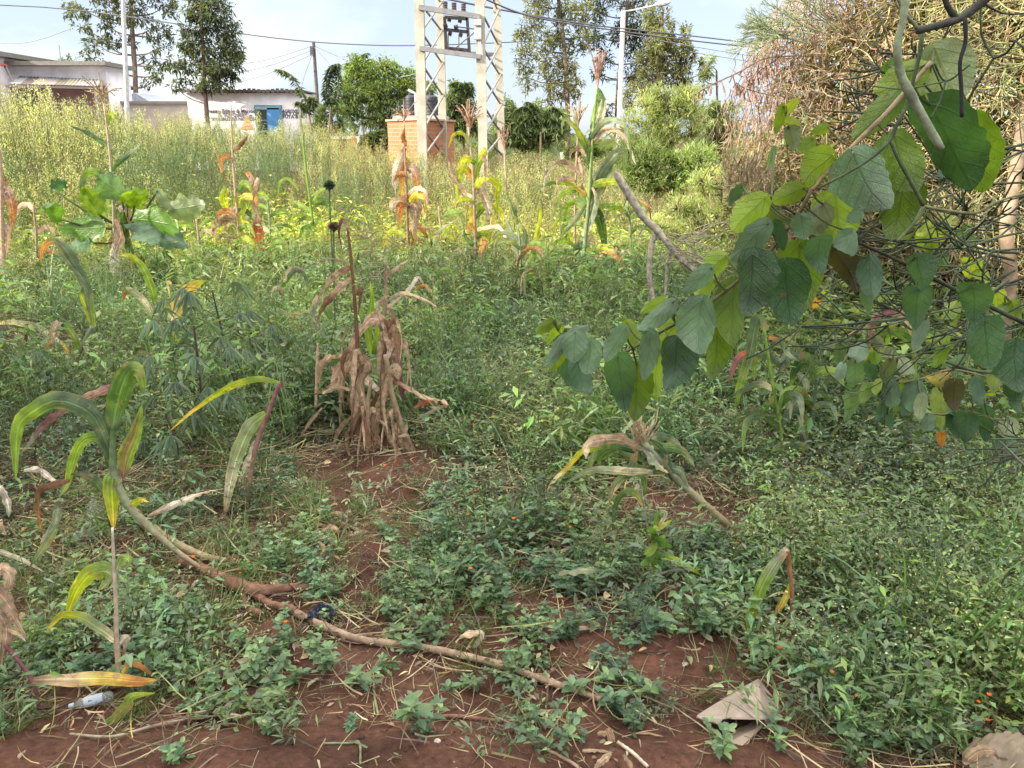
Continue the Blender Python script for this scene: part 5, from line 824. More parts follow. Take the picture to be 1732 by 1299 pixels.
# --- dry maize stand in the middle
Y = 4.0; dm = plant('dry_maize_stand', Y, (640, 790), 'clump of dead brown maize with curled rustling leaves in the middle of the field', 'dead maize', None)
stalkm([(700, 792, 12), (682, 730, 11), (664, 670, 10), (652, 600, 8)], Y - .05, 'K', dm, name='stalk'); stalkm([(610, 770, 8), (606, 690, 8), (604, 570, 7), (594, 440, 5), (588, 385, 4)], Y, 'N', dm); stalkm([(646, 720, 7), (646, 600, 7), (652, 500, 6), (652, 440, 5)], Y + .05, 'K', dm); stalkm([(534, 690, 5), (536, 620, 5), (538, 580, 4)], Y + .1, 'T', dm); stalkm([(625, 760, 6), (622, 690, 7), (628, 640, 6)], Y - .1, 'K', dm)
lv(dm, Y, [([(604, 565), (630, 538), (652, 552), (650, 590), (646, 640)], 22, 'KFKNK', {}), ([(606, 560), (590, 600), (572, 625), (560, 648)], 18, 'KKFT', {}), ([(596, 450), (570, 465), (548, 490), (535, 510)], 12, 'NTH', {}), ([(592, 470), (562, 500), (545, 525), (532, 560)], 12, 'TNK', {}), ([(604, 500), (612, 490), (606, 530)], 10, 'NN', {}), ([(600, 480), (575, 478), (562, 482)], 5, 'KT', {}), ([(538, 500), (530, 530), (538, 560)], 12, 'THK', {}), ([(606, 590), (590, 610), (578, 650), (584, 700)], 18, 'KTFN', {}), ([(610, 600), (625, 620), (610, 650), (622, 700)], 18, 'NKKF', {}), ([(620, 620), (600, 640), (606, 680), (596, 720)], 20, 'KNTK', {}), ([(640, 660), (612, 640), (606, 690), (598, 730)], 16, 'WTFF', {}), ([(652, 630), (672, 625), (655, 660), (648, 700)], 18, 'TTFK', {}), ([(655, 610), (668, 600), (676, 640), (684, 690)], 15, 'NKPM', {}),
      ([(660, 640), (690, 655), (720, 672), (748, 678)], 10, 'NFT', {}), ([(748, 676), (756, 686), (735, 694), (700, 712)], 10, 'TKH', {}), ([(700, 690), (722, 680), (745, 688)], 10, 'NRN', {}), ([(600, 700), (572, 730), (560, 772)], 8, 'KKT', {}), ([(640, 710), (610, 722), (580, 732)], 8, 'TTK', {}), ([(615, 700), (590, 745), (578, 790)], 12, 'KNN', {}), ([(650, 700), (660, 740), (680, 770)], 12, 'NKK', {}), ([(640, 690), (634, 730), (650, 760)], 16, 'FKK', {}), ([(655, 500), (640, 520), (650, 560)], 9, 'KK', {}), ([(654, 470), (672, 452), (690, 440)], 7, 'KT', {}), ([(656, 520), (690, 490), (706, 470), (716, 480)], 8, 'TWT', {}), ([(655, 510), (680, 495), (715, 505), (740, 520)], 7, 'HTT', {}), ([(656, 520), (665, 540), (660, 570), (668, 590)], 9, 'KNK', {}),
      ([(648, 560), (660, 580), (655, 610)], 14, 'KFW', {}), ([(602, 600), (560, 605), (540, 612)], 8, 'TT', {}), ([(560, 600), (545, 620), (540, 650)], 14, 'TKF', {}), ([(570, 640), (555, 660), (530, 668)], 10, 'KFN', {}), ([(562, 660), (570, 640), (560, 620)], 12, 'TF', {}), ([(545, 665), (570, 655), (600, 662)], 9, 'TK', {}), ([(600, 640), (596, 680), (600, 700)], 16, 'NKF', {}), ([(588, 390), (580, 372), (574, 392), (578, 420)], 7, 'KNN', {}), ([(545, 690), (520, 720), (505, 745)], 6, 'TK', {}), ([(700, 790), (686, 740), (690, 700)], 10, 'TWK', {}), ([(684, 770), (672, 730), (664, 710)], 10, 'KTK', {})], dry=True, ruff=.1, fold=.3)
rq = random.Random(8); ex = []
for i in range(34):
    x0 = rq.choice((598, 612, 635, 655, 672)); y0 = rq.uniform(540, 740); sx = rq.uniform(-1, 1); l = rq.uniform(40, 95); ex.append(([(x0, y0), (x0 + sx * 20, y0 - rq.uniform(-2, 20)), (x0 + sx * 34, y0 + l * .4), (x0 + sx * rq.uniform(18, 46), min(y0 + l, 790))], rq.uniform(4, 11), rq.choice(('KKT', 'NKT', 'TTK', 'KNN', 'FTK')), dict(dY=(rq.uniform(-.12, .12), rq.uniform(-.25, .2)))))
lv(dm, Y, ex, dry=True, ruff=.12, fold=.35)
lv(dm, Y + .1, [([(628, 600), (622, 555), (628, 510), (626, 475)], 14, 'LLLY', {}), ([(632, 600), (640, 560), (630, 530)], 14, 'GLB', {}), ([(620, 560), (612, 535), (606, 515)], 10, 'BL', {}), ([(600, 470), (586, 445), (570, 444), (560, 460)], 8, 'LHB', {}), ([(560, 540), (545, 505), (555, 480)], 15, 'GHB', {}), ([(590, 595), (598, 612), (594, 615)], 9, 'GG', {})])
m = MB(); rr_ = random.Random(3)
for i in range(26):
    a = P(590 + rr_.uniform(-8, 60), 400 + rr_.uniform(-10, 80), Y); b = a + Vector((rr_.uniform(-.2, .2), rr_.uniform(-.1, .1), rr_.uniform(-.1, .12))); m.tube(crom([a, a.lerp(b, .5) + Vector((0, 0, .03)), b], 6), .0022, (.25, .2, .14), 4)
m.build('dry_twig', M_straw, dm)
# --- plants of the right half
Y = 3.0; p = plant('maize_plant', Y, (1250, 905), 'broken maize with thick pale husked stalk lying down to the right')
stalkm([(1252, 905, 10), (1210, 870, 15), (1160, 825, 15), (1125, 785, 15), (1090, 750, 12)], Y, 'K', p, c2='H')
fuller(p, Y, 1085, 760, 800, 6, 51, ('GBH', 'HBW', 'GGD', 'BGH'), 60, 120, 17, .15)
m = MB()
for i in range(40):
    a = P(1080 + rr_.uniform(-6, 16), 745 + rr_.uniform(-5, 10), Y); b = a + Vector((rr_.uniform(-.06, .06), rr_.uniform(-.05, .05), rr_.uniform(.03, .13))); m.tube([a, a.lerp(b, .5) + Vector((rr_.uniform(-.02, .02), 0, 0)), b], .0024, (.42, .33, .22), 4)
m.build('husk_tuft', M_straw, p)
lv(p, Y, [([(1090, 748), (1110, 780), (1130, 800)], 22, 'WHT', dict(dry=True)), ([(1098, 745), (1125, 770), (1140, 800)], 14, 'GDD', {}), ([(1078, 760), (1045, 755), (1015, 775), (1025, 790)], 20, 'BBGD', {}), ([(1074, 765), (1030, 755), (985, 765), (962, 790), (938, 812), (925, 830)], 12, 'DGYEWT', {}), ([(1125, 802), (1060, 798), (1000, 796), (955, 818)], 16, 'WWHH', {}), ([(1075, 755), (1068, 790), (1040, 820), (1030, 855)], 14, 'TBHK', {}), ([(1140, 815), (1130, 790), (1145, 810), (1156, 828)], 20, 'GGD', {}), ([(1090, 800), (1060, 805), (1038, 830), (1030, 850)], 14, 'HBWK', {}), ([(1250, 905), (1235, 895), (1215, 905)], 7, 'KT', dict(dry=True)), ([(1120, 790), (1118, 760), (1100, 742)], 12, 'GDG', {})])
Y = 2.85; p = plant('maize_plant', Y, (1100, 915), 'small thin maize with two arching leaves below the broken maize')
stalkm([(1098, 912, 4), (1090, 860, 4), (1082, 810, 3)], Y, 'K', p, c2='H')
lv(p, Y, [([(1090, 860), (1078, 838), (1060, 832), (1044, 848), (1038, 885), (1040, 925)], 13, 'TLGBG', {}), ([(1082, 815), (1088, 808), (1092, 830), (1085, 845)], 11, 'GGB', {})])
Y = 2.55; p = plant('leafy_seedling', Y, (1105, 985), 'bright green young plant with folded strap leaf left of the fallen dark branch', 'seedling', None)
stalkm([(1104, 990, 4), (1104, 930, 4), (1108, 890, 3)], Y, 'L', p)
lv(p, Y, [([(1108, 895), (1112, 872), (1124, 868), (1112, 890), (1092, 906)], 16, 'LGWB', {}), ([(1104, 930), (1125, 938), (1150, 950), (1190, 975)], 16, 'GGYY', {})])
for i, (a, t, w, k) in enumerate((((1108, 920), (1090, 945), 16, 'y'), ((1108, 912), (1135, 925), 16, 'L'), ((1106, 895), (1130, 885), 12, 'Y'), ((1104, 940), (1085, 955), 14, 'L'), ((1106, 905), (1112, 945), 14, 'L'), ((1106, 925), (1125, 905), 14, 'y'), ((1105, 950), (1122, 960), 14, 'L'), ((1106, 900), (1092, 890), 12, 'L'))): broadleaf(a, t, w, k, Y - .02, p, 700 + i)
Y = 2.3; p = plant('maize_seedling', Y, (1338, 1068), 'short dark red cut maize stump with pale twisted green leaf', 'maize plant')
stalkm([(1339, 1070, 8), (1340, 1010, 8), (1335, 960, 8), (1332, 932, 7)], Y, 'K', p, c2='R')
lv(p, Y, [([(1332, 928), (1310, 955), (1290, 990), (1280, 1020), (1268, 1060), (1276, 1110)], 23, 'WHLLYY', dict(tw=(.2, .3), dY=(0, -.06))), ([(1338, 985), (1330, 1010), (1318, 1030), (1300, 1048)], 12, 'YEEN', {}), ([(1335, 1004), (1315, 1003), (1296, 1012)], 3, 'W', {}) if False else ([(1335, 1004), (1315, 1003), (1296, 1012)], 3, 'WW', {})])
Y = 3.7; p = plant('maize_plant', Y, (1325, 790), 'green maize under the hanging broad-leaved branch with a purple streaked leaf')
stalkm([(1325, 790, 6), (1318, 710, 6), (1305, 640, 6), (1292, 555, 5)], Y, 'L', p)
fuller(p, Y, 1318, 600, 760, 7, 48, ('GBH', 'BBL', 'GLG'), 40, 90, 15, .15)
lv(p, Y, [([(1295, 560), (1282, 540), (1268, 600), (1250, 660), (1248, 690)], 20, 'HBBLG', {}), ([(1262, 595), (1245, 612), (1232, 650)], 12, 'RPP', {}), ([(1300, 570), (1320, 578), (1335, 600), (1355, 612)], 10, 'OBHB', {}), ([(1310, 660), (1285, 650), (1258, 660), (1240, 668)], 14, 'WBB', {}), ([(1312, 670), (1300, 685), (1275, 705)], 16, 'LGG', {}), ([(1318, 700), (1280, 705), (1250, 725)], 10, 'BGB', {}), ([(1326, 740), (1305, 770), (1310, 800)], 9, 'GG', {})])
Y = 3.75; p = plant('maize_plant', Y, (1370, 790), 'maize with grey bleached lower leaves right of the other green maize')
stalkm([(1368, 790, 6), (1372, 720, 7), (1382, 640, 5)], Y, 'B', p)
fuller(p, Y, 1372, 620, 770, 6, 49, ('GBH', 'HBH', 'BLG'), 40, 80, 13, 0)
lv(p, Y, [([(1376, 640), (1362, 605), (1345, 630), (1338, 655)], 20, 'GGDL', {}), ([(1350, 630), (1365, 650), (1355, 680)], 14, 'HHB', {}), ([(1370, 670), (1352, 680), (1358, 720), (1368, 760)], 15, 'WHWH', dict(dry=True)), ([(1340, 655), (1330, 668), (1322, 675)], 8, 'LY', {}), ([(1360, 610), (1350, 590), (1330, 572), (1300, 560)], 9, 'RBHB', {})])
Y = 3.6; p = plant('maize_plant', Y, (1550, 640), 'maize behind the heart-leaved creeper with a purple arching leaf')
stalkm([(1548, 650, 7), (1546, 590, 7), (1545, 540, 5)], Y, 'L', p)
fuller(p, Y, 1546, 540, 620, 6, 50, ('GLG', 'BGL', 'LGY'), 40, 90, 14, .1)
lv(p, Y, [([(1542, 560), (1520, 530), (1492, 532), (1475, 555), (1472, 592)], 15, 'WPPP', {}), ([(1545, 560), (1510, 540), (1470, 550), (1430, 568)], 7, 'BBT', {}), ([(1546, 580), (1520, 560), (1498, 548)], 10, 'GGE', {}), ([(1590, 610), (1600, 570), (1625, 530)], 16, 'YLL', {}), ([(1480, 515), (1505, 490), (1530, 468)], 12, 'LGB', {}), ([(1546, 570), (1535, 550), (1520, 545)], 10, 'EYL', {})])
# bottom left: dry husks and purple stem
Y = 1.98; p = plant('maize_plant', Y, (70, 1205), 'withered maize with purple lying stem and brown husks at the lower left edge')
stalkm([(115, 1250, 4), (72, 1212, 7), (62, 1175, 7), (48, 1140, 8), (10, 1092, 8), (-30, 1040, 8)], Y, 'P', p)
lv(p, Y, [([(-20, 990), (5, 1010), (28, 1045), (48, 1085)], 26, 'PKKT', {}), ([(-20, 960), (10, 965), (18, 985), (8, 1010)], 22, 'TTF', {}), ([(-15, 1020), (10, 1060), (5, 1110), (-5, 1150)], 22, 'WTKT', {}), ([(-10, 1040), (15, 1060), (12, 1100)], 16, 'WWK', {}), ([(0, 1060), (30, 1070), (44, 1085)], 10, 'KTW', {})], dry=True)
p = plant('maize_leaves', 2.6, (20, 950), 'pale spear of maize leaf pointing right at the left edge below the arching leaf', 'fallen leaf', 'fallen maize leaves'); lv(p, 2.6, [([(-30, 925), (10, 935), (45, 950), (72, 966)], 9, 'BWW', {}), ([(-30, 958), (10, 955), (45, 955)], 12, 'DBB', {}), ([(95, 895), (75, 925), (50, 960)], 15, 'HHB', {})])
p = plant('corn_husk', 3.0, (8, 870), 'ragged pale husk at the left edge beside the arching green leaf', 'husk', None); lv(p, 3.0, [([(-10, 810), (5, 830), (14, 855), (15, 875)], 14, 'WWH', {}), ([(-20, 880), (0, 885), (10, 905)], 16, 'FT', {})], dry=True)
lv(plant('fallen_leaf', 3.0, (110, 860), 'long grey curled leaf stretching right behind the arching green leaf', 'leaf', 'fallen maize leaves'), 3.1, [([(40, 795), (65, 795), (90, 812), (110, 818)], 10, 'WWT', {}), ([(60, 740), (95, 700), (150, 690), (215, 680)], 5, 'WHT', {})], dry=True)

# thinner young maize between the traced plants
for i, (px, py, pt, Y, w, cols, dr, lab) in enumerate(((455, 455, 330, 9.6, 8, ('GLH', 'LLY', 'HGL'), .2, 'slight maize plant between the striped husk stalk and the round dark seed ball'), (745, 470, 350, 9.6, 8, ('HGL', 'LYY', 'GLH'), .3, 'slight maize plant between the dry orange maize and the pink tasselled maize'), (735, 590, 470, 6.9, 9, ('GLH', 'HBH'), .5, 'low ragged maize just right of the dry brown stand'),
        (925, 560, 430, 7.6, 8, ('HLH', 'GLY', 'BHH'), .3, 'small maize in front of the tallest green maize'), (1065, 470, 340, 8.6, 8, ('GLH', 'LLH'), .2, 'small maize left of the broken grey branch'), (335, 470, 370, 8.8, 8, ('GLY', 'LLY', 'HTT'), .4, 'small maize between the pumpkin vine and the striped husk stalk'), (60, 470, 350, 8.6, 8, ('GLH', 'HLH', 'LLY'), .4, 'small maize between the left edge and the pumpkin vine'), (480, 600, 470, 6.4, 9, ('GBH', 'HLH', 'GLT'), .3, 'thin maize left of the dry brown stand'))):
    p = plant('maize_plant', Y, (px, py), lab); stalkm([(px, py + 25, 4), (px + 2, (py + pt) / 2, 4), (px - 3, pt, 3)], Y, ('H', 'F', 'K', 'L')[i % 4], p); fuller(p, Y, px, pt + 6, py - 20, 8, 60 + i, cols, 24, 56, w, dr)
# lion's ear
for (x0, y0, x1, y1, r_, c, lab) in ((560, 395, 557, 313, 9, (.06, .11, .06), 'tall thin stem with a round dark green seed ball, the farther one'), (566, 520, 564, 383, 9, (.15, .12, .1), 'tall thin stem with a round brown seed ball before the dry maize')):
    Y = 6.6 if y1 < 350 else 5.6; b = P(x0, y0, Y); p = thing('seed_ball_plant', tuple(b), lab, 'weed', 'tall stems carrying round seed balls'); t = P(x1, y1, Y); MB().tube(crom([Vector((b.x, Y, float(gz(b.x, Y)))), b, t], 10), .006, (.09, .13, .06), 6).build('stem', M_stalk, p)
    n = 260; D = unit(rng.normal(0, 1, (n, 3))) * np.array([[1, 1, .75]]); V, Fq, C = leaves(np.tile(np.array(t), (n, 1)) + D * r_ * .55 * Y / F, D, r_ * .62 * Y / F, r_ * .28 * Y / F, pal(n, [c], .25), droop=0); h_ = mesh_np('seed_ball', V, Fq, C, M_veg, p)
    MB().tube([t + Vector((0, 0, z * r_ * Y / F)) for z in (-.6, -.3, 0, .3, .6)], [r_ * q * Y / F for q in (.1, .6, .75, .6, .1)], tuple(q * .5 for q in c), 10).build('core', M_bark, h_)
# palmate-leaved plants
def palmate(px, py, h, Y, lab, seed, nl=14, sz=.11, sp=.25):
    r = random.Random(seed); b = P(px, py, Y); b.z = float(gz(b.x, Y)); root = thing('palmate_plant', tuple(b), lab, 'plant', 'plants with finger-like drooping leaves'); H_ = h * Y / F; m = MB(); tp = b + Vector((r.uniform(-.05, .05), 0, H_)); st = crom([b, b.lerp(tp, .5) + Vector((.02, 0, 0)), tp], 12); m.tube(st, [.006] * 13, (.07, .06, .05), 6); B = []; D = []; Ls = []
    for i in range(nl):
        s = st[4 + int(8 * i / nl)]; a = r.uniform(0, 6.28); e = s + Vector((math.cos(a) * sp * r.uniform(.5, 1.1), math.sin(a) * sp * r.uniform(.5, 1.1), r.uniform(-.02, .14))); m.tube(crom([s, s.lerp(e, .5) + Vector((0, 0, .03)), e], 5), .0022, (.1, .12, .06), 4)
        for q in range(7): an = a + (q - 3) * .55; B.append(e); D.append((math.cos(an), math.sin(an), -.35 - r.uniform(0, .5))); Ls.append(sz * (1 - .1 * abs(q - 3)) * r.uniform(.85, 1.15))
    m.build('stem', M_bark, root); B, D, Ls = np.array(B), np.array(D), np.array(Ls); V, Fq, C = leaves(B, D, Ls, Ls * .2, pal(len(Ls), [(.11, .17, .12), (.085, .14, .1), (.14, .2, .13)], .12), droop=.5, ov=True); mesh_np('foliage', V, Fq, C, M_veg, root)
palmate(385, 640, 190, 4.9, 'dark stemmed plant with finger-like bluish leaves between the yellow leaf and dry maize', 1, 26, .12, .3)
palmate(335, 735, 230, 4.0, 'taller plant of drooping finger-like leaves behind the leaning purple stalk', 2, 22, .11, .26)
palmate(300, 780, 110, 3.7, 'low plant of drooping finger-like leaves left of the leaning purple stalk', 3, 12, .1, .2)
palmate(40, 690, 90, 4.6, 'small plant with finger-like leaves beside the bare mound', 4, 10, .12, .2)
palmate(820, 560, 60, 6.4, 'small finger-leaved plant right of the dry maize clump', 6, 10, .12, .22)
for i, (px, py, h, Y_, lab) in enumerate(((900, 900, 130, 3.0, 'bushy dark green herb left of the broken maize'), (1420, 900, 170, 3.1, 'grey-green leafy herb in the middle of the right hand weeds'), (1520, 880, 150, 3.3, 'pale green herb with tiny flowers below the heart-leaved creeper'), (600, 330, 1, 12.5, None))):
    if lab is None: continue
    b = P(px, py, Y_); b.z = float(gz(b.x, Y_)); root = thing('herb', tuple(b), lab, 'herb', 'bushy herbs standing above the weeds'); hh = h * Y_ / F
    v, f, c = T_fine(420, .17, hh, .035, .013, cols=[[(.07, .12, .055), (.06, .1, .05)], [(.09, .13, .1), (.07, .11, .085)], [(.12, .18, .08), (.1, .15, .07)]][i], buds=0 if i < 2 else 60, stems=16, ov=True); mesh_np('foliage', v + np.array(b)[None], f, c, M_veg, root)

# ================================================================ near hanging branch with broad leaves
Yb = 1.32
hb = thing('leafy_branch', tuple(P(1560, 130, Yb)), 'near hanging branch with large ovate green leaves reaching in from the right', 'branch', None)
tan_ = [(1575, 105, 7), (1500, 190, 7), (1455, 235, 8), (1400, 290, 7), (1372, 322, 6)]; low = [(1372, 322, 6), (1345, 370, 6), (1300, 428, 5), (1240, 482, 6), (1180, 525, 6), (1110, 566, 5), (1045, 600, 4), (985, 598, 3), (945, 560, 2)]; rs = [(1290, 325, 4), (1330, 352, 5), (1390, 388, 5), (1450, 410, 5), (1530, 446, 6), (1620, 492, 7), (1760, 560, 8)]; sm = [(1372, 322, 4), (1340, 300, 3), (1330, 240, 2), (1325, 190, 2)]
stems = []
for pl_, c, c2, yy in ((tan_, (.3, .24, .16), (.26, .2, .12), Yb), (low, (.1, .09, .05), (.09, .12, .04), Yb), (rs, (.05, .05, .03), (.04, .05, .03), Yb + .12), (sm, (.16, .14, .06), (.2, .26, .06), Yb + .05)):
    ps = crom([P(q[0], q[1], yy) for q in pl_], 30); w = [q[2] * yy / F / 2 for q in pl_]; MB().tube(ps, [np.interp(i / 30 * (len(w) - 1), range(len(w)), w) * (1 + .1 * (i % 5 == 0)) for i in range(31)], c, 8, c2, lump=.05).build('stem', M_bark, hb, smooth=True); stems.append(ps)
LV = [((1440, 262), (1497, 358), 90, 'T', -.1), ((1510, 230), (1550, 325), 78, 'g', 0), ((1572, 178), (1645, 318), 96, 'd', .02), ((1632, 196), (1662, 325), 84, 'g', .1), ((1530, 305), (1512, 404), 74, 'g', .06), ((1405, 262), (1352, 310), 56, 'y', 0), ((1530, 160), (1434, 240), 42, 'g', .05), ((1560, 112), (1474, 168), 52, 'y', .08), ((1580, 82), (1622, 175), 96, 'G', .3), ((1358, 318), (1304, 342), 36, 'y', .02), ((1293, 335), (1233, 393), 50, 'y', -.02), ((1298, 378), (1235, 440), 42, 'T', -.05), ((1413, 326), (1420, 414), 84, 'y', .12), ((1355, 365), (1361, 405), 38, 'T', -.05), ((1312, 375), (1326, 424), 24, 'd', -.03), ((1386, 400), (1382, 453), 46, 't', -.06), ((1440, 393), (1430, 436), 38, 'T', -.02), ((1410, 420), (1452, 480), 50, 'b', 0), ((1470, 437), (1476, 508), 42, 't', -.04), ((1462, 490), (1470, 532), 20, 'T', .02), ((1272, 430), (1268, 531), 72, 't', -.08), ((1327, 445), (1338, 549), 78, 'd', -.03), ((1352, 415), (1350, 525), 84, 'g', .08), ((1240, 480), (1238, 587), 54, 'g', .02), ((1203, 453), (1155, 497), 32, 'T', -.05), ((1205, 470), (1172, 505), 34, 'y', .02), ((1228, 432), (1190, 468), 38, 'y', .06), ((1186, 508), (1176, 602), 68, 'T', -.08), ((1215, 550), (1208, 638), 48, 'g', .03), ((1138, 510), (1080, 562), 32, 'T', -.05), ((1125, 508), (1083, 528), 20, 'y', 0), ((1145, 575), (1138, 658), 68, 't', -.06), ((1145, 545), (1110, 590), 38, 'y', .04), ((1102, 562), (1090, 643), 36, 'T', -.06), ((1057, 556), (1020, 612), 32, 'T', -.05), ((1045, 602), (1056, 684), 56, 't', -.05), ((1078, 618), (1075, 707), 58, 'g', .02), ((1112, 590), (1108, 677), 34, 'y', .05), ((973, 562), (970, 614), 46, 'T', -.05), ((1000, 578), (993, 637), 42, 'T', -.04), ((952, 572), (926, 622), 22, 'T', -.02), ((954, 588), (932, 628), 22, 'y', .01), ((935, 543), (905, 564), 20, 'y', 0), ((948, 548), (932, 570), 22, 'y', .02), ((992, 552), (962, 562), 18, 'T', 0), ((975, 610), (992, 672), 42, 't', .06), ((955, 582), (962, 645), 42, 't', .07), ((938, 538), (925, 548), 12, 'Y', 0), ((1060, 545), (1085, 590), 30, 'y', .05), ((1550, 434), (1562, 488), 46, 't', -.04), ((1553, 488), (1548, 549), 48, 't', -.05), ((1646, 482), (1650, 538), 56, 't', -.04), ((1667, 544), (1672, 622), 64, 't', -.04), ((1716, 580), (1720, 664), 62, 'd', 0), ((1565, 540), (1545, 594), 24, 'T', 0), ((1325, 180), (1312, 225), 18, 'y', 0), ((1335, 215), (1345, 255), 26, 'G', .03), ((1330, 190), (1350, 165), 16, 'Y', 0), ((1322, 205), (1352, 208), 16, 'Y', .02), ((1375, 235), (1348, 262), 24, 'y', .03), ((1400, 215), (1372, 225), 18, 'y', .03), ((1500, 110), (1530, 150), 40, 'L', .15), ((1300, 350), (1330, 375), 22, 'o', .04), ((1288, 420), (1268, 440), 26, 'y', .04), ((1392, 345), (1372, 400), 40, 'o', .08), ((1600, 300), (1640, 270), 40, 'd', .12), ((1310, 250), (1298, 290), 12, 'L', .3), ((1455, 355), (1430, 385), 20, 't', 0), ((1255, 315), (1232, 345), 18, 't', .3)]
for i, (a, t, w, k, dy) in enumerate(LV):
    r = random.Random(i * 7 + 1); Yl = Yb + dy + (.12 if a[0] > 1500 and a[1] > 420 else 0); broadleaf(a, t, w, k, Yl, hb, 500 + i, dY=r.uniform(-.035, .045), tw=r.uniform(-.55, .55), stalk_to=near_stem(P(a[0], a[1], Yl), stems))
# heart-leaved creeper, lower right
Yc = 2.45; hc = thing('heart_leaved_creeper', tuple(P(1560, 700, Yc)), 'drooping creeper of grey-green heart-shaped leaves at the right below the branch', 'creeper', None)
cs_ = [[(1640, 540, 4), (1560, 590, 4), (1500, 605, 4), (1440, 585, 3)], [(1560, 590, 3), (1520, 640, 3), (1450, 650, 2)], [(1680, 640, 4), (1610, 625, 4), (1560, 640, 3), (1510, 650, 3)], [(1640, 640, 4), (1640, 700, 3), (1570, 700, 2)]]; cst = []
for pl_ in cs_: ps = crom([P(q[0], q[1], Yc) for q in pl_], 14); MB().tube(ps, 1.6 * Yc / F, (.16, .14, .08), 5).build('stem', M_bark, hc); cst.append(ps)
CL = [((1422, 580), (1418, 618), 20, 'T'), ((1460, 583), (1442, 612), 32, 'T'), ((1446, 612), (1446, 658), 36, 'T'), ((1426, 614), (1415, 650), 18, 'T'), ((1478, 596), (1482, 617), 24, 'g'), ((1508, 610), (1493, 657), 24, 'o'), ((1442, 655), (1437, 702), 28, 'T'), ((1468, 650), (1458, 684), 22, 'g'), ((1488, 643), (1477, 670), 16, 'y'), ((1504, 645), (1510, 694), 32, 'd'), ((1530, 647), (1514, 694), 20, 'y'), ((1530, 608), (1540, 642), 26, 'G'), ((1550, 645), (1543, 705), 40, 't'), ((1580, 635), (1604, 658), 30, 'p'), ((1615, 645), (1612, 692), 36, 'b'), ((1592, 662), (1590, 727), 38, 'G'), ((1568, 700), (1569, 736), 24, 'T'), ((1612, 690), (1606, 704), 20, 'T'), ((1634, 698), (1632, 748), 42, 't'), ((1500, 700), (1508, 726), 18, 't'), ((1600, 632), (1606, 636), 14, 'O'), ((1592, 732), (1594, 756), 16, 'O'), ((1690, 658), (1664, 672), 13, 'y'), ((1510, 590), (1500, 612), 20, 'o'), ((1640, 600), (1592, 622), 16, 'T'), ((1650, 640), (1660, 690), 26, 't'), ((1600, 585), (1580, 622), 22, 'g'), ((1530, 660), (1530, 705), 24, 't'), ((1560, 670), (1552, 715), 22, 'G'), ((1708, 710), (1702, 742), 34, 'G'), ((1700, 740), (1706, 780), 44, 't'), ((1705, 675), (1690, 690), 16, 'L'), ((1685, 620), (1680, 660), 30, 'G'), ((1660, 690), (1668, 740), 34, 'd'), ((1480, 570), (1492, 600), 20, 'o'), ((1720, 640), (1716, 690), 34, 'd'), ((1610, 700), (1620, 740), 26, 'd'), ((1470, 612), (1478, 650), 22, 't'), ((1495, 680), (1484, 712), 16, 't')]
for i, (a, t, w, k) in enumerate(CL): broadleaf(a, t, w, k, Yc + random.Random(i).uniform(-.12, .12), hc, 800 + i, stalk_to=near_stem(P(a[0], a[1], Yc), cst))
# sunlit yellow creeper behind the stick tangle
Yy = 3.6; yc = thing('sunlit_creeper', tuple(P(1590, 470, Yy)), 'sunlit yellow-green heart-leaved creeper seen behind the dark sticks', 'creeper', None); ps = crom([P(1560, 350, Yy), P(1600, 400, Yy), P(1640, 460, Yy), P(1700, 500, Yy)], 12); MB().tube(ps, .004, (.3, .3, .1), 5).build('stem', M_bark, yc)
for i, (a, t, w, k) in enumerate((((1590, 385), (1578, 420), 34, 'Y'), ((1568, 372), (1555, 402), 30, 'Y'), ((1560, 395), (1572, 425), 26, 'y'), ((1610, 362), (1600, 385), 28, 'Y'), ((1580, 360), (1562, 372), 18, 'O'), ((1645, 438), (1638, 470), 36, 'Y'), ((1665, 455), (1660, 480), 28, 'y'), ((1540, 375), (1520, 410), 26, 'y'), ((1685, 490), (1690, 530), 30, 'Y'), ((1620, 510), (1600, 540), 24, 'y'), ((1520, 400), (1505, 420), 20, 'Y'), ((1590, 430), (1600, 455), 24, 'L'), ((1710, 510), (1722, 545), 26, 'y'), ((1655, 520), (1640, 560), 24, 'Y'), ((1570, 440), (1560, 460), 20, 'L'), ((1700, 520), (1680, 545), 22, 'L'), ((1395, 490), (1402, 500), 14, 'Y'), ((1385, 505), (1376, 520), 16, 'O'), ((1630, 385), (1645, 410), 26, 'L'))): broadleaf(a, t, w, k, Yy, yc, 900 + i, stalk_to=near_stem(P(a[0], a[1], Yy), [ps]))

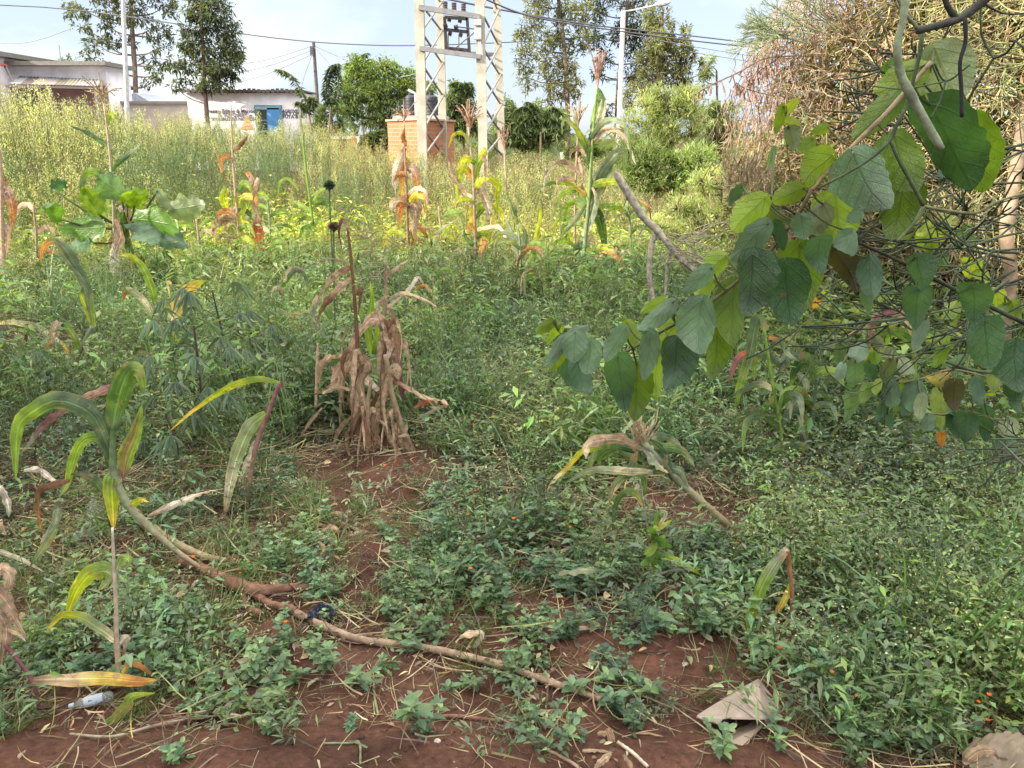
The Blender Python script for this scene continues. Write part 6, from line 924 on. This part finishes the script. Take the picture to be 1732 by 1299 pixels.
# ---------------------------------------------------------------- near pencil-stick shrub
def sticks(name, lab, cat_, lst, group=None):
    root = thing(name, tuple(P(lst[0][0][0][0], lst[0][0][0][1], lst[0][1])), lab, cat_, group)
    for pl_, Y_, c in lst:
        ps = crom([P(q[0], q[1], Y_) for q in pl_], 18); w = [q[2] * Y_ / F / 2 for q in pl_]; MB().tube(ps, [np.interp(i / 18 * (len(w) - 1), range(len(w)), w) * (1 + .08 * (i % 5 == 2)) for i in range(19)], c, 8, lump=.05).build('stick', M_bark, root, smooth=True)
    return root
DK, GN, PL = (.035, .045, .035), (.07, .11, .06), (.24, .3, .2)
sticks('pencil_shrub', 'dark and pale green leafless pencil-like stems hanging over the top right', 'shrub', [
    ([(1535, -30, 12), (1528, 30, 11), (1518, 75, 11), (1522, 120, 13), (1540, 160, 15), (1565, 205, 14), (1592, 252, 12)], 1.12, PL), ([(1510, -20, 5), (1530, 20, 5), (1552, 48, 6)], 1.15, (.16, .19, .12)), ([(1700, -30, 14), (1660, 5, 13), (1625, 30, 13), (1590, 42, 12), (1550, 52, 11)], 1.16, (.06, .065, .055)), ([(1592, -20, 8), (1605, 15, 9), (1620, 32, 10)], 1.16, (.03, .035, .03)), ([(1632, 30, 7), (1633, 70, 6), (1624, 105, 6), (1626, 150, 6), (1627, 198, 6)], 1.14, (.03, .03, .035)),
    ([(1560, 55, 7), (1556, 90, 7), (1545, 135, 6), (1535, 175, 6), (1515, 215, 7), (1505, 238, 6), (1470, 270, 5), (1425, 297, 4), (1388, 316, 4)], 1.2, GN), ([(1507, 240, 6), (1522, 275, 5), (1545, 315, 6), (1562, 348, 7)], 1.2, (.06, .09, .045)), ([(1562, 348, 6), (1548, 375, 6), (1535, 390, 5), (1517, 408, 4)], 1.22, (.12, .15, .09)), ([(1560, 348, 5), (1600, 356, 5), (1650, 360, 5), (1690, 340, 4), (1760, 320, 4)], 1.25, (.15, .17, .08)), ([(1600, 612, 4), (1640, 625, 5), (1690, 630, 5), (1760, 620, 5)], 1.6, GN), ([(1570, 590, 2), (1630, 575, 3), (1680, 560, 4), (1760, 535, 4)], 1.7, GN), ([(1674, 743, 3), (1740, 742, 4)], 1.5, GN), ([(1690, 745, 3), (1735, 790, 5)], 1.5, (.15, .18, .13)), ([(1470, 145, 2), (1530, 150, 2.5), (1600, 137, 2.5)], 1.3, GN), ([(1490, 90, 4), (1550, 92, 3)], 1.3, DK), ([(1580, 108, 3), (1600, 137, 3), (1640, 110, 3)], 1.3, DK), ([(1600, 137, 3), (1590, 170, 3), (1575, 200, 4)], 1.3, GN), ([(1686, 600, 3), (1730, 630, 4)], 1.5, DK)])
# procedural tangle of sticks at the right edge: each bunch forks several times
def tangle(name, lab, seeds, Y0, n, px0, px1, py0, py1, cols, root=None, Lm=.14, rad=.0024):
    r = random.Random(seeds); root = thing(name, tuple(P((px0 + px1) / 2, py1, Y0)), lab, 'shrub', None); m = MB()
    def grow(p, d, ln, rd, dep):
        q = p + d * ln; mid = p.lerp(q, .5) + Vector((r.uniform(-1, 1), r.uniform(-1, 1), -r.uniform(0, 1))) * ln * .1; m.tube(crom([p, mid, q], 4), [rd, rd * .97, rd * .93, rd * .9, rd * .86], r.choice(cols), 5, cap=dep == 0)
        if dep > 0:
            for k in range(r.choice((2, 2, 3))): e = (d + Vector((r.gauss(0, .5), r.gauss(0, .5), r.gauss(.0, .45)))).normalized(); grow(q, e, ln * r.uniform(.6, .95), rd * .85, dep - 1)
    for i in range(n):
        m = MB(); p = P(r.uniform(px0, px1), r.uniform(py0, py1), Y0 + r.uniform(-.25, .3)); grow(p, Vector((-1, r.uniform(-.4, .4), r.uniform(-.7, .35))).normalized(), Lm * r.uniform(.7, 1.3), rad * r.uniform(.8, 1.3), 3); m.build('forked_stick', M_bark, root, smooth=True)
    return root
tangle('pencil_shrub', 'dense net of thin dark green sticks along the right edge', 21, 1.75, 24, 1700, 1800, 230, 560, [DK, GN, (.05, .07, .045), (.1, .13, .08)])
tangle('pencil_shrub', 'sunlit yellowish stick tangle in the upper right corner', 22, 3.4, 34, 1660, 1900, -60, 300, [(.34, .36, .14), (.26, .3, .12), (.2, .22, .1), (.12, .1, .06), (.4, .36, .18)], Lm=.13, rad=.0032)
tangle('pencil_shrub', 'shaded stick tangle low on the right edge below the trunk', 23, 2.3, 7, 1770, 1900, 560, 760, [DK, GN, (.1, .09, .06)], Lm=.12, rad=.0026)
tr_ = thing('hedge_trunk', tuple(P(1702, 520, 4.6)), 'pinkish tan upright trunk behind the stick net at the right edge', 'trunk', None); ps = [P(1706, 600, 4.6), P(1703, 520, 4.6), P(1708, 450, 4.6), P(1702, 390, 4.6), P(1716, 300, 4.9), P(1735, 180, 5.4)]; ps[0].z = 0; MB().tube(crom(ps, 16), [.045, .042] + [.038] * 15, (.3, .22, .15), 10, lump=.12).build('bark', M_barkfar, tr_, smooth=True)

# ---------------------------------------------------------------- dry tangled hedge
dh = thing('tangled_hedge', tuple(P(1600, 500, 6.7)), 'huge mound of brown dried hanging stems over a green hedge at upper right', 'hedge', None)
def shell(n, c, rad, rlo=.75, rhi=1.0, zmin=-.9, front=True):
    D = unit(rng.normal(0, 1, (n * 3, 3))); keep = (D[:, 2] > zmin) & ((D[:, 1] < .35) | (not front)); D = D[keep][:n]; q = rng.uniform(rlo, rhi, (len(D), 1)); q = q * (1 + .07 * np.sin(D[:, :1] * 9 + D[:, 2:] * 7)); return np.array([c]) + D * q * np.array([rad]), D
c1 = P(1600, 240, 6.6); c2 = P(1890, 60, 6.2); parts = []
for c, rad, n in ((c1, (1.62, 1.5, 1.62), 21000), (c2, (1.9, 1.5, 2.0), 10000)):
    B, D = shell(n, c, rad); pxs = proj(B[:, 0], B[:, 1], B[:, 2]); g_ = np.clip((pxs[0] - 1420) / 230, 0, 1) * .75 + .12; gr = rng.uniform(0, 1, len(B)) < g_
    C = np.where(gr[:, None], pal(len(B), [(.42, .4, .17), (.34, .32, .15), (.26, .25, .13), (.45, .36, .2)], .2), pal(len(B), [(.4, .27, .18), (.34, .24, .15), (.46, .34, .22), (.26, .18, .12), (.38, .33, .19)], .18))
    Dd = D * .5 + rng.normal(0, .7, (len(B), 3)); Dd[:, 2] -= .3; parts.append(strands(B, Dd, rng.uniform(.06, .22, len(B)), rng.uniform(.005, .012, len(B)), C, 5, 1.2, grav=.3, wob=1.1))
V, Fq, C = cat(parts); mesh_np('dry_stems', V, Fq, C, M_straw, dh)
parts = []
for c, rad, n in ((c1, (1.5, 1.4, 1.5), 10000), (c2, (1.8, 1.4, 1.9), 6500)):
    B, D = shell(n, c, rad, .55, .93); parts.append(leaves(B, rng.normal(0, 1, (len(B), 3)), .13, .05, pal(len(B), [(.22, .18, .1), (.16, .14, .08), (.3, .25, .13), (.26, .27, .11)]), droop=.3))
V, Fq, C = cat(parts); mesh_np('inner_foliage', V, Fq, C, M_veg, dh)
# hanging left fringe and green twig top
n = 900; t = rng.uniform(0, 1, n); ang = rng.uniform(-.15, .75, n) * 1.3; Bx = c1.x - 1.62 * np.cos(ang) * rng.uniform(.93, 1.06, n); Bz = c1.z + 1.62 * np.sin(ang) * rng.uniform(.95, 1.04, n); By = c1.y + rng.uniform(-.7, .5, n); D = rng.normal(0, .25, (n, 3)); D[:, 2] = -1; D[:, 0] -= .1
V, Fq, C = strands(np.stack([Bx, By, Bz], 1), D, rng.uniform(.05, .2, n), .0085, pal(n, [(.33, .23, .17), (.26, .18, .13), (.38, .29, .21)], .2), 5, .4, grav=.5, wob=.8); mesh_np('hanging_fringe', V, Fq, C, M_straw, dh)
m = MB(); r = random.Random(77)
def twig(p, d, ln, rd, dep, col):
    q = p + d * ln; m.tube([p, q], [rd, rd * .8], col, 4, cap=False)
    if dep:
        for k in range(3): twig(q, (d + Vector((r.gauss(0, .4), r.gauss(0, .4), r.gauss(0, .35)))).normalized(), ln * .75, rd * .75, dep - 1, col)
for (x, y, dx_, dz_) in ((1400, 60, -.8, .4), (1370, 70, -.9, .2), (1420, 20, -.5, .8), (1390, 30, -.8, .6), (1350, 60, -1, .1), (1450, 0, -.3, 1)):
    for k in range(3): twig(P(x + r.uniform(-10, 30), y + r.uniform(-15, 15), 5.9), Vector((dx_, r.uniform(-.3, .3), dz_)).normalized(), .16, .005, 4, (.3, .36, .2))
m.build('green_twigs', M_bark, dh)
m = MB()
for (pl_, rd) in (([(1400, 95), (1330, 95), (1290, 100), (1250, 122), (1200, 145), (1175, 160)], .005), ([(1330, 88), (1285, 120), (1265, 138)], .004), ([(1345, 165), (1300, 160), (1262, 150), (1245, 140)], .004)):
    ps = crom([P(q[0], q[1], 6.0) for q in pl_], 14); m.tube(ps, rd, (.2, .15, .13), 5)
    for q in ps[3:]:
        for k in range(2): e = q + Vector((r.uniform(-.03, .03), r.uniform(-.03, .03), -r.uniform(.03, .09))); m.tube([q, e], [.003, .008], (.34, .22, .18), 4)
m.build('bare_twigs', M_bark, dh)
# lower green skirt of the hedge
B = np.stack([rng.uniform(1.8, 4.6, 5200), rng.uniform(5.4, 7.6, 5200), rng.uniform(.1, 1.7, 5200)], 1); D = rng.normal(0, 1, (5200, 3)); D[:, 2] = np.abs(D[:, 2]); V, Fq, C = leaves(B, D, rng.uniform(.05, .13, 5200), rng.uniform(.015, .04, 5200), pal(5200, [(.2, .26, .08), (.14, .2, .06), (.3, .32, .12), (.34, .26, .14)], .2)); v2 = strands(B[:1500], D[:1500], .3, .006, pal(1500, [(.36, .3, .18), (.3, .32, .14)]), 4, .5); V, Fq, C = cat([(V, Fq, C), v2]); mesh_np('green_skirt', V, Fq, C, M_veg, dh)

# ---------------------------------------------------------------- broken grey branch
bb = thing('broken_branch', tuple(P(1103, 505, 5.2)), 'broken pale grey forked branch propped up in the weeds', 'branch', None); Y = 5.2
for k, pl_ in enumerate(([(1040, 290, 4), (1047, 302, 13), (1070, 340, 13), (1090, 370, 12), (1112, 390, 11), (1140, 425, 10), (1165, 450, 9), (1200, 478, 8)], [(1112, 388, 10), (1102, 415, 9), (1098, 450, 9), (1100, 480, 8), (1106, 512, 8)], [(1135, 425, 5), (1128, 455, 5), (1124, 510, 4)])):
    ps = crom([P(q[0], q[1], Y + k * .02) for q in pl_], 22); w = [q[2] * Y / F / 2 for q in pl_]; MB().tube(ps, [np.interp(i / 22 * (len(w) - 1), range(len(w)), w) * (1 + .1 * (i % 6 == 0)) for i in range(23)], (.4, .36, .3), 10, lump=.07).build('limb', M_bark, bb, smooth=True)
m = MB(); r = random.Random(5)
for i in range(60):
    p = P(r.choice((1112, 1130, 1150, 1165, 1175)), r.uniform(385, 455), Y); d = Vector((r.uniform(.2, 1), r.uniform(-.3, .3), r.uniform(-.6, .35))).normalized(); q = p + d * r.uniform(.12, .35); m.tube(crom([p, p.lerp(q, .5) + Vector((0, 0, .03)), q], 5), [.004, .0035, .003, .0025, .002, .001], (.36, .33, .24), 4)
for (a, b) in (((1085, 358), (1045, 365)), ((1065, 325), (1055, 350)), ((1098, 378), (1080, 400))): m.tube(crom([P(*a, Y), P((a[0] + b[0]) / 2, (a[1] + b[1]) / 2 - 5, Y), P(*b, Y)], 6), .005, (.3, .26, .2), 5)
m.build('twigs', M_bark, bb)

# ---------------------------------------------------------------- things lying on the soil
def ground_stick(name, lab, cat_, pl_, col, c2=None, lift=.01, node=.15, mat=None, group=None, lump=.08, part='wood', extra=()):
    pts = [G(q[0], q[1]) for q in pl_]; root = thing(name, tuple(pts[0]), lab, cat_, group)
    for j, (pp, ql) in enumerate([(pts, pl_)] + [([G(q[0], q[1]) for q in e], e) for e in extra]):
        n = 26; w = [q[2] * (p.y * math.cos(PITCH) + 1.6 * math.sin(PITCH)) / F / 2 for p, q in zip(pp, ql)]; cp = crom([p + Vector((0, 0, lift + ww * .8)) for p, ww in zip(pp, w)], n)
        MB().tube(cp, [np.interp(i / n * (len(w) - 1), range(len(w)), w) * (1 + (node if i % 4 == 0 else 0)) for i in range(n + 1)], col, 9, c2, lump=lump).build(part, mat or M_stalk, root, smooth=True)
    return root
ground_stick('fallen_stalk', 'long jointed grey-brown maize stalk lying across the bare soil', 'stalk', [(478, 1035, 13), (540, 1065, 13), (610, 1093, 13), (700, 1105, 11), (770, 1118, 12), (850, 1138, 12), (930, 1165, 11), (1000, 1188, 10), (1042, 1205, 9)], (.27, .2, .15), (.3, .22, .16), .012, .22, M_bark)
ground_stick('root_branch', 'thick reddish brown forked root lying left of the long stalk', 'root', [(282, 958, 8), (330, 970, 13), (380, 995, 20), (430, 1015, 24), (480, 1010, 16), (555, 1000, 10)], (.17, .085, .06), (.2, .11, .08), .02, .1, M_bark, lump=.14, extra=([(430, 1018, 14), (455, 1035, 12), (500, 1048, 14)], [(410, 1010, 12), (420, 1040, 10), (440, 1050, 12)]))
ground_stick('fallen_stalk', 'pale flattened maize stalk running from the green plant to the reddish root', 'stalk', [(210, 862, 15), (250, 905, 17), (300, 940, 15), (345, 958, 12), (385, 965, 7)], (.28, .26, .16), (.3, .22, .14), .03)
ground_stick('fallen_branch', 'curved dark grey-green stick behind the twisted green leaf stump', 'branch', [(1350, 918, 7), (1300, 950, 10), (1240, 975, 11), (1190, 988, 10), (1140, 990, 7), (1100, 1000, 6)], (.1, .11, .08), None, .05, mat=M_bark)
ground_stick('thin_stick', 'brown thin stick along the lower bare soil right of centre', 'stick', [(690, 1222, 6), (770, 1218, 7), (830, 1225, 6), (880, 1225, 5)], (.2, .1, .07), None, .004, mat=M_bark, group='thin sticks on the soil')
ground_stick('thin_stick', 'short forked green stem lying on the bare soil patch', 'stick', [(632, 1160, 4), (634, 1185, 4), (640, 1215, 4)], (.2, .22, .12), None, .004, group='thin sticks on the soil', extra=([(632, 1190, 3), (634, 1215, 3)],))
ground_stick('thin_stick', 'green bent stem at the bottom edge', 'stick', [(548, 1262, 4), (590, 1262, 4), (608, 1260, 4), (610, 1299, 4)], (.14, .18, .1), None, .004, group='thin sticks on the soil')
ground_stick('thin_stick', 'long pale bent stem arching over the left soil bank', 'stick', [(120, 1250, 4), (190, 1255, 5), (260, 1236, 5), (330, 1222, 4), (380, 1218, 3)], (.3, .26, .2), None, .01, group='thin sticks on the soil')
ground_stick('thin_stick', 'dark upright twig beside the end of the long stalk', 'stick', [(928, 1145, 5), (925, 1190, 5), (920, 1230, 5)], (.09, .06, .05), None, .01, group='thin sticks on the soil')
ground_stick('thin_stick', 'pale twig running up through the weeds right of the cardboard box', 'stick', [(1415, 1250, 5), (1412, 1200, 6), (1400, 1150, 6), (1440, 1085, 4), (1450, 1078, 4)], (.26, .22, .18), None, .05, mat=M_bark, group='thin sticks on the soil')
ground_stick('thin_stick', 'brown twig crossing the bottom right of centre', 'stick', [(900, 1262, 5), (960, 1290, 6), (1000, 1320, 6)], (.28, .2, .15), None, .004, mat=M_bark, group='thin sticks on the soil')
ground_stick('thin_stick', 'bleached stem pointing to the bottom edge below the torn husk', 'stick', [(1045, 1262, 6), (1070, 1282, 6), (1095, 1305, 6)], (.45, .4, .32), None, .006, group='thin sticks on the soil')
# torn husks lying near the bottom
def husk(lab, lst, group='torn dry husks'):
    g = G(*lst[0][0][0]); root = thing('torn_husk', tuple(g), lab, 'husk', group)
    for pts, w, c in lst:
        seedc[0] += 1; Yh = np.mean([G(*q).y for q in pts]); blade(pts, Yh - .02, w, c, seedc[0], root, dry=True, fold=.5, ruff=.2, n=12, name='strip')
husk('torn dry husk strips at the bottom edge right of centre', [([(958, 1216), (968, 1245), (985, 1272)], 11, 'TT'), ([(985, 1270), (1010, 1268), (1045, 1275)], 8, 'TK'), ([(1028, 1232), (1035, 1255), (1055, 1280)], 12, 'FT'), ([(1010, 1240), (1030, 1238), (1040, 1255)], 14, 'KF'), ([(1035, 1275), (1015, 1290), (1005, 1310)], 14, 'TK'), ([(1055, 1275), (1065, 1290), (1070, 1310)], 10, 'KT')])
husk('heap of curled grey-brown husks above the bare patch left of centre', [([(500, 890), (520, 882), (548, 888)], 14, 'KT'), ([(540, 905), (560, 890), (575, 900)], 16, 'FK'), ([(512, 895), (540, 885), (572, 898)], 12, 'TN'), ([(590, 862), (600, 875), (625, 885)], 10, 'TT'), ([(548, 872), (580, 868), (600, 885)], 10, 'FT'), ([(620, 870), (640, 862), (660, 870)], 9, 'KT'), ([(610, 890), (640, 880), (660, 895)], 8, 'TK'), ([(515, 912), (545, 905), (565, 915)], 9, 'WT'), ([(540, 915), (548, 930), (540, 945)], 8, 'TF'), ([(560, 910), (565, 925), (560, 940)], 7, 'WT'), ([(570, 880), (600, 892), (620, 905)], 9, 'KF'), ([(640, 892), (665, 890), (690, 900)], 7, 'TK'), ([(590, 905), (615, 900), (650, 912)], 8, 'WK')])
husk('grey crumbled husks near the left edge above the yellow-green leaf', [([(20, 985), (50, 975), (80, 985)], 12, 'KT'), ([(40, 1000), (70, 990), (100, 1000)], 12, 'TK'), ([(60, 965), (90, 955), (110, 968)], 9, 'KT'), ([(50, 1020), (80, 1010), (105, 1020)], 10, 'KN'), ([(95, 955), (104, 965), (100, 980)], 12, 'WT')])

# cardboard box, one open folded carton
C0 = (.3, .26, .225); BK = (G(1256, 1258).y) / 1.83 - .005
cb = thing('cardboard_box', tuple(G(1255, 1220)), 'crushed open grey-brown cardboard carton lying on the soil at lower right', 'box')
def card(name, pts, c=C0):
    vs = [P(q[0], q[1], q[2] * BK) for q in pts]; n = (vs[1] - vs[0]).cross(vs[2] - vs[0]).normalized() * .0022; m = MB(); k = len(vs); a = [m.v(v + n, c) for v in vs]; b = [m.v(v - n, c) for v in vs]; m.F.append(tuple(a)); m.F.append(tuple(b[::-1]))
    for i in range(k): j = (i + 1) % k; m.F.append((a[i], b[i], b[j], a[j]))
    return m.build(name, M_card, cb)
card('top_panel', [(1180, 1210, 1.93), (1237, 1215, 1.88), (1283, 1149, 2.06), (1240, 1172, 2.06)]); card('top_panel', [(1237, 1215, 1.88), (1291, 1216, 1.88), (1331, 1209, 1.98), (1283, 1149, 2.06)], (.35, .29, .265))
card('side_flap', [(1291, 1216, 1.88), (1331, 1211, 1.98), (1306, 1240, 1.93)], (.33, .27, .25)); card('bottom_panel', [(1182, 1214, 1.96), (1230, 1258, 1.84), (1256, 1262, 1.83), (1294, 1225, 1.9), (1292, 1205, 2.04), (1236, 1204, 2.06)], (.32, .27, .23)); card('front_lip', [(1180, 1210, 1.925), (1178, 1214, 1.92), (1216, 1226, 1.875), (1222, 1217, 1.88), (1237, 1214, 1.878)], (.37, .32, .28))
card('back_panel', [(1240, 1172, 2.065), (1283, 1149, 2.065), (1331, 1209, 1.985), (1320, 1214, 2.03), (1236, 1206, 2.07)], (.3, .25, .22))
# brown paper scraps bottom right
pb = thing('paper_sack', tuple(G(1690, 1270)), 'crumpled beige paper sack in the bottom right corner', 'sack'); m = MB(); g = G(1692, 1290); n = 18; ids = []
for j in range(n + 1):
    row = []
    for i in range(n + 1):
        u, v = i / n * 2 - 1, j / n * 2 - 1; x = g.x + u * .105; y = g.y + v * .05; h_ = .075 * max(0, 1 - u * u * .7) * max(0, 1 - v * v) + .012 * math.sin(i * 1.1 + j * .7) + .008 * math.sin(j * 2.1 - i * .6) - .03 * math.exp(-((u + .1) / .14) ** 2) * (v < 0); row.append(m.v((x, y, float(gz(x, y)) + h_ + .004), (.29, .245, .19)))
    ids.append(row)
for j in range(n):
    for i in range(n): m.F.append((ids[j][i], ids[j][i + 1], ids[j + 1][i + 1], ids[j + 1][i]))
m.build('paper', M_card, pb, smooth=True); seedc[0] += 1; blade([(1630, 1292), (1655, 1272), (1680, 1270), (1690, 1285)], g.y - .04, 22, 'TKN', seedc[0], pb, dry=True, name='torn_flap')
# clear plastic bottle
bp = G(150, 1190); bo = thing('plastic_bottle', tuple(bp), 'flattened clear plastic bottle with pale blue label under the long tan leaf', 'bottle')
M_pet, t_, o_ = nm('clear_plastic'); pb_ = N(t_, 'ShaderNodeBsdfPrincipled', Roughness=.08); pb_.inputs['Base Color'].default_value = (.8, .88, .92, 1); pb_.inputs['Transmission Weight'].default_value = .85; pb_.inputs['IOR'].default_value = 1.3; L(t_, pb_.outputs[0], o_.inputs[0])
yk = G(150, 1196).y; a, b = P(119, 1194, yk - .02), P(191, 1176, yk + .0); n = 22; m = MB(); prof = [.3, .32, .34, .5, .8, 1, 1, .92, 1, 1, .9, 1, 1, 1, .9, 1, 1, .92, 1, 1, 1, .9, .6]; m.tube([a.lerp(b, i / n) for i in range(n + 1)], [.0145 * q for q in prof], (.8, .85, .9), 16); m.build('bottle_body', M_pet, bo, smooth=True)
MB().tube([a.lerp(b, .36), a.lerp(b, .5), a.lerp(b, .64), a.lerp(b, .8)], [.0152] * 4, (.42, .52, .66), 16, cap=False).build('label', M_paint, bo, smooth=True); MB().tube([a.lerp(b, -.02), a.lerp(b, .09)], .0068, (.5, .6, .75), 12).build('cap', M_paint, bo)
for q, w_ in ((.45, .004), (.5, .003)): c = a.lerp(b, q) + (cam.location - a.lerp(b, q)).normalized() * .0155; MB().box(tuple(c), (.008, .002, w_), (.06, .08, .16), rz=.3).build('label_mark', M_paint, bo)
s_ = P(150, 1203, yk - .03); tag(MB().bar(s_, s_ + Vector((.003, -.004, -.02)), .006, .002, (.75, .75, .72)).build('white_scrap', M_paint), 'tiny white plastic scrap below the clear bottle', 'scrap')
# thin clear bag curled at the left
M_bag, t_, o_ = nm('thin_plastic'); p_ = N(t_, 'ShaderNodeBsdfPrincipled', Roughness=.18); p_.inputs['Base Color'].default_value = (.5, .58, .58, 1); tr_n = N(t_, 'ShaderNodeBsdfTransparent'); ms = N(t_, 'ShaderNodeMixShader'); ms.inputs[0].default_value = .5; L(t_, p_.outputs[0], ms.inputs[1]); L(t_, tr_n.outputs[0], ms.inputs[2]); L(t_, ms.outputs[0], o_.inputs[0])
def bag(name, lab, pl_, w, mat, seed, c=(.5, .55, .55), Y=None):
    r = random.Random(seed); pts = [G(q[0], q[1]) + Vector((0, 0, .03)) for q in pl_]; root = thing(name, tuple(pts[0]), lab, 'plastic bag'); n = 26; ps = crom(pts, n); m = MB(); ids = []
    for i, p in enumerate(ps):
        tg = (ps[min(i + 1, n)] - ps[max(i - 1, 0)]).normalized(); s = tg.cross(Vector((0, 0, 1))).normalized(); row = []
        for j in range(9): u = j / 4 - 1; row.append(m.v(p + s * u * w + Vector((0, 0, .02 * math.cos(u * 2.5) + .010 * math.sin(i * 1.7 + j * 1.3) + r.uniform(-.004, .004))), c))
        ids.append(row)
    for i in range(n):
        for j in range(8): m.F.append((ids[i][j], ids[i][j + 1], ids[i + 1][j + 1], ids[i + 1][j]))
    m.build('film', mat, root)
bag('plastic_bag', 'clear crinkled plastic film curled in the hollow behind the green maize', [(135, 842), (158, 862), (160, 885), (148, 910), (120, 930)], .03, M_bag, 3)
bag('plastic_bag', 'dark blue plastic rag half buried beside the start of the long stalk', [(522, 1068), (540, 1048), (558, 1050), (565, 1062)], .02, plain('blue_plastic', (.03, .035, .08), (.015, .018, .04), 60, .4, .3, .003, spec=.5), 4)
# stones
def stone(px, py, rpx, col, lab):
    g = G(px, py); r_ = rpx * (g.y * .955 + .47) / F; m = MB(); n = 9; rs_ = random.Random(px); ids = []
    for j in range(n + 1):
        th = math.pi * j / n; ids.append([m.v(g + Vector((math.cos(a) * math.sin(th) * r_ * 1.2, math.sin(a) * math.sin(th) * r_, math.cos(th) * r_ * .7 + r_ * .25)) * 1 + Vector((rs_.uniform(-.1, .1), rs_.uniform(-.1, .1), rs_.uniform(-.08, .08))) * r_, col) for a in [k * .5236 for k in range(12)]])
    for j in range(n):
        for k in range(12): m.F.append((ids[j][k], ids[j + 1][k], ids[j + 1][(k + 1) % 12], ids[j][(k + 1) % 12]))
    tag(m.build('stone', M_bark, smooth=True), lab, 'stone')
stone(1372, 1166, 16, (.2, .1, .07), 'rounded red-brown stone right of the cardboard carton'); stone(1416, 998, 10, (.22, .15, .11), 'pointed brown stone between weeds right of the cut stump'); stone(740, 1258, 5, (.5, .47, .42), 'small white pebble on the soil bank'); stone(768, 1295, 4, (.55, .52, .48), 'tiny white pebble at the bottom edge'); stone(150, 838, 6, (.05, .03, .02), 'dark clod in the hollow behind the green maize')
# traced individual weeds in front
GW2 = 'small broad-leaved weeds on bare soil'
tmpl = [T_broad(3, .1, .045, .024), T_broad(4, .13, .05, .026), T_broad(2, .08, .055, .028), T_broad(5, .12, .038, .02)]; src = []
for v, f, c in tmpl: o = mesh_np('weed_sprig', v, f, c, M_veg); src.append(o)
spots = [(298, 1290), (690, 1245), (795, 1165), (870, 1165), (560, 1015), (1238, 1275), (850, 1070), (905, 1060), (770, 1010), (820, 1020), (700, 980), (980, 1010), (1050, 960), (1110, 1080), (1080, 1180), (1060, 1090), (1290, 1120), (560, 1120), (660, 1100), (440, 1190), (370, 1200), (1420, 1250), (1330, 1270), (930, 1275), (880, 1130), (600, 1180), (1010, 1160)]
for i, (px, py) in enumerate(spots):
    g = G(px, py); o = src[i] if i < 4 else src[i % 4].copy()
    if i >= 4: COL.objects.link(o)
    o.location = g; o.rotation_euler = (0, 0, i * 2.1); s = [.8, 1.0, .7, .9, 1.1][i % 5]; o.scale = (s, s, s); tag(o, 'small blue-green broad-leaved weed sprouting from bare soil in front', 'weed', GW2)
# orange flowers
v, f, c = T_flower(); fl = mesh_np('orange_flower', v, f, c, M_veg); first = True
fs = [(275, 992), (332, 985), (408, 1000), (415, 998), (1305, 1145), (1390, 1205), (1440, 1225), (1538, 1092), (1655, 1240), (1652, 1258), (1585, 1238), (912, 715), (918, 722), (915, 740), (865, 920), (905, 930), (718, 860), (770, 812), (805, 850), (800, 870), (768, 895), (795, 895), (820, 672), (1192, 790), (792, 990), (1540, 955), (1560, 955), (1245, 945), (287, 835), (1632, 1255), (845, 920), (1525, 845), (1320, 790), (668, 800), (650, 815), (790, 520), (830, 545), (495, 1095), (960, 935)]
for i, (px, py) in enumerate(fs):
    o = fl if first else fl.copy()
    if not first: COL.objects.link(o)
    first = False; g = G(px, py + 22); o.location = g; sc = max(1, g.y / 3.6) * (.5 + .5 * ((i * 37) % 10) / 10); o.scale = (sc, sc, 1.0 + .2 * (i % 3)); o.rotation_euler = (0, 0, i * 1.3); tag(o, 'tiny orange flower on a thin stem among the weeds', 'flower', 'tiny orange flowers scattered through the weeds')
# grass tuft, lower right
for i, (px, py, n, ln) in enumerate(((1560, 1110, 60, .44), (1500, 1080, 36, .38), (1620, 1130, 36, .42), (1455, 1200, 26, .3), (1230, 1150, 9, .16), (1205, 1165, 8, .15), (1690, 1000, 40, .5), (1640, 880, 34, .5), (1380, 990, 22, .3), (1700, 1180, 30, .4))):
    g = G(px, py); v, f, c = T_grass(n, ln * 1.1, .009, .05, cols=((.11, .2, .095), (.09, .17, .08), (.14, .24, .1)), bend=.9, up=1.3); o = mesh_np('grass_tuft', v, f, c, M_veg); o.location = g
    tag(o, ['largest arching grass tuft in the lower right weeds', 'arching grass tuft left of the largest one', 'arching grass tuft right of the largest one', 'loose grass tuft right of the red-brown stone', 'short grass tuft just above the cardboard carton', 'short grass tuft at the left corner of the cardboard carton', 'tall grass tuft by the right edge below the hanging sticks', 'tall grass tuft under the heart-leaved creeper', 'low grass tuft right of the red cut stump', 'grass tuft above the paper sack in the corner'][i], 'grass tuft', 'grass tufts')
